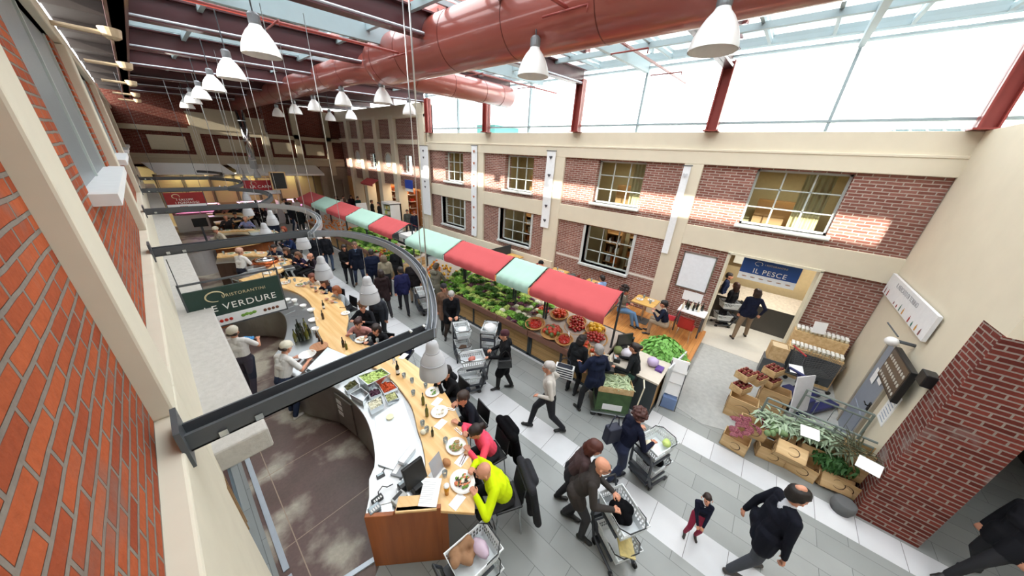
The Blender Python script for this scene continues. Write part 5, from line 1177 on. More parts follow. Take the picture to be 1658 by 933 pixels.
# ================================================================ MARKET STALLS
AWR = H('red awning cloth', '#b85557', .85, var=.05, scale=3, spec=.1); AWG = H('sea green awning cloth', '#a3c2b4', .85, var=.05, scale=3, spec=.1)
SLATE = H('dark stall frame', '#3c4347', .5, .3)
def stall(y0, y1, col, label, fx=0.0, near=False):
    t = thing('market_stall', label, 'market stall', (5.95+fx, (y0+y1)/2, 0)); L = (y1-y0)/2; X = lambda x: x-5.95
    q = MB()
    for y in (-L+.03, L-.03): q.box(X(5.58), X(5.66), y-.03, y+.03, 0, .8)
    q.box(X(5.58), X(5.64), -L, L, 0, .07).box(X(5.56), X(5.64), -L, L, .70, .78); q.box(X(6.75), X(6.8), -L, L, 0, .7)
    n = max(1, round((y1-y0)/1.2))
    for i in range(1, n): q.box(X(5.58), X(5.64), -L+2*L*i/n-.03, -L+2*L*i/n+.03, 0, .75)
    q.build('base_frame', SLATE, t)
    for i in range(n): q = MB(); a = -L+2*L*i/n+.03; b_ = -L+2*L*(i+1)/n-.03; q.box(X(5.6), X(5.62), a, b_, .06, .71); q.build('board_panel', OAK, t)
    q = MB(); q.wallprism([(X(5.48), .78), (X(6.8), 1.08), (X(6.8), .98), (X(5.48), .70)], 'y', -L, L); q.build('display_shelf', H('worn display boards', '#a3968a', .8, var=.2), t)
    q = MB(); q.box(X(5.44), X(5.50), -L, L, .70, .86); q.build('front_rail', H('rusty brown rail', '#7a5546', .7, var=.2), t)
    for y in (-L+.03, L-.03): q = MB(); q.box(X(6.18), X(6.22), y-.02, y+.02, .9, 2.42); q.build('post', SLATE, t)
    q = MB(); q.tube([(X(6.1), -L+.02, 2.40), (X(6.1), L-.02, 2.40)], .018, 6); q.tube([(X(5.4), -L+.02, 2.10), (X(5.4), L-.02, 2.10)], .012, 6)
    for y in (-L+.03, L-.03): q.tube([(X(6.2), y, 2.2), (X(5.4), y, 2.10)], .012, 6); q.tube([(X(6.1), y, 2.4), (X(5.4), y, 2.10)], .012, 6)
    q.build('awning_frame', SLATE, t)
    prof = [(5.36, 1.93), (5.34, 2.03), (5.36, 2.13), (5.6, 2.235), (5.85, 2.345), (6.06, 2.44), (6.12, 2.45), (6.3, 2.36), (6.45, 2.28)]
    nj = 24
    def fn(u, v):
        k = v*(len(prof)-1); i = min(int(k), len(prof)-2); f = k-i; x = prof[i][0]+(prof[i+1][0]-prof[i][0])*f; z = prof[i][1]+(prof[i+1][1]-prof[i][1])*f
        wv = .012*math.sin(u*nj*1.3)*(1 if v < .2 else .3)-.02*math.sin(u*PI)*(.5 < v*1.2 < .9)
        return (X(x)+(wv if v < .25 else 0), -L+.015+(2*L-.03)*u, z+(wv if v >= .25 else 0))
    q = MB(); q.sheet(fn, nj, 16, .008); q.build('awning', col, t, True)
    return t
ST = [(1.95, 3.92, AWR, 'market stall nearest the camera, red awning over baskets of tomatoes'), (3.94, 5.05, AWG, 'market stall with the short green awning between two red awnings'), (5.07, 7.3, AWR, 'market stall with the long red awning over green lettuces'),
      (7.32, 9.55, AWG, 'market stall with the long green awning, last before the gap'), (10.4, 12.3, AWR, 'market stall with a red awning just beyond the gap'), (12.32, 14.5, AWG, 'market stall with the larger green awning beyond the gap'),
      (14.52, 16.8, AWR, 'market stall with a red awning between two green ones far down the hall'), (16.82, 18.9, AWG, 'market stall with the farthest green awning'), (18.92, 21.2, AWR, 'market stall at the far end with a red awning')]
for s_ in ST: stall(*s_)
# ---- produce
def basket(px, py, r, label, z=.93):
    r *= 1.25
    t = thing('wicker_basket', label, 'basket', at(px, py, z=z) if px > 20 else (px, py, z)); t.rotation_euler = (0, -.22, 0)
    q = MB(); q.lathe([(r*.9, 0), (r, .05), (r*.96, .055), (r*.86, .01)], 26); q.tube([(r*math.cos(a), r*math.sin(a), .05) for a in np.linspace(0, 2*PI, 26, endpoint=False)], .012, 6, closed=True); q.build('weave', H('wicker', '#b98a52', .7, var=.25, scale=40), t); return t
def fruit_mesh(name, r, m, stem=None, sq=.85, elong=1, ridges=0):
    q = MB(); q.mat(m); q.ball((0, 0, 0), (r, r*elong, r*sq), 10, 7)
    if stem: q.mat(stem); q.lathe([(r*.32, r*sq*.86), (.003, r*sq*1.08)], 5)
    return q.mesh(name, None, True)
GST = H('green stalk', '#3f5f22', .7)
TOMO = fruit_mesh('tomato', .034, H('orange red tomato', '#c8401c', .3, coat=.4), GST); TOMD = fruit_mesh('tomato', .03, H('deep red tomato', '#a01c14', .3, coat=.4), GST)
ORG = fruit_mesh('orange', .042, H('orange peel', '#d9741c', .45, bump=.3)); YEL = fruit_mesh('yellow_pepper', .045, H('yellow pepper', '#d9a41c', .3, coat=.4), GST, 1.1); REDP = fruit_mesh('red_pepper', .045, H('red pepper', '#b5321a', .3, coat=.4), GST, 1.1)
PEPG = fruit_mesh('green_pepper', .04, H('olive green pepper', '#55602a', .35, coat=.4), GST, 1.0); CAUL = fruit_mesh('cauliflower', .08, H('cauliflower', '#dcd8bf', .8, bump=.8, scale=60), None, .7)
def place(me, name, loc, label, cat, group, rr, s=1):
    o = bpy.data.objects.new(name, me); C.objects.link(o); o.location = loc; o.rotation_euler = (rr.uniform(-.6, .6), rr.uniform(-.6, .6), rr.uniform(0, 6)); o.scale = (s, s, s); tag(o, label, cat, group); return o
rr = random.Random(11)
BK = [((878, 507), .20, TOMO, 'tomato', 26, 'orange tomato', 'back left basket of round orange tomatoes, near stall'), ((867, 526), .21, None, 'cherry', 0, '', 'front left basket of cherry tomatoes, near stall'),
      ((906, 515), .20, TOMD, 'tomato', 20, 'dark red tomato', 'basket of dark red tomatoes behind the peppers'), ((894, 540), .22, REDP, 'red_pepper', 16, 'red pepper', 'front basket of red and green peppers'),
      ((934, 532), .25, TOMD, 'tomato', 26, 'vine tomato', 'wide basket of vine tomatoes under the awning edge'), ((914, 552), .17, None, 'cherry', 0, '', 'small basket of cherry tomatoes with a white price card'),
      ((963, 550), .25, TOMD, 'tomato', 24, 'red tomato', 'right end basket of large red tomatoes'), ((966, 575), .14, TOMO, 'tomato', 8, 'orange tomato', 'small basket of tomatoes by the navy puffer man'), ((944, 562), .14, TOMO, 'tomato', 8, 'orange tomato', 'small basket of tomatoes beside the dark haired shopper'),
      ((6.5, 3.65), .2, TOMO, 'tomato', 16, 'orange tomato', 'back row basket, first from the green awning'), ((6.5, 3.1), .2, TOMD, 'tomato', 16, 'dark tomato', 'back row basket, second from the green awning'), ((6.5, 2.55), .2, YEL, 'yellow_pepper', 12, 'yellow pepper', 'back row basket of yellow peppers, near stall')]
for (pp, r, me, nm, n, cname, lab) in BK:
    t = basket(*pp, r, lab, .93 if pp[0] > 20 else 1.03); bx, by, bz = t.location
    q = MB()
    if me is None:
        for k in range(90):
            a = rr.uniform(0, 6.28); d = r*.85*math.sqrt(rr.random()); q.ball((d*math.cos(a), d*math.sin(a), .05+rr.uniform(0, .03)+.03*(1-d/r)), (.014, .014, .014), 6, 5)
        q.lathe([(r*.85, .02), (r*.8, .05), (.001, .07)], 16, cap1=False); o = q.build('cherry_tomatoes', H('cherry red', '#b8281a', .3, coat=.4), None, True); o.location = t.location; o.rotation_euler = t.rotation_euler; tag(o, 'small red cherry tomatoes heaped in the '+('small basket with a price card' if 'card' in lab else 'front left basket'), 'cherry tomatoes', kind='stuff')
    else:
        for k in range(n):
            a = k*2.4; d = r*.85*math.sqrt((k+.5)/n); zz = bz+.075+.03*(1-d/r)*3+d*math.cos(a)*.22
            m2 = me if not (nm == 'red_pepper' and k % 3 == 0) else PEPG
            place(m2, nm if m2 is me else 'green_pepper', (bx+d*math.cos(a), by+d*math.sin(a), zz), ('%s in the %s' % (cname if m2 is me else 'green pepper', lab)), 'tomato' if 'tomato' in nm else 'pepper', 'in the '+lab, rr, rr.uniform(1.3, 1.6))
q = MB(); q.cbox((0, 0, 0), (.14, .005, .1), .4, -.5); o = q.build('price_card', PAPER); o.location = at(922, 541, z=1.05); tag(o, 'white price card standing in the tomato basket', 'price card')
# leafy vegetables : rosettes of crinkled leaves
def rosette(name, r, m, n=18, curl=.5, h=.7, seed=1):
    rr = random.Random(seed); q = MB()
    for k in range(n):
        a = k*2.39996; f = (k+1)/n; L = r*(.55+.5*f); el = (1-f)*1.25+.15; w_ = r*.55*(.6+.5*f)
        def fn(u, v, a=a, L=L, el=el, w_=w_):
            x = v*L; bend = el*(1-v*curl); z = math.sin(bend)*x*h*1.7+.01; d = math.cos(bend)*x; ww = w_*math.sin(PI*min(1, v*.8+.12))*(u-.5)*2
            z += .012*math.sin(u*16+v*9+a*3)*v*r/.1; return (d*math.cos(a)-ww*math.sin(a), d*math.sin(a)+ww*math.cos(a), z)
        q.sheet(fn, 5, 4)
    q.ball((0, 0, r*.25), (r*.35, r*.35, r*.3), 8, 6, .1)
    return q.mesh(name, m, False)
LG = H('bright lettuce green', '#86b84a', .55, var=.35, scale=20); LG2 = H('pale yellow green lettuce', '#bccf74', .55, var=.3, scale=20); LGD = H('dark leaf green', '#4f7a34', .6, var=.4, scale=20); LP = H('purple radicchio', '#5f2440', .5, var=.5, scale=25)
RO = {'g': [rosette('lettuce', .13, LG, 18, seed=s) for s in (1, 2)], 'p': [rosette('radicchio', .09, LP, 14, .9, 1.0, 3)], 'y': [rosette('lettuce', .12, LG2, 16, seed=4)], 'd': [rosette('leafy_green', .14, LGD, 18, .3, .9, 5)]}
def shelfz(x): return .78+(x-5.48)/1.32*.3
plan = [(3.98, 4.6, 'gdpc'), (4.6, 5.2, 'pcgy'), (5.2, 6.2, 'gdgy'), (6.2, 7.2, 'gdyp'), (7.2, 8.0, 'ygdg'), (10.6, 11.3, 'cgdy'), (12.6, 14.6, 'gydg'), (14.6, 16.5, 'gdgy'), (11.3, 12.0, 'dgcg')]
names = {'g': ('lettuce', 'frilly green lettuce'), 'd': ('leafy_green', 'dark leafy green'), 'p': ('radicchio', 'purple radicchio head'), 'y': ('lettuce', 'pale yellow green lettuce'), 'c': ('cauliflower', 'cream cauliflower')}
def stname(y):
    return 'under the short green awning' if y < 5.06 else 'under the long red awning' if y < 7.31 else 'under the long green awning' if y < 9.6 else 'under the first red awning beyond the gap' if y < 12.31 else 'under the green awning beyond the gap' if y < 14.5 else 'under the far red awning'
rr = random.Random(21)
for (a, b_, mix) in plan:
    ny = max(2, int((b_-a)/.2))
    for i in range(ny):
        for j in range(7):
            y = a+(b_-a)*(i+.5)/ny+rr.uniform(-.03, .03); x = 5.6+j*.175+rr.uniform(-.03, .03)
            kch = mix[(i*3+j*2+rr.randrange(2)) % len(mix)]; nm, lb = names[kch]
            me = CAUL if kch == 'c' else rr.choice(RO[kch]); o = place(me, nm, (x, y, shelfz(x)+.02+.02*(j > 2)), '%s heaped %s' % (lb, stname(y)), nm.replace('_', ' '), lb+' heads '+stname(y), rr, rr.uniform(.95, 1.3)); o.rotation_euler.x *= .4; o.rotation_euler.y = -.3
for (a, b_, me, nm, lb, n, ly) in ((8.0, 9.4, YEL, 'yellow_pepper', 'yellow pepper', 46, 0), (8.6, 9.5, ORG, 'orange', 'orange', 40, 1), (16.6, 20.9, ORG, 'orange', 'orange', 110, 0), (11.6, 12.5, YEL, 'yellow_pepper', 'yellow pepper', 36, 0), (11.9, 12.6, REDP, 'red_pepper', 'red pepper', 24, 1), (2.0, 3.9, None, None, None, 0, 0)):
    for k in range(n):
        y = rr.uniform(a, b_); x = 5.55+rr.random()*1.0; s_ = 'near the gap under the long green awning' if y < 9.6 else 'under the first red awning beyond the gap' if y < 13 else 'under the far green and red awnings'
        place(me, nm, (x, y, shelfz(x)+.045+(.06 if k % 3 == 0 else 0)), '%s piled %s' % (lb, s_), nm.split('_')[-1], lb+' pile '+s_, rr)
# crates in the gap
def wcrate(loc, dims, rot, label, logo=True, name='wooden_crate', group=None, tilt=0, tx=0):
    w_, l, h = dims; t = thing(name, label, 'crate', loc, rot, group); t.rotation_euler = (tx, tilt, rot); th = .012
    q = MB(); q.box(-w_/2, w_/2, -l/2, l/2, 0, th); q.build('bottom', PLY, t)
    for (a, b_, c_, d) in ((-w_/2, w_/2, -l/2, -l/2+th), (-w_/2, w_/2, l/2-th, l/2), (-w_/2, -w_/2+th, -l/2, l/2), (w_/2-th, w_/2, -l/2, l/2)):
        q = MB(); q.box(a, b_, c_, d, 0, h); q.build('side', PLY, t)
    if logo:
        for s in (-1, 1):
            q = MB(); n = 18; q.tube([(-w_*.05+math.cos(a)*h*.3, s*(l/2+.002), h*.5+math.sin(a)*h*.27) for a in np.linspace(.5, 5.6, n)], [.002+.005*math.sin(PI*i/(n-1)) for i in range(n)], 4); q.build('printed_ring', H('dark print', '#5a4532', .8), t)
        for s in (-1, 1):
            q = MB(); q.tube([(s*(w_/2+.002), math.cos(a)*h*.3, h*.5+math.sin(a)*h*.27) for a in np.linspace(.5, 5.6, n)], [.002+.005*math.sin(PI*i/(n-1)) for i in range(n)], 4); q.build('printed_ring', H('dark print', '#5a4532', .8), t)
    return t
for i, (y, x, z) in enumerate(((9.75, 5.75, 0.78), (10.1, 5.8, .78), (9.9, 6.2, .95))): wcrate((x, y, z), (.4, .3, .18), .1*i, ['pale wooden crate with white paper in the gap between awnings', 'pale wooden crate beside the first far stall', 'pale wooden crate at the back of the gap between awnings'][i], False)
t = thing('market_table', 'plain table carrying crates in the gap between the near and far awnings', 'table', (6.0, 9.98, 0)); q = MB(); q.box(-.5, .6, -.38, .38, .70, .775); q.build('top', OAK, t)
for sx in (-.45, .55):
    for sy in (-.33, .33): q = MB(); q.box(sx-.03, sx+.03, sy-.03, sy+.03, 0, .7); q.build('leg', SLATE, t)
q = MB(); q.ball((0, 0, .06), (.19, .14, .07), 12, 9, .1); o = q.build('white_paper', PAPER, None, True); o.location = (5.75, 9.75, .95); tag(o, 'crumpled white paper on the crates in the gap', 'paper')

# ================================================================ CASH DESK AND PLATFORM
dk = [A2(990, 575, 1.0), A2(1055, 612, 1.0), A2(1088, 600, 1.0), A2(1035, 556, 1.0)]
t = thing('cash_desk', 'oak fronted cash desk at the end of the near stall', 'desk', (6.1, 1.25, 0)); q = MB(); q.box(-.42, .42, -.5, .58, 0, .92); q.build('body', OAK, t); q = MB(); q.box(-.46, .46, -.54, .6, .92, .96); q.build('top', H('pale desk top', '#c9bfb0', .5), t); q = MB(); q.box(-.43, -.40, -.52, .6, 0, .92); q.box(-.43, .43, -.53, -.50, .0, .06); q.build('frame', SLATE, t)
q = MB(); q.cbox((0, 0, .55), (.03, 1.0, 1.1), 0); o = q.build('leaning_board', H('grey white panel', '#c4c8c9', .6)); o.location = (6.62, .62, 0); o.rotation_euler = (0, 0, 1.45); tag(o, 'tall pale board leaning on the right end of the cash desk', 'board')
t = thing('leaflet_rack', 'white leaflet rack standing right of the cash desk', 'leaflet rack', (*A2(1080, 655, 0), 0), -1.35)
q = MB()
for x in (-.16, .16): q.tube([(x, -.15, 0), (x, .05, 1.15)], .01, 6); q.tube([(x, .15, 0), (x, .05, .9)], .01, 6)
q.build('frame', DARKST, t)
for k, z in enumerate((.38, .68, .95)): q = MB(); q.cbox((0, -.06+z*.12, z+.1), (.34, .05, .28), 0, -.25); q.build('leaflet_pocket', PAPER, t)
q = MB(); q.box(-.14, .14, -.16, .1, .02, .3); o = q.build('tub', H('blue tub', '#6f86b0', .5), t)
device(983, 597, .96, (.34, .26, .08), .5, 'weighing_scale', 'black weighing scale on the front of the cash desk', 'scale', BLACK, SCR)
device(998, 584, .96, (.2, .14, .1), .5, 'till', 'black till on the back of the cash desk', 'till', BLACK, SCR)
t = thing('flat_monitor', 'pale flat monitor on the cash desk facing the stallkeeper', 'monitor', (6.35, 1.75, .96), 2.6); q = MB(); q.box(-.2, .2, -.02, .02, .1, .4); q.build('screen', BLACK, t); q = MB(); q.box(-.17, .17, -.025, -.02, .13, .37); q.build('display', SCR, t); q = MB(); q.box(-.08, .08, -.06, .06, 0, .1); q.build('stand', BLACK, t)
lump(1015, 578, (.16, .14, .1), 'clear plastic bag of goods on the cash desk', 'plastic_bag', 'bag', H('cloudy plastic bag', '#c9c4cc', .3), .96)
lump(1056, 592, (.13, .12, .1), 'lilac and white bag on the right of the cash desk', 'paper_parcel', 'parcel', H('lilac parcel', '#b9a8c8', .6), .96)
q = MB(); q.box(-.1, .1, -.07, .07, 0, .05); o = q.build('purple_box', H('purple box', '#5a3a8a', .5)); o.location = at(1068, 599, z=.962); tag(o, 'small purple box at the right edge of the cash desk', 'box')
lump(1000, 572, (.12, .1, .09), 'heap of green vegetables beside the scale on the cash desk', 'vegetable_heap', 'vegetables', H('dull green', '#6f7a4a', .7, var=.4), .96)
rr = random.Random(4); t = thing('basil_plants', 'big bunch of bright green leaves at the end of the cash desk', 'plant', (7.0, 1.0, .75)); 
q = MB()
for k in range(620):
    a = rr.uniform(0, 6.28); d = .44*math.sqrt(rr.random()); L = rr.uniform(.08, .13); zz = .12+.40*(1-(d/.47)**2)+rr.uniform(-.06, .05); q.M = Matrix.Translation((d*math.cos(a), d*math.sin(a)*1.1, zz)) @ Matrix.Rotation(a+rr.uniform(-.5, .5), 4, 'Z') @ Matrix.Rotation(rr.uniform(-.2, .8), 4, 'Y')
    q.sheet(lambda u, v: (v*L, (u-.5)*.08*math.sin(PI*min(.98, v+.06)), -.06*v*v+.02*abs(u-.5)), 2, 3)
q.M = None; q.ball((0, 0, .18), (.36, .38, .26), 16, 10, .1); q.build('foliage', H('basil green', '#6fa84a', .55, var=.4, scale=18), t); q = MB()
for k in range(20): a = rr.uniform(0, 6.28); q.tube([(0.1*math.cos(a), .1*math.sin(a), 0), (.3*math.cos(a), .3*math.sin(a), .35)], .008, 5)
q.build('stems', H('pale stems', '#a9c27a', .6), t)
q = MB(); q.box(6.65, 7.4, .6, 1.45, 0, .75); o = q.build('plant_stand', SLATE, None, bevel=.01); tag(o, 'dark stand under the big green leaves', 'stand')
q = MB(); q.box(6.9, 7.0, 1.7, 3.4, .15, 1.0); o = q.build('low_screen', H('dark low screen', '#26282a', .6), None); tag(o, 'dark low screen between the near stall and the dining platform', 'screen')
q = MB(); q.box(9.0, 10.4, 8.9, 8.96, .15, 1.2).box(9.0, 9.06, 8.9, 10.2, .15, 1.2); o = q.build('low_partition', SLATE); tag(o, 'dark partition closing the far end of the dining platform', 'partition')
TW = wood('yellow table top', hexc('#c99a4e'), hexc('#dcb46c'), .4)
def ctable(x, y, label):
    t = thing('cafe_table', label, 'table', (x, y, .15)); q = MB(); q.box(-.36, .36, -.36, .36, .70, .74); q.build('table_top', TW, t, bevel=.006); q = MB(); q.tube([(0, 0, .02), (0, 0, .7)], .035, 12); q.build('pedestal', STEEL, t); q = MB(); q.box(-.24, .24, -.24, .24, 0, .02); q.build('base', DARKST, t); return t
REDM = H('red chair shell', '#a8232c', .4, coat=.2)
def cchair(x, y, ang, label, first=None):
    if first: c = copy_tree(first); c.location = (x, y, .15); c.rotation_euler = (0, 0, math.radians(ang-90)); c['label'] = label; return c
    t = thing('cafe_chair', label, 'chair', (x, y, .15), math.radians(ang-90), 'red shell chairs on the platform')
    def fn(u, v):
        s = v*1.0; x_ = (u-.5)*.42
        if s < .5: return (x_, .2-s*.8, .44-.02*math.sin(s*6)+.02*(2*u-1)**2)
        return (x_*(1-.1*(s-.5)), -.2-(s-.5)*.16, .44+(s-.5)*.8+.0)
    q = MB(); q.sheet(fn, 6, 12, .012); q.build('seat_shell', REDM, t, True)
    for sx in (-1, 1):
        for sy in (-1, 1): q = MB(); q.tube([(sx*.15, sy*.14, .43), (sx*.2, sy*.2, 0)], .011, 6); q.build('leg', CHROME, t)
    return t
ctable(9.72, 2.32, 'yellow topped table between the curly haired woman and the diner in navy'); ctable(9.75, 4.25, 'yellow topped table in front of the man in light blue'); ctable(9.78, 5.85, 'yellow topped table in front of the diner in the black cap'); ctable(9.85, 8.3, 'empty yellow topped table at the far end of the platform')
c0 = cchair(9.55, 3.02, -90, 'red chair of the curly haired woman'); cchair(9.75, 1.55, 90, 'chair of the diner in navy with back to the doorway', c0); cchair(9.75, 3.6, 90, 'red chair of the man in light blue', c0); cchair(9.78, 5.2, 90, 'red chair with a dark coat on it', c0); cchair(9.75, 6.55, -90, 'red chair of the diner in the black cap', c0); cchair(9.5, .98, 0, 'red chair turned away beside the bottle table', c0)
t = thing('side_table', 'white topped side table with bottles left of the doorway', 'table', (10.1, 1.0, .15)); q = MB(); q.box(-.28, .28, -.38, .38, .72, .75); q.build('table_top', WHITE, t)
for sx in (-.25, .25):
    for sy in (-.34, .34): q = MB(); q.box(sx-.02, sx+.02, sy-.02, sy+.02, 0, .72); q.build('leg', DARKST, t)
for i in range(8):
    b = bottle(0, 0, 'dark bottle on the white side table', DG if i % 3 else CRM, 'bottles on the white side table', .9); b.location = (10.02+.14*(i % 2)+.02*i, 1.28-.07*i, .902)
for i, (x, y) in enumerate(((9.65, 2.5), (9.85, 2.2), (9.7, 4.35), (9.85, 4.1), (9.72, 5.95), (9.85, 5.7))):
    t = plate(0, 0, .11, ['white plate on the table, on the curly haired woman side', 'white plate on the table, on the navy diner side', 'white plate before the man in light blue', 'second white plate on the table of the man in light blue', 'white plate before the diner in the black cap', 'second white plate on the table of the black capped diner'][i], 'food', [CRM, BG], 6); t.location = (x, y, .892)
for i, (x, y) in enumerate(((9.6, 2.15), (9.9, 2.45), (9.6, 4.1), (9.9, 4.4), (9.6, 5.7), (9.95, 5.95))):
    q = MB(); q.lathe([(.028, 0), (.036, .11), (.034, .11), (.027, .006)], 12); o = q.build('drinking_glass', GLS, None, True); o.location = (x, y, .892); tag(o, 'clear glass on a platform table', 'glass', 'glasses on the platform tables')
# notice boards on the brick
q = MB(); q.box(-.03, 0, -.42, .42, 0, 1.12); p = at(1130, 468, X=XB); t = thing('notice_board', 'large white notice board on the brick beside the doorway', 'notice board', (XB-.0, 1.32, 1.42)); q.build('sheet', H('pale blue white board', '#e3e7ec', .5), t)
q = MB(); q.box(-.045, -.03, -.45, -.42, -.03, 1.15).box(-.045, -.03, .42, .45, -.03, 1.15).box(-.045, -.03, -.45, .45, 1.12, 1.15).box(-.045, -.03, -.45, .45, -.03, 0); q.build('frame', STEEL, t)
q = MB(); q.box(-.02, 0, -.28, .28, 0, .32); o = q.build('small_notice', PAPER); o.location = (XB, 1.18, 1.0); tag(o, 'small white notice below the large white notice board', 'notice')

# ================================================================ FISH SHOP BEHIND THE DOORWAY
t = thing('fish_counter', 'dark fish counter with trays of fish behind the blue sign', 'counter', (12.7, -.4, 0)); q = MB(); q.box(-.4, .6, -1.3, 1.6, 0, .9); q.build('base', H('dark counter base', '#4b4640', .5), t); q = MB(); q._add([(-.45,-1.3,.9),(.5,-1.3,1.15),(.5,1.6,1.15),(-.45,1.6,.9)], [(0,1,2,3)]); q.build('ice_bed', H('pale ice and fish', '#b9aFA0', .5, var=.35, scale=14), t)
t = thing('fish_case', 'glass fronted case along the right side of the doorway room', 'display case', (12.0, -1.75, 0)); q = MB(); q.box(-.95, .5, -.18, .25, 0, 1.2); q.build('body', H('pale aqua case', '#bcd0d4', .3), t)
q = MB()
for k in range(4): q.M = Matrix.Translation((-.8+k*.38, .255, .7)) @ Matrix.Rotation(PI/2, 4, 'X'); q.lathe([(.001, 0), (.07, 0)], 16, cap0=False, cap1=False)
q.build('aqua_dot', H('aqua dots', '#4aa0b0', .5), t)
q = MB(); q.box(13.3, 13.48, -1.2, .6, 1.9, 2.6); o = q.build('light_box', H('pale light box', '#e2e0d4', .5)); tag(o, 'pale light box on the back wall of the fish shop', 'light box')

# ================================================================ RIGHT CORNER: crates, railing, shelves
def jar_stack():
    JW = H('white jar lid', '#f0efea', .35); q = MB(); q.mat(JW); q.lathe([(.036, .0), (.036, .018), (.03, .02)], 12); q.mat(H('jar body cream', '#cfc9b4', .3)); q.lathe([(.032, -.07), (.034, 0)], 12); me = q.mesh('white_lidded_jar', None, True)
    t = thing('stepped_shelf', 'wooden stepped shelf of white lidded jars against the brick by the doorway', 'shelf', (10.1, -1.85, 0))
    q = MB(); q.box(.1, .45, -.52, .5, 0, 1.22); q.build('upper_step', PLY, t); q = MB(); q.box(-.25, .12, -.52, .5, 0, .88); q.build('lower_step', PLY, t); q = MB(); q.box(-.26, -.245, -.5, .48, .1, .8); q.build('wire_front', DARKST, t)
    for r_ in range(2):
        for x in (0, 1, 2):
            for k in range(12):
                o = bpy.data.objects.new('white_lidded_jar', me); C.objects.link(o); o.location = (10.1+(.17 if r_ else -.18)+x*.085, -1.85-.47+k*.083, (1.29 if r_ else .95)); tag(o, 'white lidded jar on the %s step of the shelf' % ('upper' if r_ else 'lower'), 'jar', 'white jars on the %s step' % ('upper' if r_ else 'lower'))
jar_stack()
q = MB(); q.cbox((0, 0, .2), (.02, .26, .3), .3, 0, .2); o = q.build('price_sign', PAPER); o.location = (10.2, -1.75, 1.25); tag(o, 'white sign standing among the white jars', 'sign')
t = wcrate((9.55, -1.15, .55), (.36, .36, .4), .1, 'tall pale wooden box left of the white jars', False); q = MB(); q.box(-.15, .15, -.15, .15, .36, .385); q.build('contents', H('beige contents', '#c9b391', .8), t)
q = MB(); q.box(-.2, .2, -.22, .22, 0, .55); o = q.build('dark_stand', DARKST, None, bevel=.01); o.location = (9.55, -1.15, 0); tag(o, 'dark stand under the tall pale box', 'stand')
# divided boxes of dark red jars
JR = H('dark red jar', '#5e1a18', .25, coat=.5); q = MB(); q.mat(JR); q.lathe([(.033, 0), (.035, .07), (.03, .08)], 10); q.mat(H('deep red lid', '#7a2622', .35)); q.lathe([(.031, .08), (.031, .1)], 10); JM = q.mesh('red_jar', None, True)
def jarbox(px, py, z, rot, label, glab, tilt=0):
    w_, l, h = .36, .26, .22; t = wcrate(at(px, py, z=z), (w_, l, .16), rot, label, False); t.rotation_euler.y = tilt
    q = MB(); q.box(-.006, .006, -l/2, l/2, 0, .17); q.build('divider', PLY, t)
    M = Matrix.Translation(t.location) @ Matrix.Rotation(rot, 4, 'Z')
    for i in range(4):
        for j in range(3):
            p = M @ Vector((-.135+i*.09, -.085+j*.085, .085)); o = bpy.data.objects.new('red_jar', JM); C.objects.link(o); o.location = p; tag(o, 'dark red jar in the '+glab, 'jar', 'jars in the '+glab)
    return t
for i, (px, py, z) in enumerate(((1198, 632, .62), (1206, 612, .9), (1246, 622, .66), (1250, 605, .92), (1224, 618, .78))):
    g = ['left lower jar box', 'left upper jar box', 'right lower jar box', 'right upper jar box', 'middle jar box'][i]; jarbox(px, py, z-.12, -.45+PI/2*0, 'open wooden box of dark red jars, the '+g, g)
def cr(px, py, z, lab, dims=(.42, .3, .27), rot=1.2, tilt=0, tx=0, logo=True): return wcrate(at(px, py, z=z), dims, rot, lab, logo, tilt=tilt, tx=tx)
R0 = 1.57
cr(1193, 672, .0, 'crate at the left end of the display under the dark red jars', (.5, .34, .5), R0); cr(1243, 660, .0, 'crate under the right boxes of dark red jars', (.5, .34, .55), R0)
cr(1187, 722, .0, 'bottom crate with a ring mark at the front left under the radicchio', rot=R0-.1); cr(1215, 700, .27, 'crate filled with purple radicchio', rot=R0+.1, tx=0)
cr(1243, 738, .0, 'bottom crate below the artichoke crate, second from the left', rot=R0+.15); cr(1262, 707, .3, 'crate filled with green artichokes, tipped forward', rot=R0-.05)
cr(1293, 762, .0, 'bottom crate in the middle of the leek display', rot=R0-.12); cr(1312, 735, .28, 'open crate under the wide grey green leaves', rot=R0+.1); cr(1275, 745, .28, 'crate lying on its side in the middle of the display', rot=R0, tx=.9)
cr(1345, 790, .0, 'tipped bottom crate right of the middle, open side to the aisle', rot=R0+.2, tx=.5); cr(1362, 790, .02, 'bottom crate near the brick pier', rot=R0-.1); cr(1366, 762, .28, 'second crate up beside the brick pier', rot=R0); cr(1385, 742, .56, 'top crate beside the brick pier, holding dark stalks', rot=R0-.1); cr(1376, 798, .0, 'plain end crate nearest the brick pier', (.3, .28, .25), R0, logo=False)
def leafpile(name, px, py, z, size, n, m, label, cat, L=.3, w_=.045, seed=1, droop=.12):
    rr = random.Random(seed); q = MB()
    for k in range(n):
        a = rr.uniform(0, 6.28); x, y = rr.gauss(0, size[0]*.4), rr.gauss(0, size[1]*.4); zz = rr.uniform(0, size[2]); l_ = L*rr.uniform(.6, 1.2)
        q.M = Matrix.Translation((x, y, zz)) @ Matrix.Rotation(a, 4, 'Z') @ Matrix.Rotation(rr.uniform(-.7, .25), 4, 'Y')
        q.sheet(lambda u, v: (v*l_, (u-.5)*w_*2*math.sin(PI*min(.97, v*.9+.08)), -droop*v*v+.015*abs(u-.5)), 2, 4)
    o = q.build(name, m); o.location = at(px, py, z=z); tag(o, label, cat, kind='stuff'); return o
GG = H('grey green artichoke leaf', '#9fb296', .65, var=.3, scale=12); DGR = H('parsley green', '#2f5a24', .65, var=.35, scale=20)
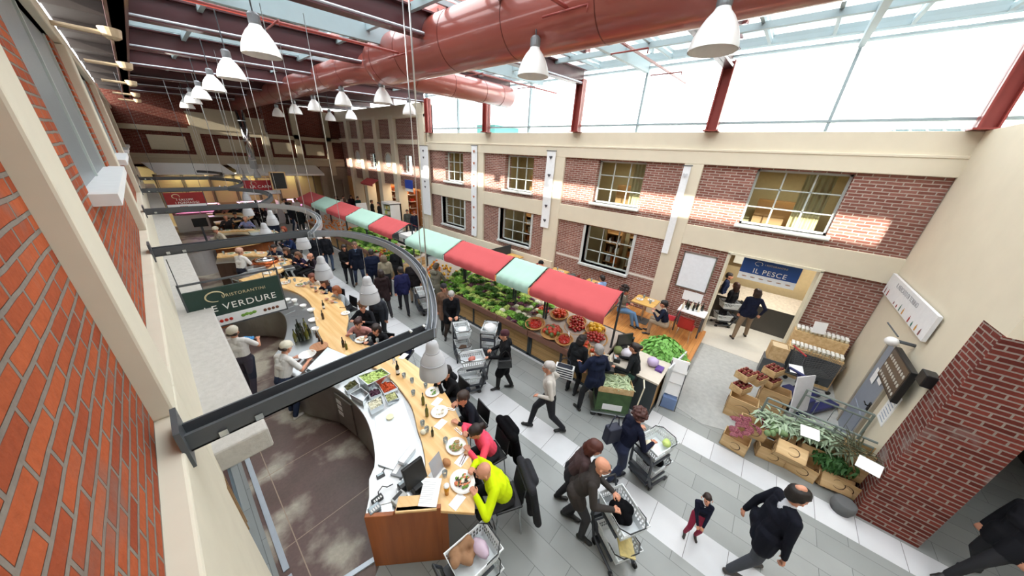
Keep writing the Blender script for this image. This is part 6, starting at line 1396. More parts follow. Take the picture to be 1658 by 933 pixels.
leafpile('artichoke_leaves', 1262, 688, .58, (.25, .42, .12), 260, GG, 'heap of grey green artichoke leaves left of the white price sheet', 'artichoke leaves', .15, .02, 2)
leafpile('cardoon_leaves', 1328, 708, .66, (.25, .5, .14), 300, GG, 'wide heap of long grey green leaves hanging over the crates', 'leaves', .22, .022, 3)
leafpile('parsley_bunch', 1348, 752, .42, (.16, .25, .16), 520, DGR, 'dark green parsley hanging between the crates', 'parsley', .06, .02, 4)
leafpile('dark_stalks', 1380, 728, .86, (.14, .3, .04), 50, H('dark olive stalks', '#4a4a30', .7), 'dark dry stalks on the top crate by the brick pier', 'stalks', .35, .01, 5, .05)
RADm = rosette('radicchio', .075, H('pink purple radicchio', '#8a4a54', .5, var=.5, scale=30), 12, 1.0, 1.3, 9)
rr = random.Random(8)
for k in range(26):
    p = at(1215+rr.uniform(-32, 30), 690+rr.uniform(-14, 16), z=.5+rr.uniform(0, .08)); place(RADm, 'radicchio', p, 'small purple radicchio heaped in the crate at the left', 'radicchio', 'radicchio heads in the left crate', rr)
ART = fruit_mesh('artichoke', .05, H('green artichoke', '#6f8a5c', .6, var=.4, scale=30), None, 1.2)
for k in range(14):
    p = at(1262+rr.uniform(-25, 25), 693+rr.uniform(-10, 12), z=.62); place(ART, 'artichoke', p, 'green artichoke among the leaves in the second crate', 'artichoke', 'artichokes in the second crate', rr)
for (px, py, z, lab, a) in ((1312, 701, .85, 'white price sheet lying on the long green leaves', .2), (1408, 755, .95, 'white price sheet at the right end of the leaves', -.2), (1290, 598, .95, 'white sign standing behind the boxes of red jars', .4)):
    q = MB(); q.cbox((0, 0, 0), (.26, .2, .006), -1.57+a, .6); o = q.build('price_sheet', PAPER); o.location = at(px, py, z=z); tag(o, lab, 'price sheet')
q = MB(); q.cbox((0, 0, .45), (.02, .45, .8), .9, 0, .2); o = q.build('white_board', H('white signboard', '#dcdde2', .5)); o.location = at(1284, 665, z=.45); tag(o, 'tall white board standing behind the boxes of red jars', 'board')
def railing(x, y0, y1, z, label):
    t = thing('steel_railing', label, 'railing', (x, y0, 0)); L = y1-y0
    for zz in (z, z-.12, .15): q = MB(); q.tube([(0, 0, zz), (0, L, zz)], .02, 8); q.build('rail', STEELR, t)
    for k in range(int(abs(L)/.22)+1): q = MB(); q.tube([(0, k*L/int(abs(L)/.22), 0 if k % 4 == 0 else .15), (0, k*L/int(abs(L)/.22), z if k % 4 == 0 else z-.12)], .02 if k % 4 == 0 else .006, 6); q.build('baluster', STEELR, t)
    return t
STEELR = H('grey green railing', '#7f8a86', .5, .3)
railing(7.42, -1.55, -2.45, 1.12, 'grey railing behind the crates, nearer the grey door'); railing(6.78, -1.0, -2.45, .98, 'grey railing directly behind the leafy crates')
t = thing('pallet_truck', 'deep blue pallet truck parked behind the railing', 'pallet truck', at(1320, 665, z=0), 1.0)
BL = H('deep blue enamel', '#22285c', .4); q = MB(); q.box(-.1, .1, -.6, .5, .05, .14); q.box(.25, .45, -.6, .5, .05, .14); q.box(-.1, .45, .45, .7, .05, .5); q.build('fork', BL, t, bevel=.02); q = MB(); q.tube([(.17, .6, .45), (.17, .95, 1.1)], .035, 8); q.tube([(-.02, .96, 1.12), (.36, .96, 1.12)], .03, 8); q.build('handle', BL, t); q = MB(); q.tube([(.1, .68, .1), (.24, .68, .1)], .1, 14); q.build('wheel', BLACK, t)
t = thing('shopping_trolley', 'wire shopping trolley behind the white board, beside the blue pallet truck', 'trolley', at(1300, 625, z=.1), .5)
WIRE = H('wire grey', '#777a7d', .4, .7); q = MB()
for k in range(9): z = .45+k*.05; s = .8+k*.025; q.tube([(-.25*s, -.4*s, z), (.25*s, -.4*s, z), (.25*s, .4*s, z), (-.25*s, .4*s, z)], .004, 5, closed=True)
for k in range(12):
    f = -1+2*k/11
    for s in (-1, 1): q.tube([(f*.2, s*.32, .45), (f*.25, s*.4, .87)], .004, 4); q.tube([(s*.2, f*.32, .45), (s*.25, f*.4, .87)], .004, 4); 
    q.tube([(f*.2, -.32, .45), (f*.2, .32, .45)], .004, 4)
q.build('wire_basket', WIRE, t)
q = MB()
for sx in (-1, 1): q.tube([(sx*.2, -.4, .08), (sx*.2, .35, .2), (sx*.2, .42, .95)], .014, 6)
q.build('frame', WIRE, t); q = MB(); q.tube([(-.24, .44, .98), (.24, .44, .98)], .018, 8); q.build('handle', REDM, t)
for sx in (-1, 1):
    for sy in (-.4, .3): q = MB(); q.tube([(sx*.2-.015, sy, .05), (sx*.2+.015, sy, .05)], .05, 12); q.build('wheel', BLACK, t)
# end wall fixtures
t = thing('wall_sign', 'long white sign with printed bottles and groceries high on the end wall', 'sign', (9.0, -2.47, 2.62), 0)
q = MB(); q.box(-1.45, 1.45, 0, .05, 0, .46); q.M = None; q.build('board', H('soft white sign', '#dfe0e2', .6), t)
cols = [H('print a', '#8a5a5a', .7), H('print b', '#9c3a34', .7), H('print c', '#4f7a6a', .7), H('print d', '#c08a3a', .7)]
rr = random.Random(2)
for k in (0, 1, 4, 5, 6, 7, 9, 10, 11, 12): x = 1.3-k*.21; hh = rr.uniform(.06, .15); q = MB(); q.lathe([(.03, .02), (.032, .02+hh*.6), (.012, .02+hh*.8), (.012, .02+hh)], 8); me_ = q.build('printed_grocery', cols[k % 4], t); me_.scale = (1, .1, 1); me_.location = (x, .052, 0)
MX = Matrix.Rotation(PI, 4, 'Z')
text_obj('lettering', 'IL MERCATO DI TORINO', .13, H('pale grey letters', '#a9abb0', .7), t, Matrix.Translation((.1, .055, .34)) @ MX @ Matrix.Rotation(PI/2, 4, 'X'), .001)
t = thing('wall_television', 'tilted flat television showing bread shelves on the end wall', 'television', (7.42, -2.36, 2.0)); t.rotation_euler = (.0, 0, 0)
q = MB(); q.box(-.5, .5, -.05, .03, -.3, .3); q.build('casing', BLACK, t, bevel=.01)
q = MB(); q.mat(H('screen brown', '#5a4a3c', .3)).box(-.46, .46, .03, .034, -.27, .27); q.mat(H('screen white loaves', '#b9b7b0', .3))
for j in range(3):
    for i in range(9): q.ball((-.4+i*.1, .036, -.2+j*.17), (.035, .006, .035), 8, 6)
q.build('screen', None, t); q = MB(); q.box(-.08, .08, -.14, -.05, -.08, .08); q.build('bracket', DARKST, t)
q = MB(); q.box(-.17, .17, 0, .012, 0, .62); p = at(1452, 640, Y=-2.49); t = thing('wall_notice', 'white notice with a list of lines on the end wall below the television', 'notice', (7.3, -2.5, 1.1)); q.build('sheet', PAPER, t); q = MB()
for k in range(8): q.box(-.12, .1, .012, .014, .06+k*.065, .075+k*.065)
q.build('printed_lines', H('blue grey print', '#8a98b0', .8), t)
t = thing('security_camera', 'white dome security camera on an arm above the grey door', 'camera', (7.85, -2.5, 2.42)); q = MB(); q.tube([(0, 0, 0), (0, .22, 0)], .03, 8); q.build('arm', DARKST, t); q = MB(); q.ball((0, .26, -.03), (.09, .09, .08), 14, 10); q.build('dome', WHITE, t, True); q = MB(); q.tube([(.1, .2, .05), (.55, .28, .12)], .012, 6); q.build('antenna', DARKST, t)
q = MB(); q.box(-.12, .12, 0, .14, -.1, .1); o = q.build('wall_speaker', BLACK, None, bevel=.015); o.location = (6.72, -2.5, 2.35); tag(o, 'small black loudspeaker on the end wall right of the television', 'loudspeaker')
q = MB(); q.lathe([(.12, 0), (.15, .1), (.14, .2), (.12, .21)], 16); o = q.build('grey_sack', H('dark grey sack', '#5e5f60', .9), None, True); o.location = (5.98, -2.28, 0); tag(o, 'low dark grey tub at the foot of the brick pier', 'tub')

# ================================================================ FAR SHOPS AND COUNTERS
t = thing('butcher_counter', 'long white lit butcher counter along the far wall with pink meat cases', 'counter', (4.2, 25.6, 0))
q = MB(); q.box(-3.9, 3.9, -.4, .4, 0, .95); q.build('base', WHITE, t)
q = MB(); q.box(-3.9, 3.9, -.45, .45, .95, 1.05); q.build('meat_bed', H('pink meat display', '#c77a92', .5, var=.35, scale=12), t)
q = MB(); q.box(-3.9, 3.9, -.47, -.46, 1.0, 1.4); q.build('glass_front', GLASS, t)
for k in range(8): q = MB(); q.box(-3.8+k*.97, -3.8+k*.97+.05, -.47, .4, 1.0, 1.45); q.build('divider', WHITE, t)
t = thing('shop_canopy', 'pair of white panels tilted over the butcher counter, left half', 'canopy', (1.9, 26.2, 3.15)); q = MB(); q._add([(-1.6,-.9,.0),(1.6,-.9,.0),(1.2,.7,.5),(-2.0,.7,.5),(-1.6,-.9,-.05),(1.6,-.9,-.05)], [(0,1,2,3),(4,5,1,0)]); q.build('panel', WHITE, t)
t = thing('shop_canopy', 'white panels tilted over the butcher counter, right half', 'canopy', (6.2, 26.2, 3.15)); q = MB(); q._add([(-2.4,-.9,.0),(2.2,-.9,.0),(2.2,.7,.5),(-2.8,.7,.5),(-2.4,-.9,-.12),(2.2,-.9,-.12)], [(0,1,2,3),(4,5,1,0)]); q.build('panel', WHITE, t)
for k in range(7):
    x = .7+k*1.15; t = thing('wall_case', 'glazed yellow lit wall case behind the butcher counter', 'cabinet', (x, 27.0, 1.3), 0, 'yellow lit cases behind the butcher counter'); q = MB(); q.box(-.52, .52, 0, .04, 0, 1.6); q.build('back', H('warm yellow panel', '#b3a777', .6), t); q = MB(); q.box(-.56, -.5, -.06, .05, -.1, 1.7).box(.5, .56, -.06, .05, -.1, 1.7).box(-.56, .56, -.06, .05, 1.6, 1.7); q.build('frame', H('dark case frame', '#6a6250', .6), t)
t = thing('shop_awning', 'small red awning over the shop front between the far pilasters', 'awning', (10.3, 22.1, 2.75)); q = MB(); q._add([(.1,-.9,.3),(.1,.9,.3),(-.4,.9,.0),(-.4,-.9,.0),(-.4,.9,-.12),(-.4,-.9,-.12)], [(0,1,2,3),(3,2,4,5)]); q.build('cloth', AWR, t)
t = thing('blue_hanging_sign', 'blue sign with a white strip on the tall pilaster beside the hearts banner', 'sign', (10.2, 17.1, 2.9)); q = MB(); q.box(-.02, .02, -.4, .4, 0, .5); q.build('board', H('royal blue sign', '#2447a8', .5), t); q = MB(); q.box(-.022, .022, -.4, .4, -.16, 0); q.build('white_strip', WHITE, t); q = MB(); q.box(0, .45, -.02, .02, .2, .24); q.build('bracket', DARKST, t)
for i, (y, lab) in enumerate(((17.2, 'orange and red shelves in the shop nearest the hearts banner'), (20.0, 'warm stocked shelves in the middle shop front'), (22.2, 'warm stocked shelves under the small red awning'))):
    t = thing('shop_shelves', lab, 'shelves', (11.6, y, 0)); q = MB(); q.box(.3, .5, -.8, .8, 0, 2.5); q.build('back', H('orange shop back', '#a85a2a', .7), t)
    for k in range(5): q = MB(); q.box(-.1, .35, -.8, .8, .4+k*.45, .43+k*.45); q.build('shelf', WHITE, t)
    for k in range(5):
        q = MB(); rr = random.Random(i*7+k)
        for j in range(10): q.mat(rr.choice([TOMM, H('orange pack', '#c8651c', .5), CRM, H('brown pack', '#6a3a22', .6)])); q.box(-.05, .2, -.75+j*.15, -.65+j*.15, .43+k*.45, .43+k*.45+rr.uniform(.1, .3))
        o = q.build('packages', None, t); o['kind'] = 'stuff'
t = thing('drinks_fridge', 'tall open white fridge lit inside beside the far pilaster', 'fridge', (9.7, 18.6, 0)); q = MB(); q.box(-.4, .4, -.55, .55, 0, .4).box(.3, .4, -.55, .55, .4, 1.9).box(-.35, .4, -.55, -.5, .4, 1.9).box(-.35, .4, .5, .55, .4, 1.9).box(-.35, .4, -.55, .55, 1.85, 1.95); q.build('cabinet', WHITE, t)
for k in range(4): q = MB(); q.box(-.25, .3, -.5, .5, .5+k*.33, .52+k*.33); q.build('shelf', STEEL, t)
q = MB(); rr = random.Random(9)
for k in range(4):
    for j in range(9): q.mat(rr.choice([CRM, LG2, H('yellow pack', '#d9c24a', .5), WHITE])); q.box(-.22, .1, -.48+j*.107, -.4+j*.107, .52+k*.33, .72+k*.33)
o = q.build('packages', None, t); o['kind'] = 'stuff'
q = MB()
for (a, b_, c_, d) in (((7.05), 12.2, 7.10, 19.5),): q.box(a, c_, b_, d, 0, 1.05)
o = q.build('dark_glass_barrier', H('dark barrier glass', '#4a5054', .3, .2)); tag(o, 'long dark waist high barrier behind the far stalls', 'barrier')
for i, (x, y) in enumerate(((8.7, 13.2), (8.8, 15.0), (8.6, 16.8))):
    t = thing('dining_table', ['white clothed table nearest the hearts banner', 'white clothed table, middle of the three behind the barrier', 'white clothed table farthest behind the barrier'][i], 'table', (x, y, 0)); q = MB(); q.box(-.45, .45, -.45, .45, .55, .76); q.build('tablecloth', PAPER, t); q = MB(); q.box(-.3, .3, -.3, .3, 0, .55); q.build('pedestal', DARKST, t)
t = thing('white_easel_sign', 'tall white sign leaning behind the far red awning', 'sign', (*at(592, 320, z=1.0)[:2], 0)); t.location = (8.7, 20.5, 0); q = MB(); q.cbox((0, 0, .95), (.7, .04, 1.5), .1, -.12); q.build('panel', PAPER, t); q = MB(); q.tube([(0, .1, .0), (0, 0, 1.3)], .02, 6); q.build('leg', DARKST, t)
t = thing('menu_easel', 'white menu stand in the aisle beyond the second rail', 'menu stand', (*at(492, 388, z=0)[:2], 0)); t.location = (4.3, 14.4, 0); q = MB(); q.cbox((0, 0, 1.0), (.5, .03, .8), 0, -.1); q.build('panel', PAPER, t); q = MB(); q.cbox((0, -.02, 1.2), (.42, .03, .25), 0, -.1); q.build('picture', H('peach picture', '#d9a98a', .7), t); q = MB(); q.tube([(-.15, 0, 0), (-.15, 0, .7)], .012, 6); q.tube([(.15, 0, 0), (.15, 0, .7)], .012, 6); q.build('stand', DARKST, t)
# ---------------------------------------------------------------- who is where
def G(px, py, z=0): return at(px, py, z=z)[:2]
def mid(a, b): return ((a[0]+b[0])/2, (a[1]+b[1])/2)
def loc_feet(loc, face, h, world_feet):
    """world foot points -> the person's own frame"""
    a = math.radians(face-90); c, s = math.cos(-a), math.sin(-a); out = []
    for w_ in world_feet:
        x, y = w_[0]-loc[0], w_[1]-loc[1]; out.append((x*c-y*s, x*s+y*c, 0))
    return out
def loc_pt(loc, face, p):
    a = math.radians(face-90); c, s = math.cos(-a), math.sin(-a); x, y = p[0]-loc[0], p[1]-loc[1]; return (x*c-y*s, x*s+y*c, p[2])
# -- trolleys with two baskets
TG = H('light grey basket plastic', '#dde2e4', .4); TD = H('dark grey trolley plastic', '#3a3e45', .5)
def basket_mesh(w_, l, h, t, name, z0, y0):
    q = MB(); a = .82
    def ring(f, zz): return [(-w_/2*f, y0-l/2*f, zz), (w_/2*f, y0-l/2*f, zz), (w_/2*f, y0+l/2*f, zz), (-w_/2*f, y0+l/2*f, zz)]
    q.tube([Vector(p) for p in ring(1, z0+h)], .014, 6, closed=True)
    q.box(-w_/2*a, w_/2*a, y0-l/2*a, y0+l/2*a, z0, z0+.012)
    def wall(i, f0, f1, z_0, z_1, u0=0, u1=1):
        A, B = ring(f0, z_0), ring(f1, z_1); p, r = Vector(A[i]), Vector(A[(i+1) % 4]); s, t_ = Vector(B[i]), Vector(B[(i+1) % 4])
        q.quad(p+(r-p)*u0, p+(r-p)*u1, s+(t_-s)*u1, s+(t_-s)*u0)
    for i in range(4):
        g = lambda zf: a+(1-a)*zf
        wall(i, g(0), g(.42), z0, z0+h*.42); wall(i, g(.8), g(1), z0+h*.8, z0+h)
        n = 11
        for k in range(n): wall(i, g(.42), g(.8), z0+h*.42, z0+h*.8, k/n+.01, k/n+.052)
        wall(i, g(.58), g(.64), z0+h*.58, z0+h*.64)
    o = q.build(name, TG, t)
    hq = MB(); s = w_/2; hq.tube([(-s, y0, z0+h), (-s-.01, y0+l*.35, z0+h+.02), (-s*.6, y0+l*.52, z0+h+.02), (s*.6, y0+l*.52, z0+h+.02), (s+.01, y0+l*.35, z0+h+.02), (s, y0, z0+h)], .009, 6); hq.build('carry_handle', BLACK, o)
    return o
def trolley(loc, face, label, s=1.0, content=None, first=None, upper=True):
    t = thing('basket_trolley', label, 'shopping trolley', (loc[0], loc[1], 0), math.radians(face-90), 'two basket shopping trolleys'); t.scale = (.9, .9, .94)
    basket_mesh(.42, .60, .24, t, 'upper_basket', .74, .12); basket_mesh(.42, .52, .22, t, 'lower_basket', .26, .2)
    q = MB()
    for sx in (-1, 1):
        q.tube([(sx*.2, .42, .07), (sx*.21, -.05, .12), (sx*.2, -.2, .45), (sx*.2, -.24, .78), (sx*.19, -.34, 1.0)], [.022, .026, .026, .022, .016], 8)
    q.box(-.2, .2, -.05, .05, .08, .12); q.box(-.2, .2, -.24, -.16, .35, .45); q.box(-.2, .2, -.22, .3, .70, .73); q.box(-.2, .2, -.2, .35, .22, .25)
    q.build('frame', TD, t)
    q = MB(); q.tube([(-.19, -.34, 1.0), (.19, -.34, 1.0)], .017, 8); q.build('handle', BLACK, t)
    for sx in (-1, 1):
        for sy in (-.02, .42): q = MB(); q.tube([(sx*.21-.015, sy, .05), (sx*.21+.015, sy, .05)], .05, 14); q.build('wheel', BLACK, t)
    return t
def cloth_lump(p, r, m, label, name, cat, seed=1, n=9, rot=0):
    rr = random.Random(seed); cs = []
    for k in range(n): cs.append(((p[0]+rr.uniform(-1, 1)*r[0]*.6, p[1]+rr.uniform(-1, 1)*r[1]*.6, p[2]+rr.uniform(0, .7)*r[2]), r[2]*.45, (p[0]+rr.uniform(-1, 1)*r[0]*.7, p[1]+rr.uniform(-1, 1)*r[1]*.7, p[2]+rr.uniform(0, .9)*r[2]), r[2]*.35, 'a'))
    me = skinned(cs, name, .014, {'a': m}, 1); o = bpy.data.objects.new(name, me); C.objects.link(o); return tag(o, label, cat)
FW = H('crumpled dark wool', '#0c0c0f', .95, var=.3, bump=.5, spec=.1)
hA, fA = at(993, 792, z=.96), at(1030, 852, z=.96); angA = math.degrees(math.atan2(fA[1]-hA[1], fA[0]-hA[0])); ca, sa = math.cos(math.radians(angA)), math.sin(math.radians(angA))
tA = ((hA[0]+fA[0])/2-.12*.9*ca, (hA[1]+fA[1])/2-.12*.9*sa); trolley(tA, angA, 'basket trolley pushed by the bald man, filled with a black coat')
cloth_lump((tA[0]+.11*ca, tA[1]+.11*sa, .77), (.13, .17, .17), FW, 'black coat stuffed in the basket of the bald man\'s trolley', 'black_coat', 'coat', 2, 12)
q = MB(); q.cbox((0, 0, 0), (.28, .2, .015), .6, .15); o = q.build('magazine', H('cream and gold print', '#c9b878', .5, var=.5, scale=18)); o.location = (tA[0]+.30*ca, tA[1]+.30*sa, .475); tag(o, 'cream printed magazine on the lower basket of the bald man\'s trolley', 'magazine')
tB = (4.2, .34); trolley(tB, -20, 'basket trolley pushed by the curly haired woman in navy')
cloth_lump((tB[0]+.18, tB[1]-.06, .34), (.14, .16, .17), FW, 'dark cloth in the lower basket of the curly woman\'s trolley', 'dark_cloth', 'cloth', 3, 8)
for i, (dx, dy, m, nm, lb) in enumerate(((.02, .1, CRM, 'cheese_pack', 'yellowish packet in the upper basket of the curly woman\'s trolley'), (.25, -.1, LG2, 'salad_bag', 'pale green salad bag in the upper basket of the curly woman\'s trolley'))):
    q = MB(); q.ball((0, 0, .05), (.08, .07, .05), 10, 7, .12); o = q.build(nm, m, None, True); o.location = (tB[0]+dx, tB[1]+dy-.05, .76); tag(o, lb, nm.replace('_', ' '))
tC = (4.33, 5.27); trolley(tC, -119, 'basket trolley held by the old man in the black coat')
q = MB(); q.ball((0, 0, .05), (.13, .12, .07), 10, 7, .15); o = q.build('white_bags', PAPER, None, True); o.location = (tC[0]-.05, tC[1]-.1, .78); tag(o, 'white paper bags in the trolley of the old man', 'bags')
q = MB(); q.ball((0, 0, .04), (.12, .1, .06), 10, 7, .15); o = q.build('brown_bag', H('brown bag', '#6a5040', .7), None, True); o.location = (tC[0]-.1, tC[1]-.17, .29); tag(o, 'brown bag in the lower basket of the old man\'s trolley', 'bag')
tD = (3.74, 4.02); trolley(tD, 150, 'basket trolley held by the woman in the maroon hat')
q = MB(); q.ball((0, 0, .05), (.09, .07, .05), 10, 7, .15); o = q.build('red_pack', H('pinkish meat pack', '#b06050', .4), None, True); o.location = (tD[0]-.08, tD[1]+.08, .77); tag(o, 'pink packet in the trolley of the woman in the maroon hat', 'packet')
tE = (4.72, 4.62); trolley(tE, 35, 'unattended basket trolley parked by the stall, white bags on top')
q = MB(); q.ball((0, 0, .06), (.17, .15, .1), 10, 7, .2); o = q.build('white_bags', PAPER, None, True); o.location = (tE[0]+.1, tE[1]+.07, .82); tag(o, 'white bags heaped on the parked trolley', 'bags')
tF = at(684, 482, z=.6)[:2]; trolley(tF, -20, 'basket trolley behind the curved rail beside the dark coated shopper')
t7 = (1.16, 1.40); trolley(t7, -8, 'basket trolley with paper bags at the end of the nearest bar')
cloth_lump((t7[0]+.02, t7[1]+.08, .80), (.2, .14, .13), H('brown paper bag', '#8f6a4c', .8, var=.2, bump=.4), 'brown paper bag in the trolley at the bar end', 'paper_bag', 'bag', 5, 7)
q = MB(); q.ball((0, 0, .05), (.08, .12, .06), 10, 8, .15); o = q.build('plastic_bag', H('lilac plastic bag', '#b9a4b4', .35), None, True); o.location = (t7[0]+.2, t7[1]-.02, .80); tag(o, 'pale lilac plastic bag in the trolley at the bar end', 'bag')

# -- walkers, nearest first
def P1(label, feet, face, **k):
    fts = [G(*f) for f in feet]; l = mid(*fts); lf = loc_feet(l, face, 0, fts); lf.sort(key=lambda v: v[0])
    return person(label, l, face, fl=lf[0], fr=lf[1], **k), l
P1('grey haired man in pale sweater and black trousers striding across the aisle', ((858, 690), (911, 699)), 125, h=1.74, top='#c4bfb8', legs='#17181f', hair='short', hairc='#a8a29e', det=2, lean=8, pelvis=(0, .0, .86), hl=(-.16, .22, .98), hr=(.20, .05, .96), collar='#b9b4ad')
P1('small child in a navy jumper, white collar and red trousers, alone in the aisle', ((1108, 864), (1125, 869)), -165, h=.92, top='#141829', legs='#8e1a3c', shoe='#2c2824', hair='short', hairc='#2a1a16', det=2, hs=1.45, collar='#dcdce2', hl=(-.03, .17, .47), hr=(.03, .19, .47), headp=-8, build=1.1)
P1('balding man in a dark navy coat striding out of the bottom right', ((1178, 928), (1212, 915)), -62, h=1.78, top='#12141f', legs='#3d4149', shoe='#3a3634', hair='short', spot=True, hairc='#1a1310', det=2, coat=.45, lean=8, collar='#c9ccd4', puffy=.15, hr=(.24, .12, .82), hl=(-.26, -.1, .84))
P1('curly red brown haired woman in navy pushing the trolley with the open upper basket', ((986, 781), (1000, 772)), -35, h=1.64, top='#12162a', legs='#1d2745', shoe='#14161e', hair='curly', hairc='#43201a', det=2, lean=22, pelvis=(0, -.05, .86), hl=(-.17, .38, 1.0), hr=(.17, .38, 1.0))
bald, l_ = P1('bald man with glasses in a brown grey gilet pushing a trolley', ((940, 872), (914, 834)), -72, h=1.68, top='#3b3634', legs='#2b2b2f', hair='none', det=2, lean=24, pelvis=(0, -.05, .86), coat=.35, puffy=.5, hl=(-.08, .40, .98), hr=(.16, .42, .98), glasses=True)
hh = at(965, 722, z=1.5); person('woman with straight red brown hair leaning in behind the bald man', (hh[0]-.1, hh[1]+.22), -65, h=1.64, top='#4a3a3b', legs='#1b1b20', hair='bob', hairc='#4a2018', det=2, lean=20, fl=(-.12, -.12, 0), fr=(.1, .1, 0), headp=15)
P1('grey haired man in a navy puffer jacket reaching over the tomato stall', ((937, 664), (970, 671)), 60, h=1.72, top='#161d33', legs='#14161c', hair='short', hairc='#8a8684', det=2, puffy=.9, lean=8, hood=True, hr=(.30, .18, .90), hl=(-.2, .35, 1.1), coat=.25)
P1('dark haired shopper in a black jacket with a striped bag beside the navy puffer man', ((918, 632), (930, 640)), 0, h=1.58, top='#1b1d20', legs='#15161b', hair='bob', hairc='#1c1413', det=2, puffy=.5, lean=8, headp=12, heady=-30, coat=.3)
P1('stallkeeper in black with a green apron reaching across the cash desk', ((1003, 657), (1028, 652)), 95, h=1.62, top='#14171a', legs='#15161a', hair='bun', hairc='#241a18', det=2, lean=14, apron='#1e4038', hl=(-.32, .35, 1.05), hr=(.1, .42, 1.05), sleeve='long')
P1('woman in a long black coat and maroon hat holding a trolley', ((806, 631), (828, 627)), 140, h=1.62, top='#121215', legs='#111', hat='#3f1a22', hairc='#2a1a16', det=2, coat=.95, puffy=.6, hood=True, lean=5, hl=(-.12, .38, 1.0), hr=(.2, .3, .98))
P1('old grey haired man in black leaning over a trolley before the lettuces', ((722, 548), (742, 552)), -119, h=1.68, top='#121318', legs='#3d332e', hair='short', hairc='#9a9490', det=2, coat=.5, lean=12, puffy=.3, headp=15, hl=(-.1, .42, 1.0), hr=(.12, .42, 1.0), collar='#a08a78')
hh = at(719, 465, z=1.5); PT = H('brown and cream patterned wool', '#6f5240', .9, var=.8, scale=7); person('shopper in a patterned brown coat and dark hat behind the old man', (hh[0], hh[1]), -110, h=1.62, top='#6f5241', legs='#222', hat='#231f24', hairc='#333', det=1, coat=.7, tmat=PT, puffy=.3)
P1('man in an olive grey hooded coat reaching into the vegetables', ((702, 500), (712, 508)), 20, h=1.74, top='#6a675a', legs='#4f4740', hair='short', hairc='#55493e', det=2, coat=.6, puffy=.6, hood=True, lean=12, hl=(-.1, .5, 1.1), hr=(.2, .45, 1.05))
P1('woman in a long dark brown padded coat with a white shoulder bag, seen from behind', ((616, 503), (636, 518)), 80, h=1.62, top='#2d2021', legs='#1b191d', hair='bob', hairc='#2a1c18', det=2, coat=.6, puffy=1.0, hood=True)
P1('shopper in a blue violet jacket walking beside the brown padded coat', ((650, 502), (663, 514)), 80, h=1.68, top='#1f2148', legs='#14151c', hair='short', hairc='#1d1614', det=1, puffy=.8, coat=.25)
P1('shopper in a dark coat and beige trousers at the stall behind the rail', ((668, 490), (678, 496)), 50, h=1.70, top='#211d20', legs='#9a8872', hair='short', hairc='#221a18', det=1, coat=.4, puffy=.6)
hh = at(601, 408, z=1.62); person('broad man in a navy quilted jacket seen from behind beyond the rail', hh[:2], 70, h=1.74, top='#141c33', legs='#1c2130', hair='short', hairc='#2a2220', det=1, puffy=1.0, coat=.25, build=1.2)
hh = at(622, 418, z=1.5); person('shopper in a beige quilted jacket next to the navy quilted jacket', hh[:2], 60, h=1.62, top='#8f8672', legs='#1b1b20', hair='bob', hairc='#6a5a48', det=1, puffy=.8)
hh = at(640, 405, z=1.5); person('shopper in black at the board front of the stall beyond the beige jacket', hh[:2], 40, h=1.6, top='#1b1b1f', legs='#1b1b1f', hair='short', hairc='#2a2220', det=1, puffy=.5)
P1('woman with dark glasses and a short black jacket standing in the aisle', ((563, 458), (573, 464)), -105, h=1.66, top='#121214', legs='#12141d', hair='long', hairc='#1e1512', det=1, coat=.2, puffy=.4, hl=(-.05, .22, 1.0), hr=(.05, .24, 1.0), glasses=True)
P1('man in a navy overcoat over a light blue shirt standing beside the woman in black', ((578, 460), (592, 462)), -110, h=1.78, top='#141a29', legs='#24324c', shoe='#6a4a30', hair='short', hairc='#6a5040', det=1, coat=.45, collar='#6f8ab0')
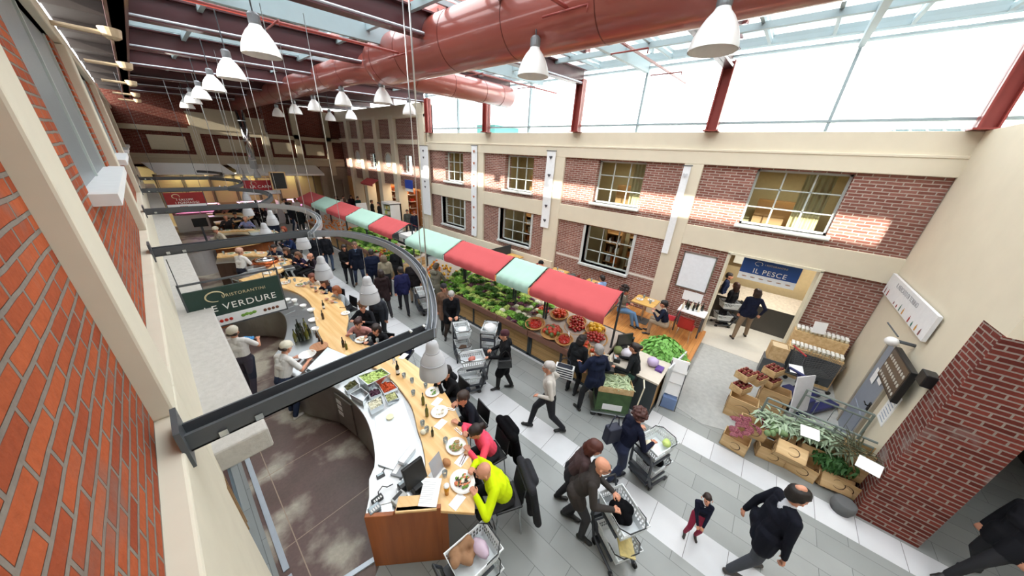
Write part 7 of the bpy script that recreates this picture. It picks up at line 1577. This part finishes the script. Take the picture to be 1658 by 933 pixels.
for (px, py, z, face, h, top, legs, hair, hc, lab) in (
    (507, 383, 1.6, -70, 1.76, '#16181f', '#16181f', 'short', '#2a2220', 'tall man in a long dark coat behind the second rail'),
    (524, 380, 1.6, 60, 1.70, '#1b1c22', '#3a4a63', 'short', '#3a2c24', 'man in black jumper and blue jeans beyond the second rail'),
    (470, 332, 1.6, -60, 1.74, '#161b24', '#24334c', 'short', '#2a2220', 'man in dark jacket and jeans leaning near the third rail'),
    (483, 338, 1.6, -120, 1.72, '#141719', '#1b1b20', 'short', '#2a2220', 'man in a black green coat near the third rail'),
    (440, 349, 1.6, -60, 1.7, '#1c2132', '#1b1b20', 'bob', '#2a1c18', 'shopper in dark blue between the third and fourth bars'),
    (540, 300, 1.6, -70, 1.7, '#1b1b20', '#1b1b20', 'short', '#2a2220', 'man in black in front of the far taupe passage, leftmost'),
    (553, 303, 1.6, -90, 1.7, '#c9c4ba', '#2a2a30', 'short', '#3a2c24', 'shopper in a pale top in the far crowd'),
    (566, 303, 1.6, -100, 1.7, '#211a20', '#1b1b20', 'long', '#2a1c18', 'woman in dark plum in the far crowd'),
    (578, 312, 1.6, -80, 1.68, '#234a4c', '#1b1b20', 'short', '#2a2220', 'shopper in a teal jacket in the far crowd'),
    (545, 318, 1.6, 100, 1.7, '#14161d', '#1b1b20', 'short', '#2a2220', 'man in black near the far red awning'),
    (558, 322, 1.6, 80, 1.66, '#2a2430', '#1b1b20', 'bob', '#4a3020', 'shopper in dark violet behind the far green awning'),
    (600, 312, 1.6, -40, 1.7, '#1d1c1e', '#5a4a3a', 'short', '#5a4030', 'shopper by the far pilaster with brown trousers'),
    (613, 325, 1.6, 170, 1.7, '#201c1e', '#1b1b20', 'short', '#2a2220', 'man in dark brown beside the lit fridge'),
    (632, 321, 1.6, 120, 1.7, '#1a1a1e', '#1b1b20', 'short', '#2a2220', 'man in black in front of the lit fridge'),
    (658, 322, 1.6, -120, 1.72, '#4a4c46', '#2a2a30', 'short', '#5a4a40', 'shopper in grey green near the tall pilaster'),
    (669, 318, 1.6, -110, 1.74, '#15192a', '#15192a', 'short', '#7a3a30', 'man in navy beside the hearts banner'),
    (505, 305, 1.6, -90, 1.7, '#7a6a64', '#2a2a30', 'short', '#3a2c24', 'shopper in taupe before the butcher counter, right end'),
    (490, 303, 1.6, 90, 1.7, '#b9a8a4', '#2a2a30', 'short', '#3a2c24', 'shopper in dusty pink before the butcher counter'),
    (474, 305, 1.6, -90, 1.7, '#c9c0bc', '#2a2a30', 'bob', '#5a4030', 'woman in cream before the butcher counter'),
    (456, 310, 1.6, -60, 1.7, '#dcd8d4', '#2a2a30', 'short', '#2a2220', 'shop worker in white under the chalkboard'),
    (436, 318, 1.6, -80, 1.7, '#d4d0cc', '#2a2a30', 'short', '#3a2c24', 'worker in white beside the farthest bar'),
    (462, 322, 1.6, 100, 1.7, '#17181d', '#1b1b20', 'short', '#2a2220', 'man in black left of the farthest red awning'),
    (412, 318, 1.6, 90, 1.68, '#26222a', '#1b1b20', 'long', '#2a1c18', 'woman in dark violet at the farthest bar')):
    hp0 = at(px, py, z=z); f_ = min(1, 24.6/hp0[1], 9.9/hp0[0]); hp0 = (hp0[0]*f_, hp0[1]*f_); person(lab, hp0[:2], face, h=h, top=top, legs=legs, hair=hair, hairc=hc, det=0 if hp0[1] > 14 else 1, puffy=.5, coat=.2, fl=(-.11, .05, 0), fr=(.12, -.06, 0))
# -- seated at the near bars
ST0 = None
def seated(label, px, py, face, z=1.48, zs=.64, lean=22, hl=(-.18, .42, 1.09), hr=(.18, .42, 1.09), stool_label=None, shift=None, **k):
    global ST0
    hp0 = at(px, py, z=z); f_ = min(1, 24.3/hp0[1]); hp0 = (hp0[0]*f_, hp0[1]*f_); a = math.radians(face); sh = (.20 if shift is None else shift)*math.sin(math.radians(lean))/.37
    l = (hp0[0]-math.cos(a)*sh*1.3, hp0[1]-math.sin(a)*sh*1.3)
    k.setdefault('h', 1.7); k.setdefault('det', 1)
    person(label, l, face, sit=True, seatz=zs, lean=lean, hl=hl, hr=hr, fl=(-.13, .28, .22), fr=(.13, .28, .22), **k)
    grp_ = 'bar stools at the nearest bar'
    if not stool_label: stool_label = 'dark bar stool under a diner along the farther bars'; grp_ = 'bar stools along the farther bars'
    if stool_label:
        s = stool(None, l, 0, stool_label, face, grp=grp_, first=ST0)
        if ST0 is None: ST0 = s
    return l
lY = seated('bald man in a bright yellow high visibility jacket eating salad at the bar', 781, 752, 150, z=1.45, lean=30, top='#c8e00a', legs='#17181d', hair='none', det=2, puffy=1.1, hl=(-.17, .46, 1.12), hr=(.22, .42, 1.12), headp=12, stool_label='bar stool under the man in the yellow jacket')
lP = seated('woman in a neon pink jacket with a dark ponytail eating at the bar', 768, 690, 165, z=1.42, lean=26, h=1.62, top='#f0506a', legs='#22242c', hair='pony', hairc='#241816', det=2, puffy=.6, hl=(-.14, .44, 1.12), hr=(.2, .36, 1.14), headp=15, stool_label='bar stool under the woman in pink')
lN = seated('man in a dark navy jumper resting his chin on his hand at the bar', 747, 638, 170, z=1.46, lean=20, top='#12151f', legs='#15161c', hair='short', hairc='#33241c', det=2, hl=(-.2, .4, 1.09), hr=(.02, .30, 1.33), build=1.2, stool_label='bar stool under the man resting his chin')
seated('person in a black hooded top with clasped hands half hidden by the largest cone lamp', 720, 600, 175, z=1.42, lean=18, top='#111114', legs='#15161c', hair='short', hairc='#1b1412', det=2, hood=True, hl=(-.05, .36, 1.2), hr=(.05, .36, 1.2), stool_label='bar stool under the hooded diner')
seated('man with receding hair in a navy coat bent over the bar behind the rail arm', 634, 546, 215, z=1.38, lean=38, top='#12162a', legs='#15161c', hair='thin', hairc='#4a3c34', det=2, coat=.3, headp=20, hl=(-.15, .5, 1.1), hr=(.18, .42, 1.1), stool_label='bar stool under the bent man in navy')
seated('dark haired woman in a black cardigan over grey at the joint of the bars', 606, 527, 215, z=1.46, lean=22, h=1.66, top='#17171b', legs='#15161c', hair='bob', hairc='#231613', det=2, collar='#8a8a8c', stool_label='bar stool under the woman in the black cardigan')
seated('woman in a pink jumper with tied red brown hair at the joint of the bars', 577, 518, 220, z=1.44, lean=24, h=1.64, top='#c08a84', legs='#22242c', hair='bun', hairc='#3a1a16', det=2, hl=(-.3, .38, 1.09), hr=(.15, .42, 1.12), stool_label='bar stool under the woman in the pink jumper')
seated('person with brown wavy hair in black behind the woman in the pink jumper', 586, 492, 215, z=1.46, lean=15, top='#1a1b20', legs='#15161c', hair='curly', hairc='#6a4c34', det=1)
hh = at(608, 476, z=1.5); person('person in a dark grey hooded jacket standing behind the diners near the cone lamp', (hh[0]+.05, hh[1]), 225, h=1.6, top='#33363d', legs='#1c1d22', hair='short', hairc='#2a2220', det=1, puffy=.7, hood=True, lean=10, coat=.3)
seated('woman with ginger hair in a pale grey jumper on the second bar', 541, 464, 190, z=1.46, lean=22, h=1.66, top='#9aa0a4', legs='#1b1b20', hair='bob', hairc='#8a4a26', det=1, stool_label='bar stool under the woman in pale grey')
seated('person in a navy jumper with brown hair at the second bar', 521, 452, 200, z=1.46, lean=26, top='#171b2e', legs='#1b1b20', hair='bob', hairc='#4a2c20', det=1)
seated('woman with long wavy red brown hair in a cream jumper at the second bar', 502, 444, 215, z=1.44, lean=24, h=1.64, top='#cdc6bc', legs='#1b1b20', hair='long', hairc='#6a3220', det=1)
seated('woman in a dark purple jumper at the third bar', 479, 408, 195, z=1.46, lean=24, h=1.66, top='#231a33', legs='#1b1b20', hair='bob', hairc='#6a4a34', det=1)
seated('woman with glasses in black at the third bar', 461, 402, 205, z=1.46, lean=16, h=1.66, top='#1b1a20', legs='#1b1b20', hair='bob', hairc='#4a3020', det=1, glasses=True)
seated('man with a bald spot in plum behind the purple jumper', 500, 411, 190, z=1.46, lean=20, top='#2a2028', legs='#1b1b20', hair='thin', hairc='#2a2220', det=1)
seated('person in dark blue at the left of the third bar', 442, 398, 230, z=1.46, lean=16, top='#171d33', legs='#1b1b20', hair='short', hairc='#2a2220', det=1)
for (px, py, face, top, hair, hc, lab) in ((458, 368, 190, '#7a1f2c', 'bob', '#8a3a20', 'red haired diner in crimson at the fourth bar'), (464, 380, 185, '#1c2a4c', 'short', '#2a2220', 'diner in blue beside the crimson jumper at the fourth bar'), (396, 352, 250, '#8f92b8', 'thin', '#6a5a50', 'bald diner in pale violet at the far side of the fourth bar'),
    (365, 350, 270, '#2a2426', 'thin', '#5a4a40', 'bald diner in black facing the camera at the fourth bar'), (380, 345, 265, '#1c1c22', 'short', '#2a2220', 'diner in black between the two bald diners'), (350, 328, 260, '#3a2a2a', 'short', '#2a2220', 'diner in dark brown under the farthest rails'), (362, 322, 280, '#a06a60', 'short', '#2a2220', 'diner in dusty red near the farthest bar'),
    (375, 330, 90, '#17181c', 'short', '#1b1412', 'diner in black with back to the camera at the farthest bar, left'), (388, 331, 90, '#1a1d26', 'short', '#1b1412', 'diner in dark grey with back to the camera at the farthest bar, right'), (425, 335, 190, '#20202a', 'short', '#2a2220', 'diner in charcoal near the end of the fourth rail'), (408, 333, 240, '#302028', 'bob', '#2a1c18', 'diner in dark plum at the farthest bar')):
    seated(lab, px, py, face, z=1.46, lean=16, top=top, legs='#1b1b20', hair=hair, hairc=hc, det=0)
# -- staff inside the bars
P1('cook in a white shirt and pale cap working at the nearest bar', ((481, 678), (474, 668)), 25, h=1.68, top='#dcdad6', legs='#22304c', shoe='#c9c4bc', hat='#d8d2c0', hairc='#3a2c24', cap=True, det=2, lean=16, hl=(-.18, .4, 1.08), hr=(.18, .42, 1.08), headp=20, apron=None, sleeve='short')
hh = at(378, 540, z=1.5); person('worker in a white shirt and dark apron near the ledge holding a blue cloth', (hh[0], hh[1]), 60, h=1.66, top='#dcdad8', legs='#3a3440', hat='#cfc8b8', hairc='#3a2c24', det=2, apron='#222838', sleeve='short', hl=(-.1, .32, 1.1), hr=(.2, .34, 1.12), fl=(-.1, 0, 0), fr=(.12, -.3, .03), cap=True, shoe='#8a2a6a')
p = at(400, 549, z=1.14); q = MB(); q.sheet(lambda u, v: ((u-.5)*.24, (v-.5)*.18, .03*math.sin(u*7+v*5)), 8, 8, .004); o = q.build('blue_cloth', H('bright blue cloth', '#4a9ad9', .7)); o.location = p; tag(o, 'bright blue cloth held by the worker near the ledge', 'cloth')
hh = at(388, 408, z=1.55); person('cook in a white shirt seen from behind at the copper pan', (hh[0]-.1, hh[1]-.1), 35, h=1.72, top='#e2e0dc', legs='#1b2033', hat='#c9a08c', hairc='#8a6a58', det=1, apron=None, lean=12, hl=(-.2, .38, 1.05), hr=(.2, .4, 1.05), sleeve='short')
hh = (0, 0); person('cook in a cream cap and navy apron leaning over the round display', (1.45, 17.5), 205, h=1.72, top='#c9c0b0', legs='#161b2e', hat='#cfc6b0', hairc='#3a2c24', det=1, apron='#161b2e', lean=22, cap=True, hl=(-.25, .4, 1.05), hr=(.2, .45, 1.05))
# -- dining platform
def plat(label, px, py, face, z=1.3, **k):
    hp0 = at(px, py, z=z); a = math.radians(face); lean = k.pop('lean', 12); sh = .25*math.sin(math.radians(lean))/.37
    k.setdefault('h', 1.68); k.setdefault('hl', (-.15, .38, .78)); k.setdefault('hr', (.15, .38, .78))
    person(label, (hp0[0]-math.cos(a)*sh, hp0[1]-math.sin(a)*sh, .15), face, sit=True, seatz=.36, lean=lean, fl=k.pop('fl', (-.12, .40, 0)), fr=k.pop('fr', (.12, .42, 0)), det=1, **k)
plat('diner in black with a black cap on the platform', 877, 424, -70, z=1.33, top='#15161a', legs='#1b1b20', hat='#121214', hairc='#2a2220', cap=True, hr=(.1, .25, 1.05), sleeve='short')
plat('man in a light blue shirt on the platform, back to the camera', 976, 446, 70, z=1.36, top='#8aa6cf', legs='#2a2e3a', hair='short', hairc='#1c1614')
plat('woman with big dark curly hair and jeans leaning back on the platform', 1014, 466, -95, z=1.38, lean=0, top='#6f675c', legs='#5a7a9c', hair='curly', hairc='#1e1210', curl=2.2, collar='#d8d4cc', hl=(-.16, .2, .7), hr=(.3, .25, .74), fl=(-.05, .62, 0), fr=(.1, .5, .05), skin=SKIN2)
plat('dark haired diner in navy with a pale collar on the platform beside the doorway', 1076, 487, 100, z=1.34, top='#141a2c', legs='#9a8a76', hair='short', hairc='#171213', collar='#cfc8bc', lean=18, shoe='#2a2a2e')
cloth_lump((9.74, 5.18, .62), (.2, .16, .34), H('grey green coat cloth', '#4f524e', .9, var=.2, bump=.5), 'grey coat heaped over a red chair on the platform', 'coat', 'coat', 6, 14)
# -- doorway
P1('man in a navy blazer and tan trousers standing in the doorway', ((1186, 549), (1206, 545)), 20, h=1.76, top='#151a30', legs='#7f6a56', shoe='#241c18', hair='bob', hairc='#2c1812', det=2, coat=.15, hr=(.28, -.05, .95), heady=20)
hh = at(1198, 470, z=1.4); person('person in black just behind the man in the blazer', (hh[0]+.1, hh[1]+.12), 60, h=1.62, top='#14141a', legs='#14141a', hair='long', hairc='#3a1c12', det=1, puffy=.4)
hh = at(1183, 425, z=1.6); person('person in dark blue walking past at the left inside the doorway', (12.6, hh[1]*12.6/hh[0]-.1), -90, h=1.7, top='#1a2440', legs='#1c2c5a', hair='short', hairc='#2a2220', det=1, coat=.3)
trolley((11.9, .12), 120, 'basket trolley in the doorway room beside the man in the blazer')
hh = G(1500, 908); person('person leaving the frame at the bottom right in dark shoes', (hh[0]+.05, hh[1]-.35), 120, h=1.75, top='#18191e', legs='#18191e', hair='short', hairc='#2a2220', det=1, coat=.3, fl=(-.1, .38, 0), fr=(.12, -.2, .02))
# -- coats, bags and other held things
def drape(loc, face, label, m, seed, w_=.42, h=.75, thick=.08, z1=1.0, flare=.1):
    rr = random.Random(seed); cs = []; a = math.radians(face-90); R_ = rotm('z', a)
    def W(x, y, z): p = R_ @ V(x, y, z); return (p[0]+loc[0], p[1]+loc[1], p[2])
    for k in range(11):
        x = (k/10-.5)*w_; zb_ = z1-h*rr.uniform(.8, 1.05); cs.append((W(x, 0, z1-.03), thick*.55, W(x*(1+flare*3), -.06-rr.uniform(0, .08), zb_), thick*rr.uniform(.5, .8), 'a'))
    cs.append((W(-w_/2, .02, z1), thick*.7, W(w_/2, .02, z1), thick*.7, 'a')); cs.append((W(-w_*.3, -.05, z1+.03), thick*.7, W(w_*.3, -.05, z1+.03), thick*.7, 'a'))
    me = skinned(cs, 'coat', .014, {'a': m}, 2); o = bpy.data.objects.new('draped_coat', me); C.objects.link(o); return tag(o, label, 'coat')
bk = lambda l, face, d: (l[0]-math.cos(math.radians(face))*d, l[1]-math.sin(math.radians(face))*d)
drape(bk(lY, 150, .30), 150, 'long black coat hanging over the stool back behind the man in yellow', H('black grey coat cloth', '#1b1c22', .9, var=.3, bump=.4), 3, .44, .8, .09, .99)
drape(bk(lP, 165, .30), 165, 'black jacket hanging over the stool back behind the woman in pink', FW, 4, .42, .62, .11, 1.02)
def bag(loc, face, dims, m, label, z, name='handbag', strap=True, stripes=None):
    w_, d, h = dims; t = thing(name, label, 'bag', (loc[0], loc[1], z), math.radians(face-90))
    q = MB(); q.wallprism([(-w_/2, 0), (w_/2, 0), (w_/2*.86, h), (-w_/2*.86, h)], 'y', -d/2, d/2); q.build('body', m, t, bevel=.02)
    if strap: q = MB(); q.tube([(-w_*.35, 0, h), (-w_*.2, 0, h+.16), (0, 0, h+.22), (w_*.2, 0, h+.16), (w_*.35, 0, h)], .01, 6); q.build('strap', m, t)
    if stripes:
        q = MB()
        for k in range(5): q.wallprism([(-w_/2, .03+k*h*.2), (w_/2, .03+k*h*.2), (w_/2, .03+k*h*.2+h*.08), (-w_/2, .03+k*h*.2+h*.08)], 'y', -d/2-.004, d/2+.004)
        q.build('stripe', stripes, t)
    return t
bag((3.98, 3.40), 50, (.32, .14, .2), H('black leather', '#16171a', .3, coat=.3), 'shiny black leather handbag on the arm of the woman in the maroon hat', .82)
p = at(648, 462, z=1.0); bag(p, 20, (.26, .08, .3), H('white bag leather', '#d4d6da', .4), 'white shoulder bag on the woman in the brown padded coat', .8)
p = at(915, 597, z=.85); bag(p, 20, (.4, .16, .3), H('navy bag cloth', '#1c2230', .7), 'navy and white striped shopping bag of the dark haired shopper', .62, stripes=WHITE)
hp0 = at(1003, 705, z=1.15); bag((hp0[0]-.02, hp0[1]+.1), 60, (.26, .14, .3), H('dark navy bag', '#1a1f33', .6), 'dark shoulder bag on the back of the curly haired woman in navy', .98)
# flatbed trolley with green beans
t = thing('hand_truck', 'steel hand truck loaded with vegetable boxes beside the stallkeeper', 'hand truck', (*G(985, 662), 0), .55)
q = MB(); q.box(-.3, .3, -.42, .42, .12, .15); q.build('platform', STEEL, t); q = MB(); q.tube([(-.28, -.44, .15), (-.28, -.5, .95), (-.1, -.52, 1.0)], .014, 6); q.tube([(.28, .44, .15), (.3, .46, .98), (.52, .5, 1.02), (.56, .1, 1.02), (.34, .06, .98)], .016, 8); q.build('handle', CRM, t)
for sx in (-.24, .24):
    for sy in (-.36, .36): q = MB(); q.tube([(sx-.02, sy, .06), (sx+.02, sy, .06)], .06, 12); q.build('wheel', BLACK, t)
bx0 = t.location; q = MB(); q.mat(H('green print carton', '#3f5a34', .7, var=.5, scale=8)).box(-.24, .24, -.34, .34, 0, .5).mat(PAPER).box(-.245, .245, -.2, .2, .05, .2); o = q.build('green_carton'); o.location = (bx0[0], bx0[1], .152); o.rotation_euler.z = .55; tag(o, 'green and white printed carton on the hand truck', 'carton')
wc = wcrate((bx0[0], bx0[1], .655), (.5, .7, .14), .55, 'shallow wooden crate of green beans on top of the carton', False)
rr = random.Random(6); q = MB()
for k in range(170):
    x, y = rr.uniform(-.2, .2), rr.uniform(-.3, .3); q.M = Matrix.Translation((x, y, .1+rr.uniform(0, .1)*(1-abs(x)*3))) @ Matrix.Rotation(rr.uniform(0, 6), 4, 'Z') @ Matrix.Rotation(rr.uniform(-.4, .4), 4, 'Y'); q.tube([(-.09, 0, 0), (-.03, .008, .006), (.04, .004, .004), (.1, -.004, 0)], [.005, .012, .012, .004], 5)
q.M = None; q.box(-.22, .22, -.32, .32, .02, .1); o = q.build('green_beans', H('broad bean green', '#c3d2ac', .6, var=.35, scale=20)); o.location = wc.location; o.rotation_euler.z = .55; tag(o, 'heap of pale green beans in the crate on the hand truck', 'beans', kind='stuff')
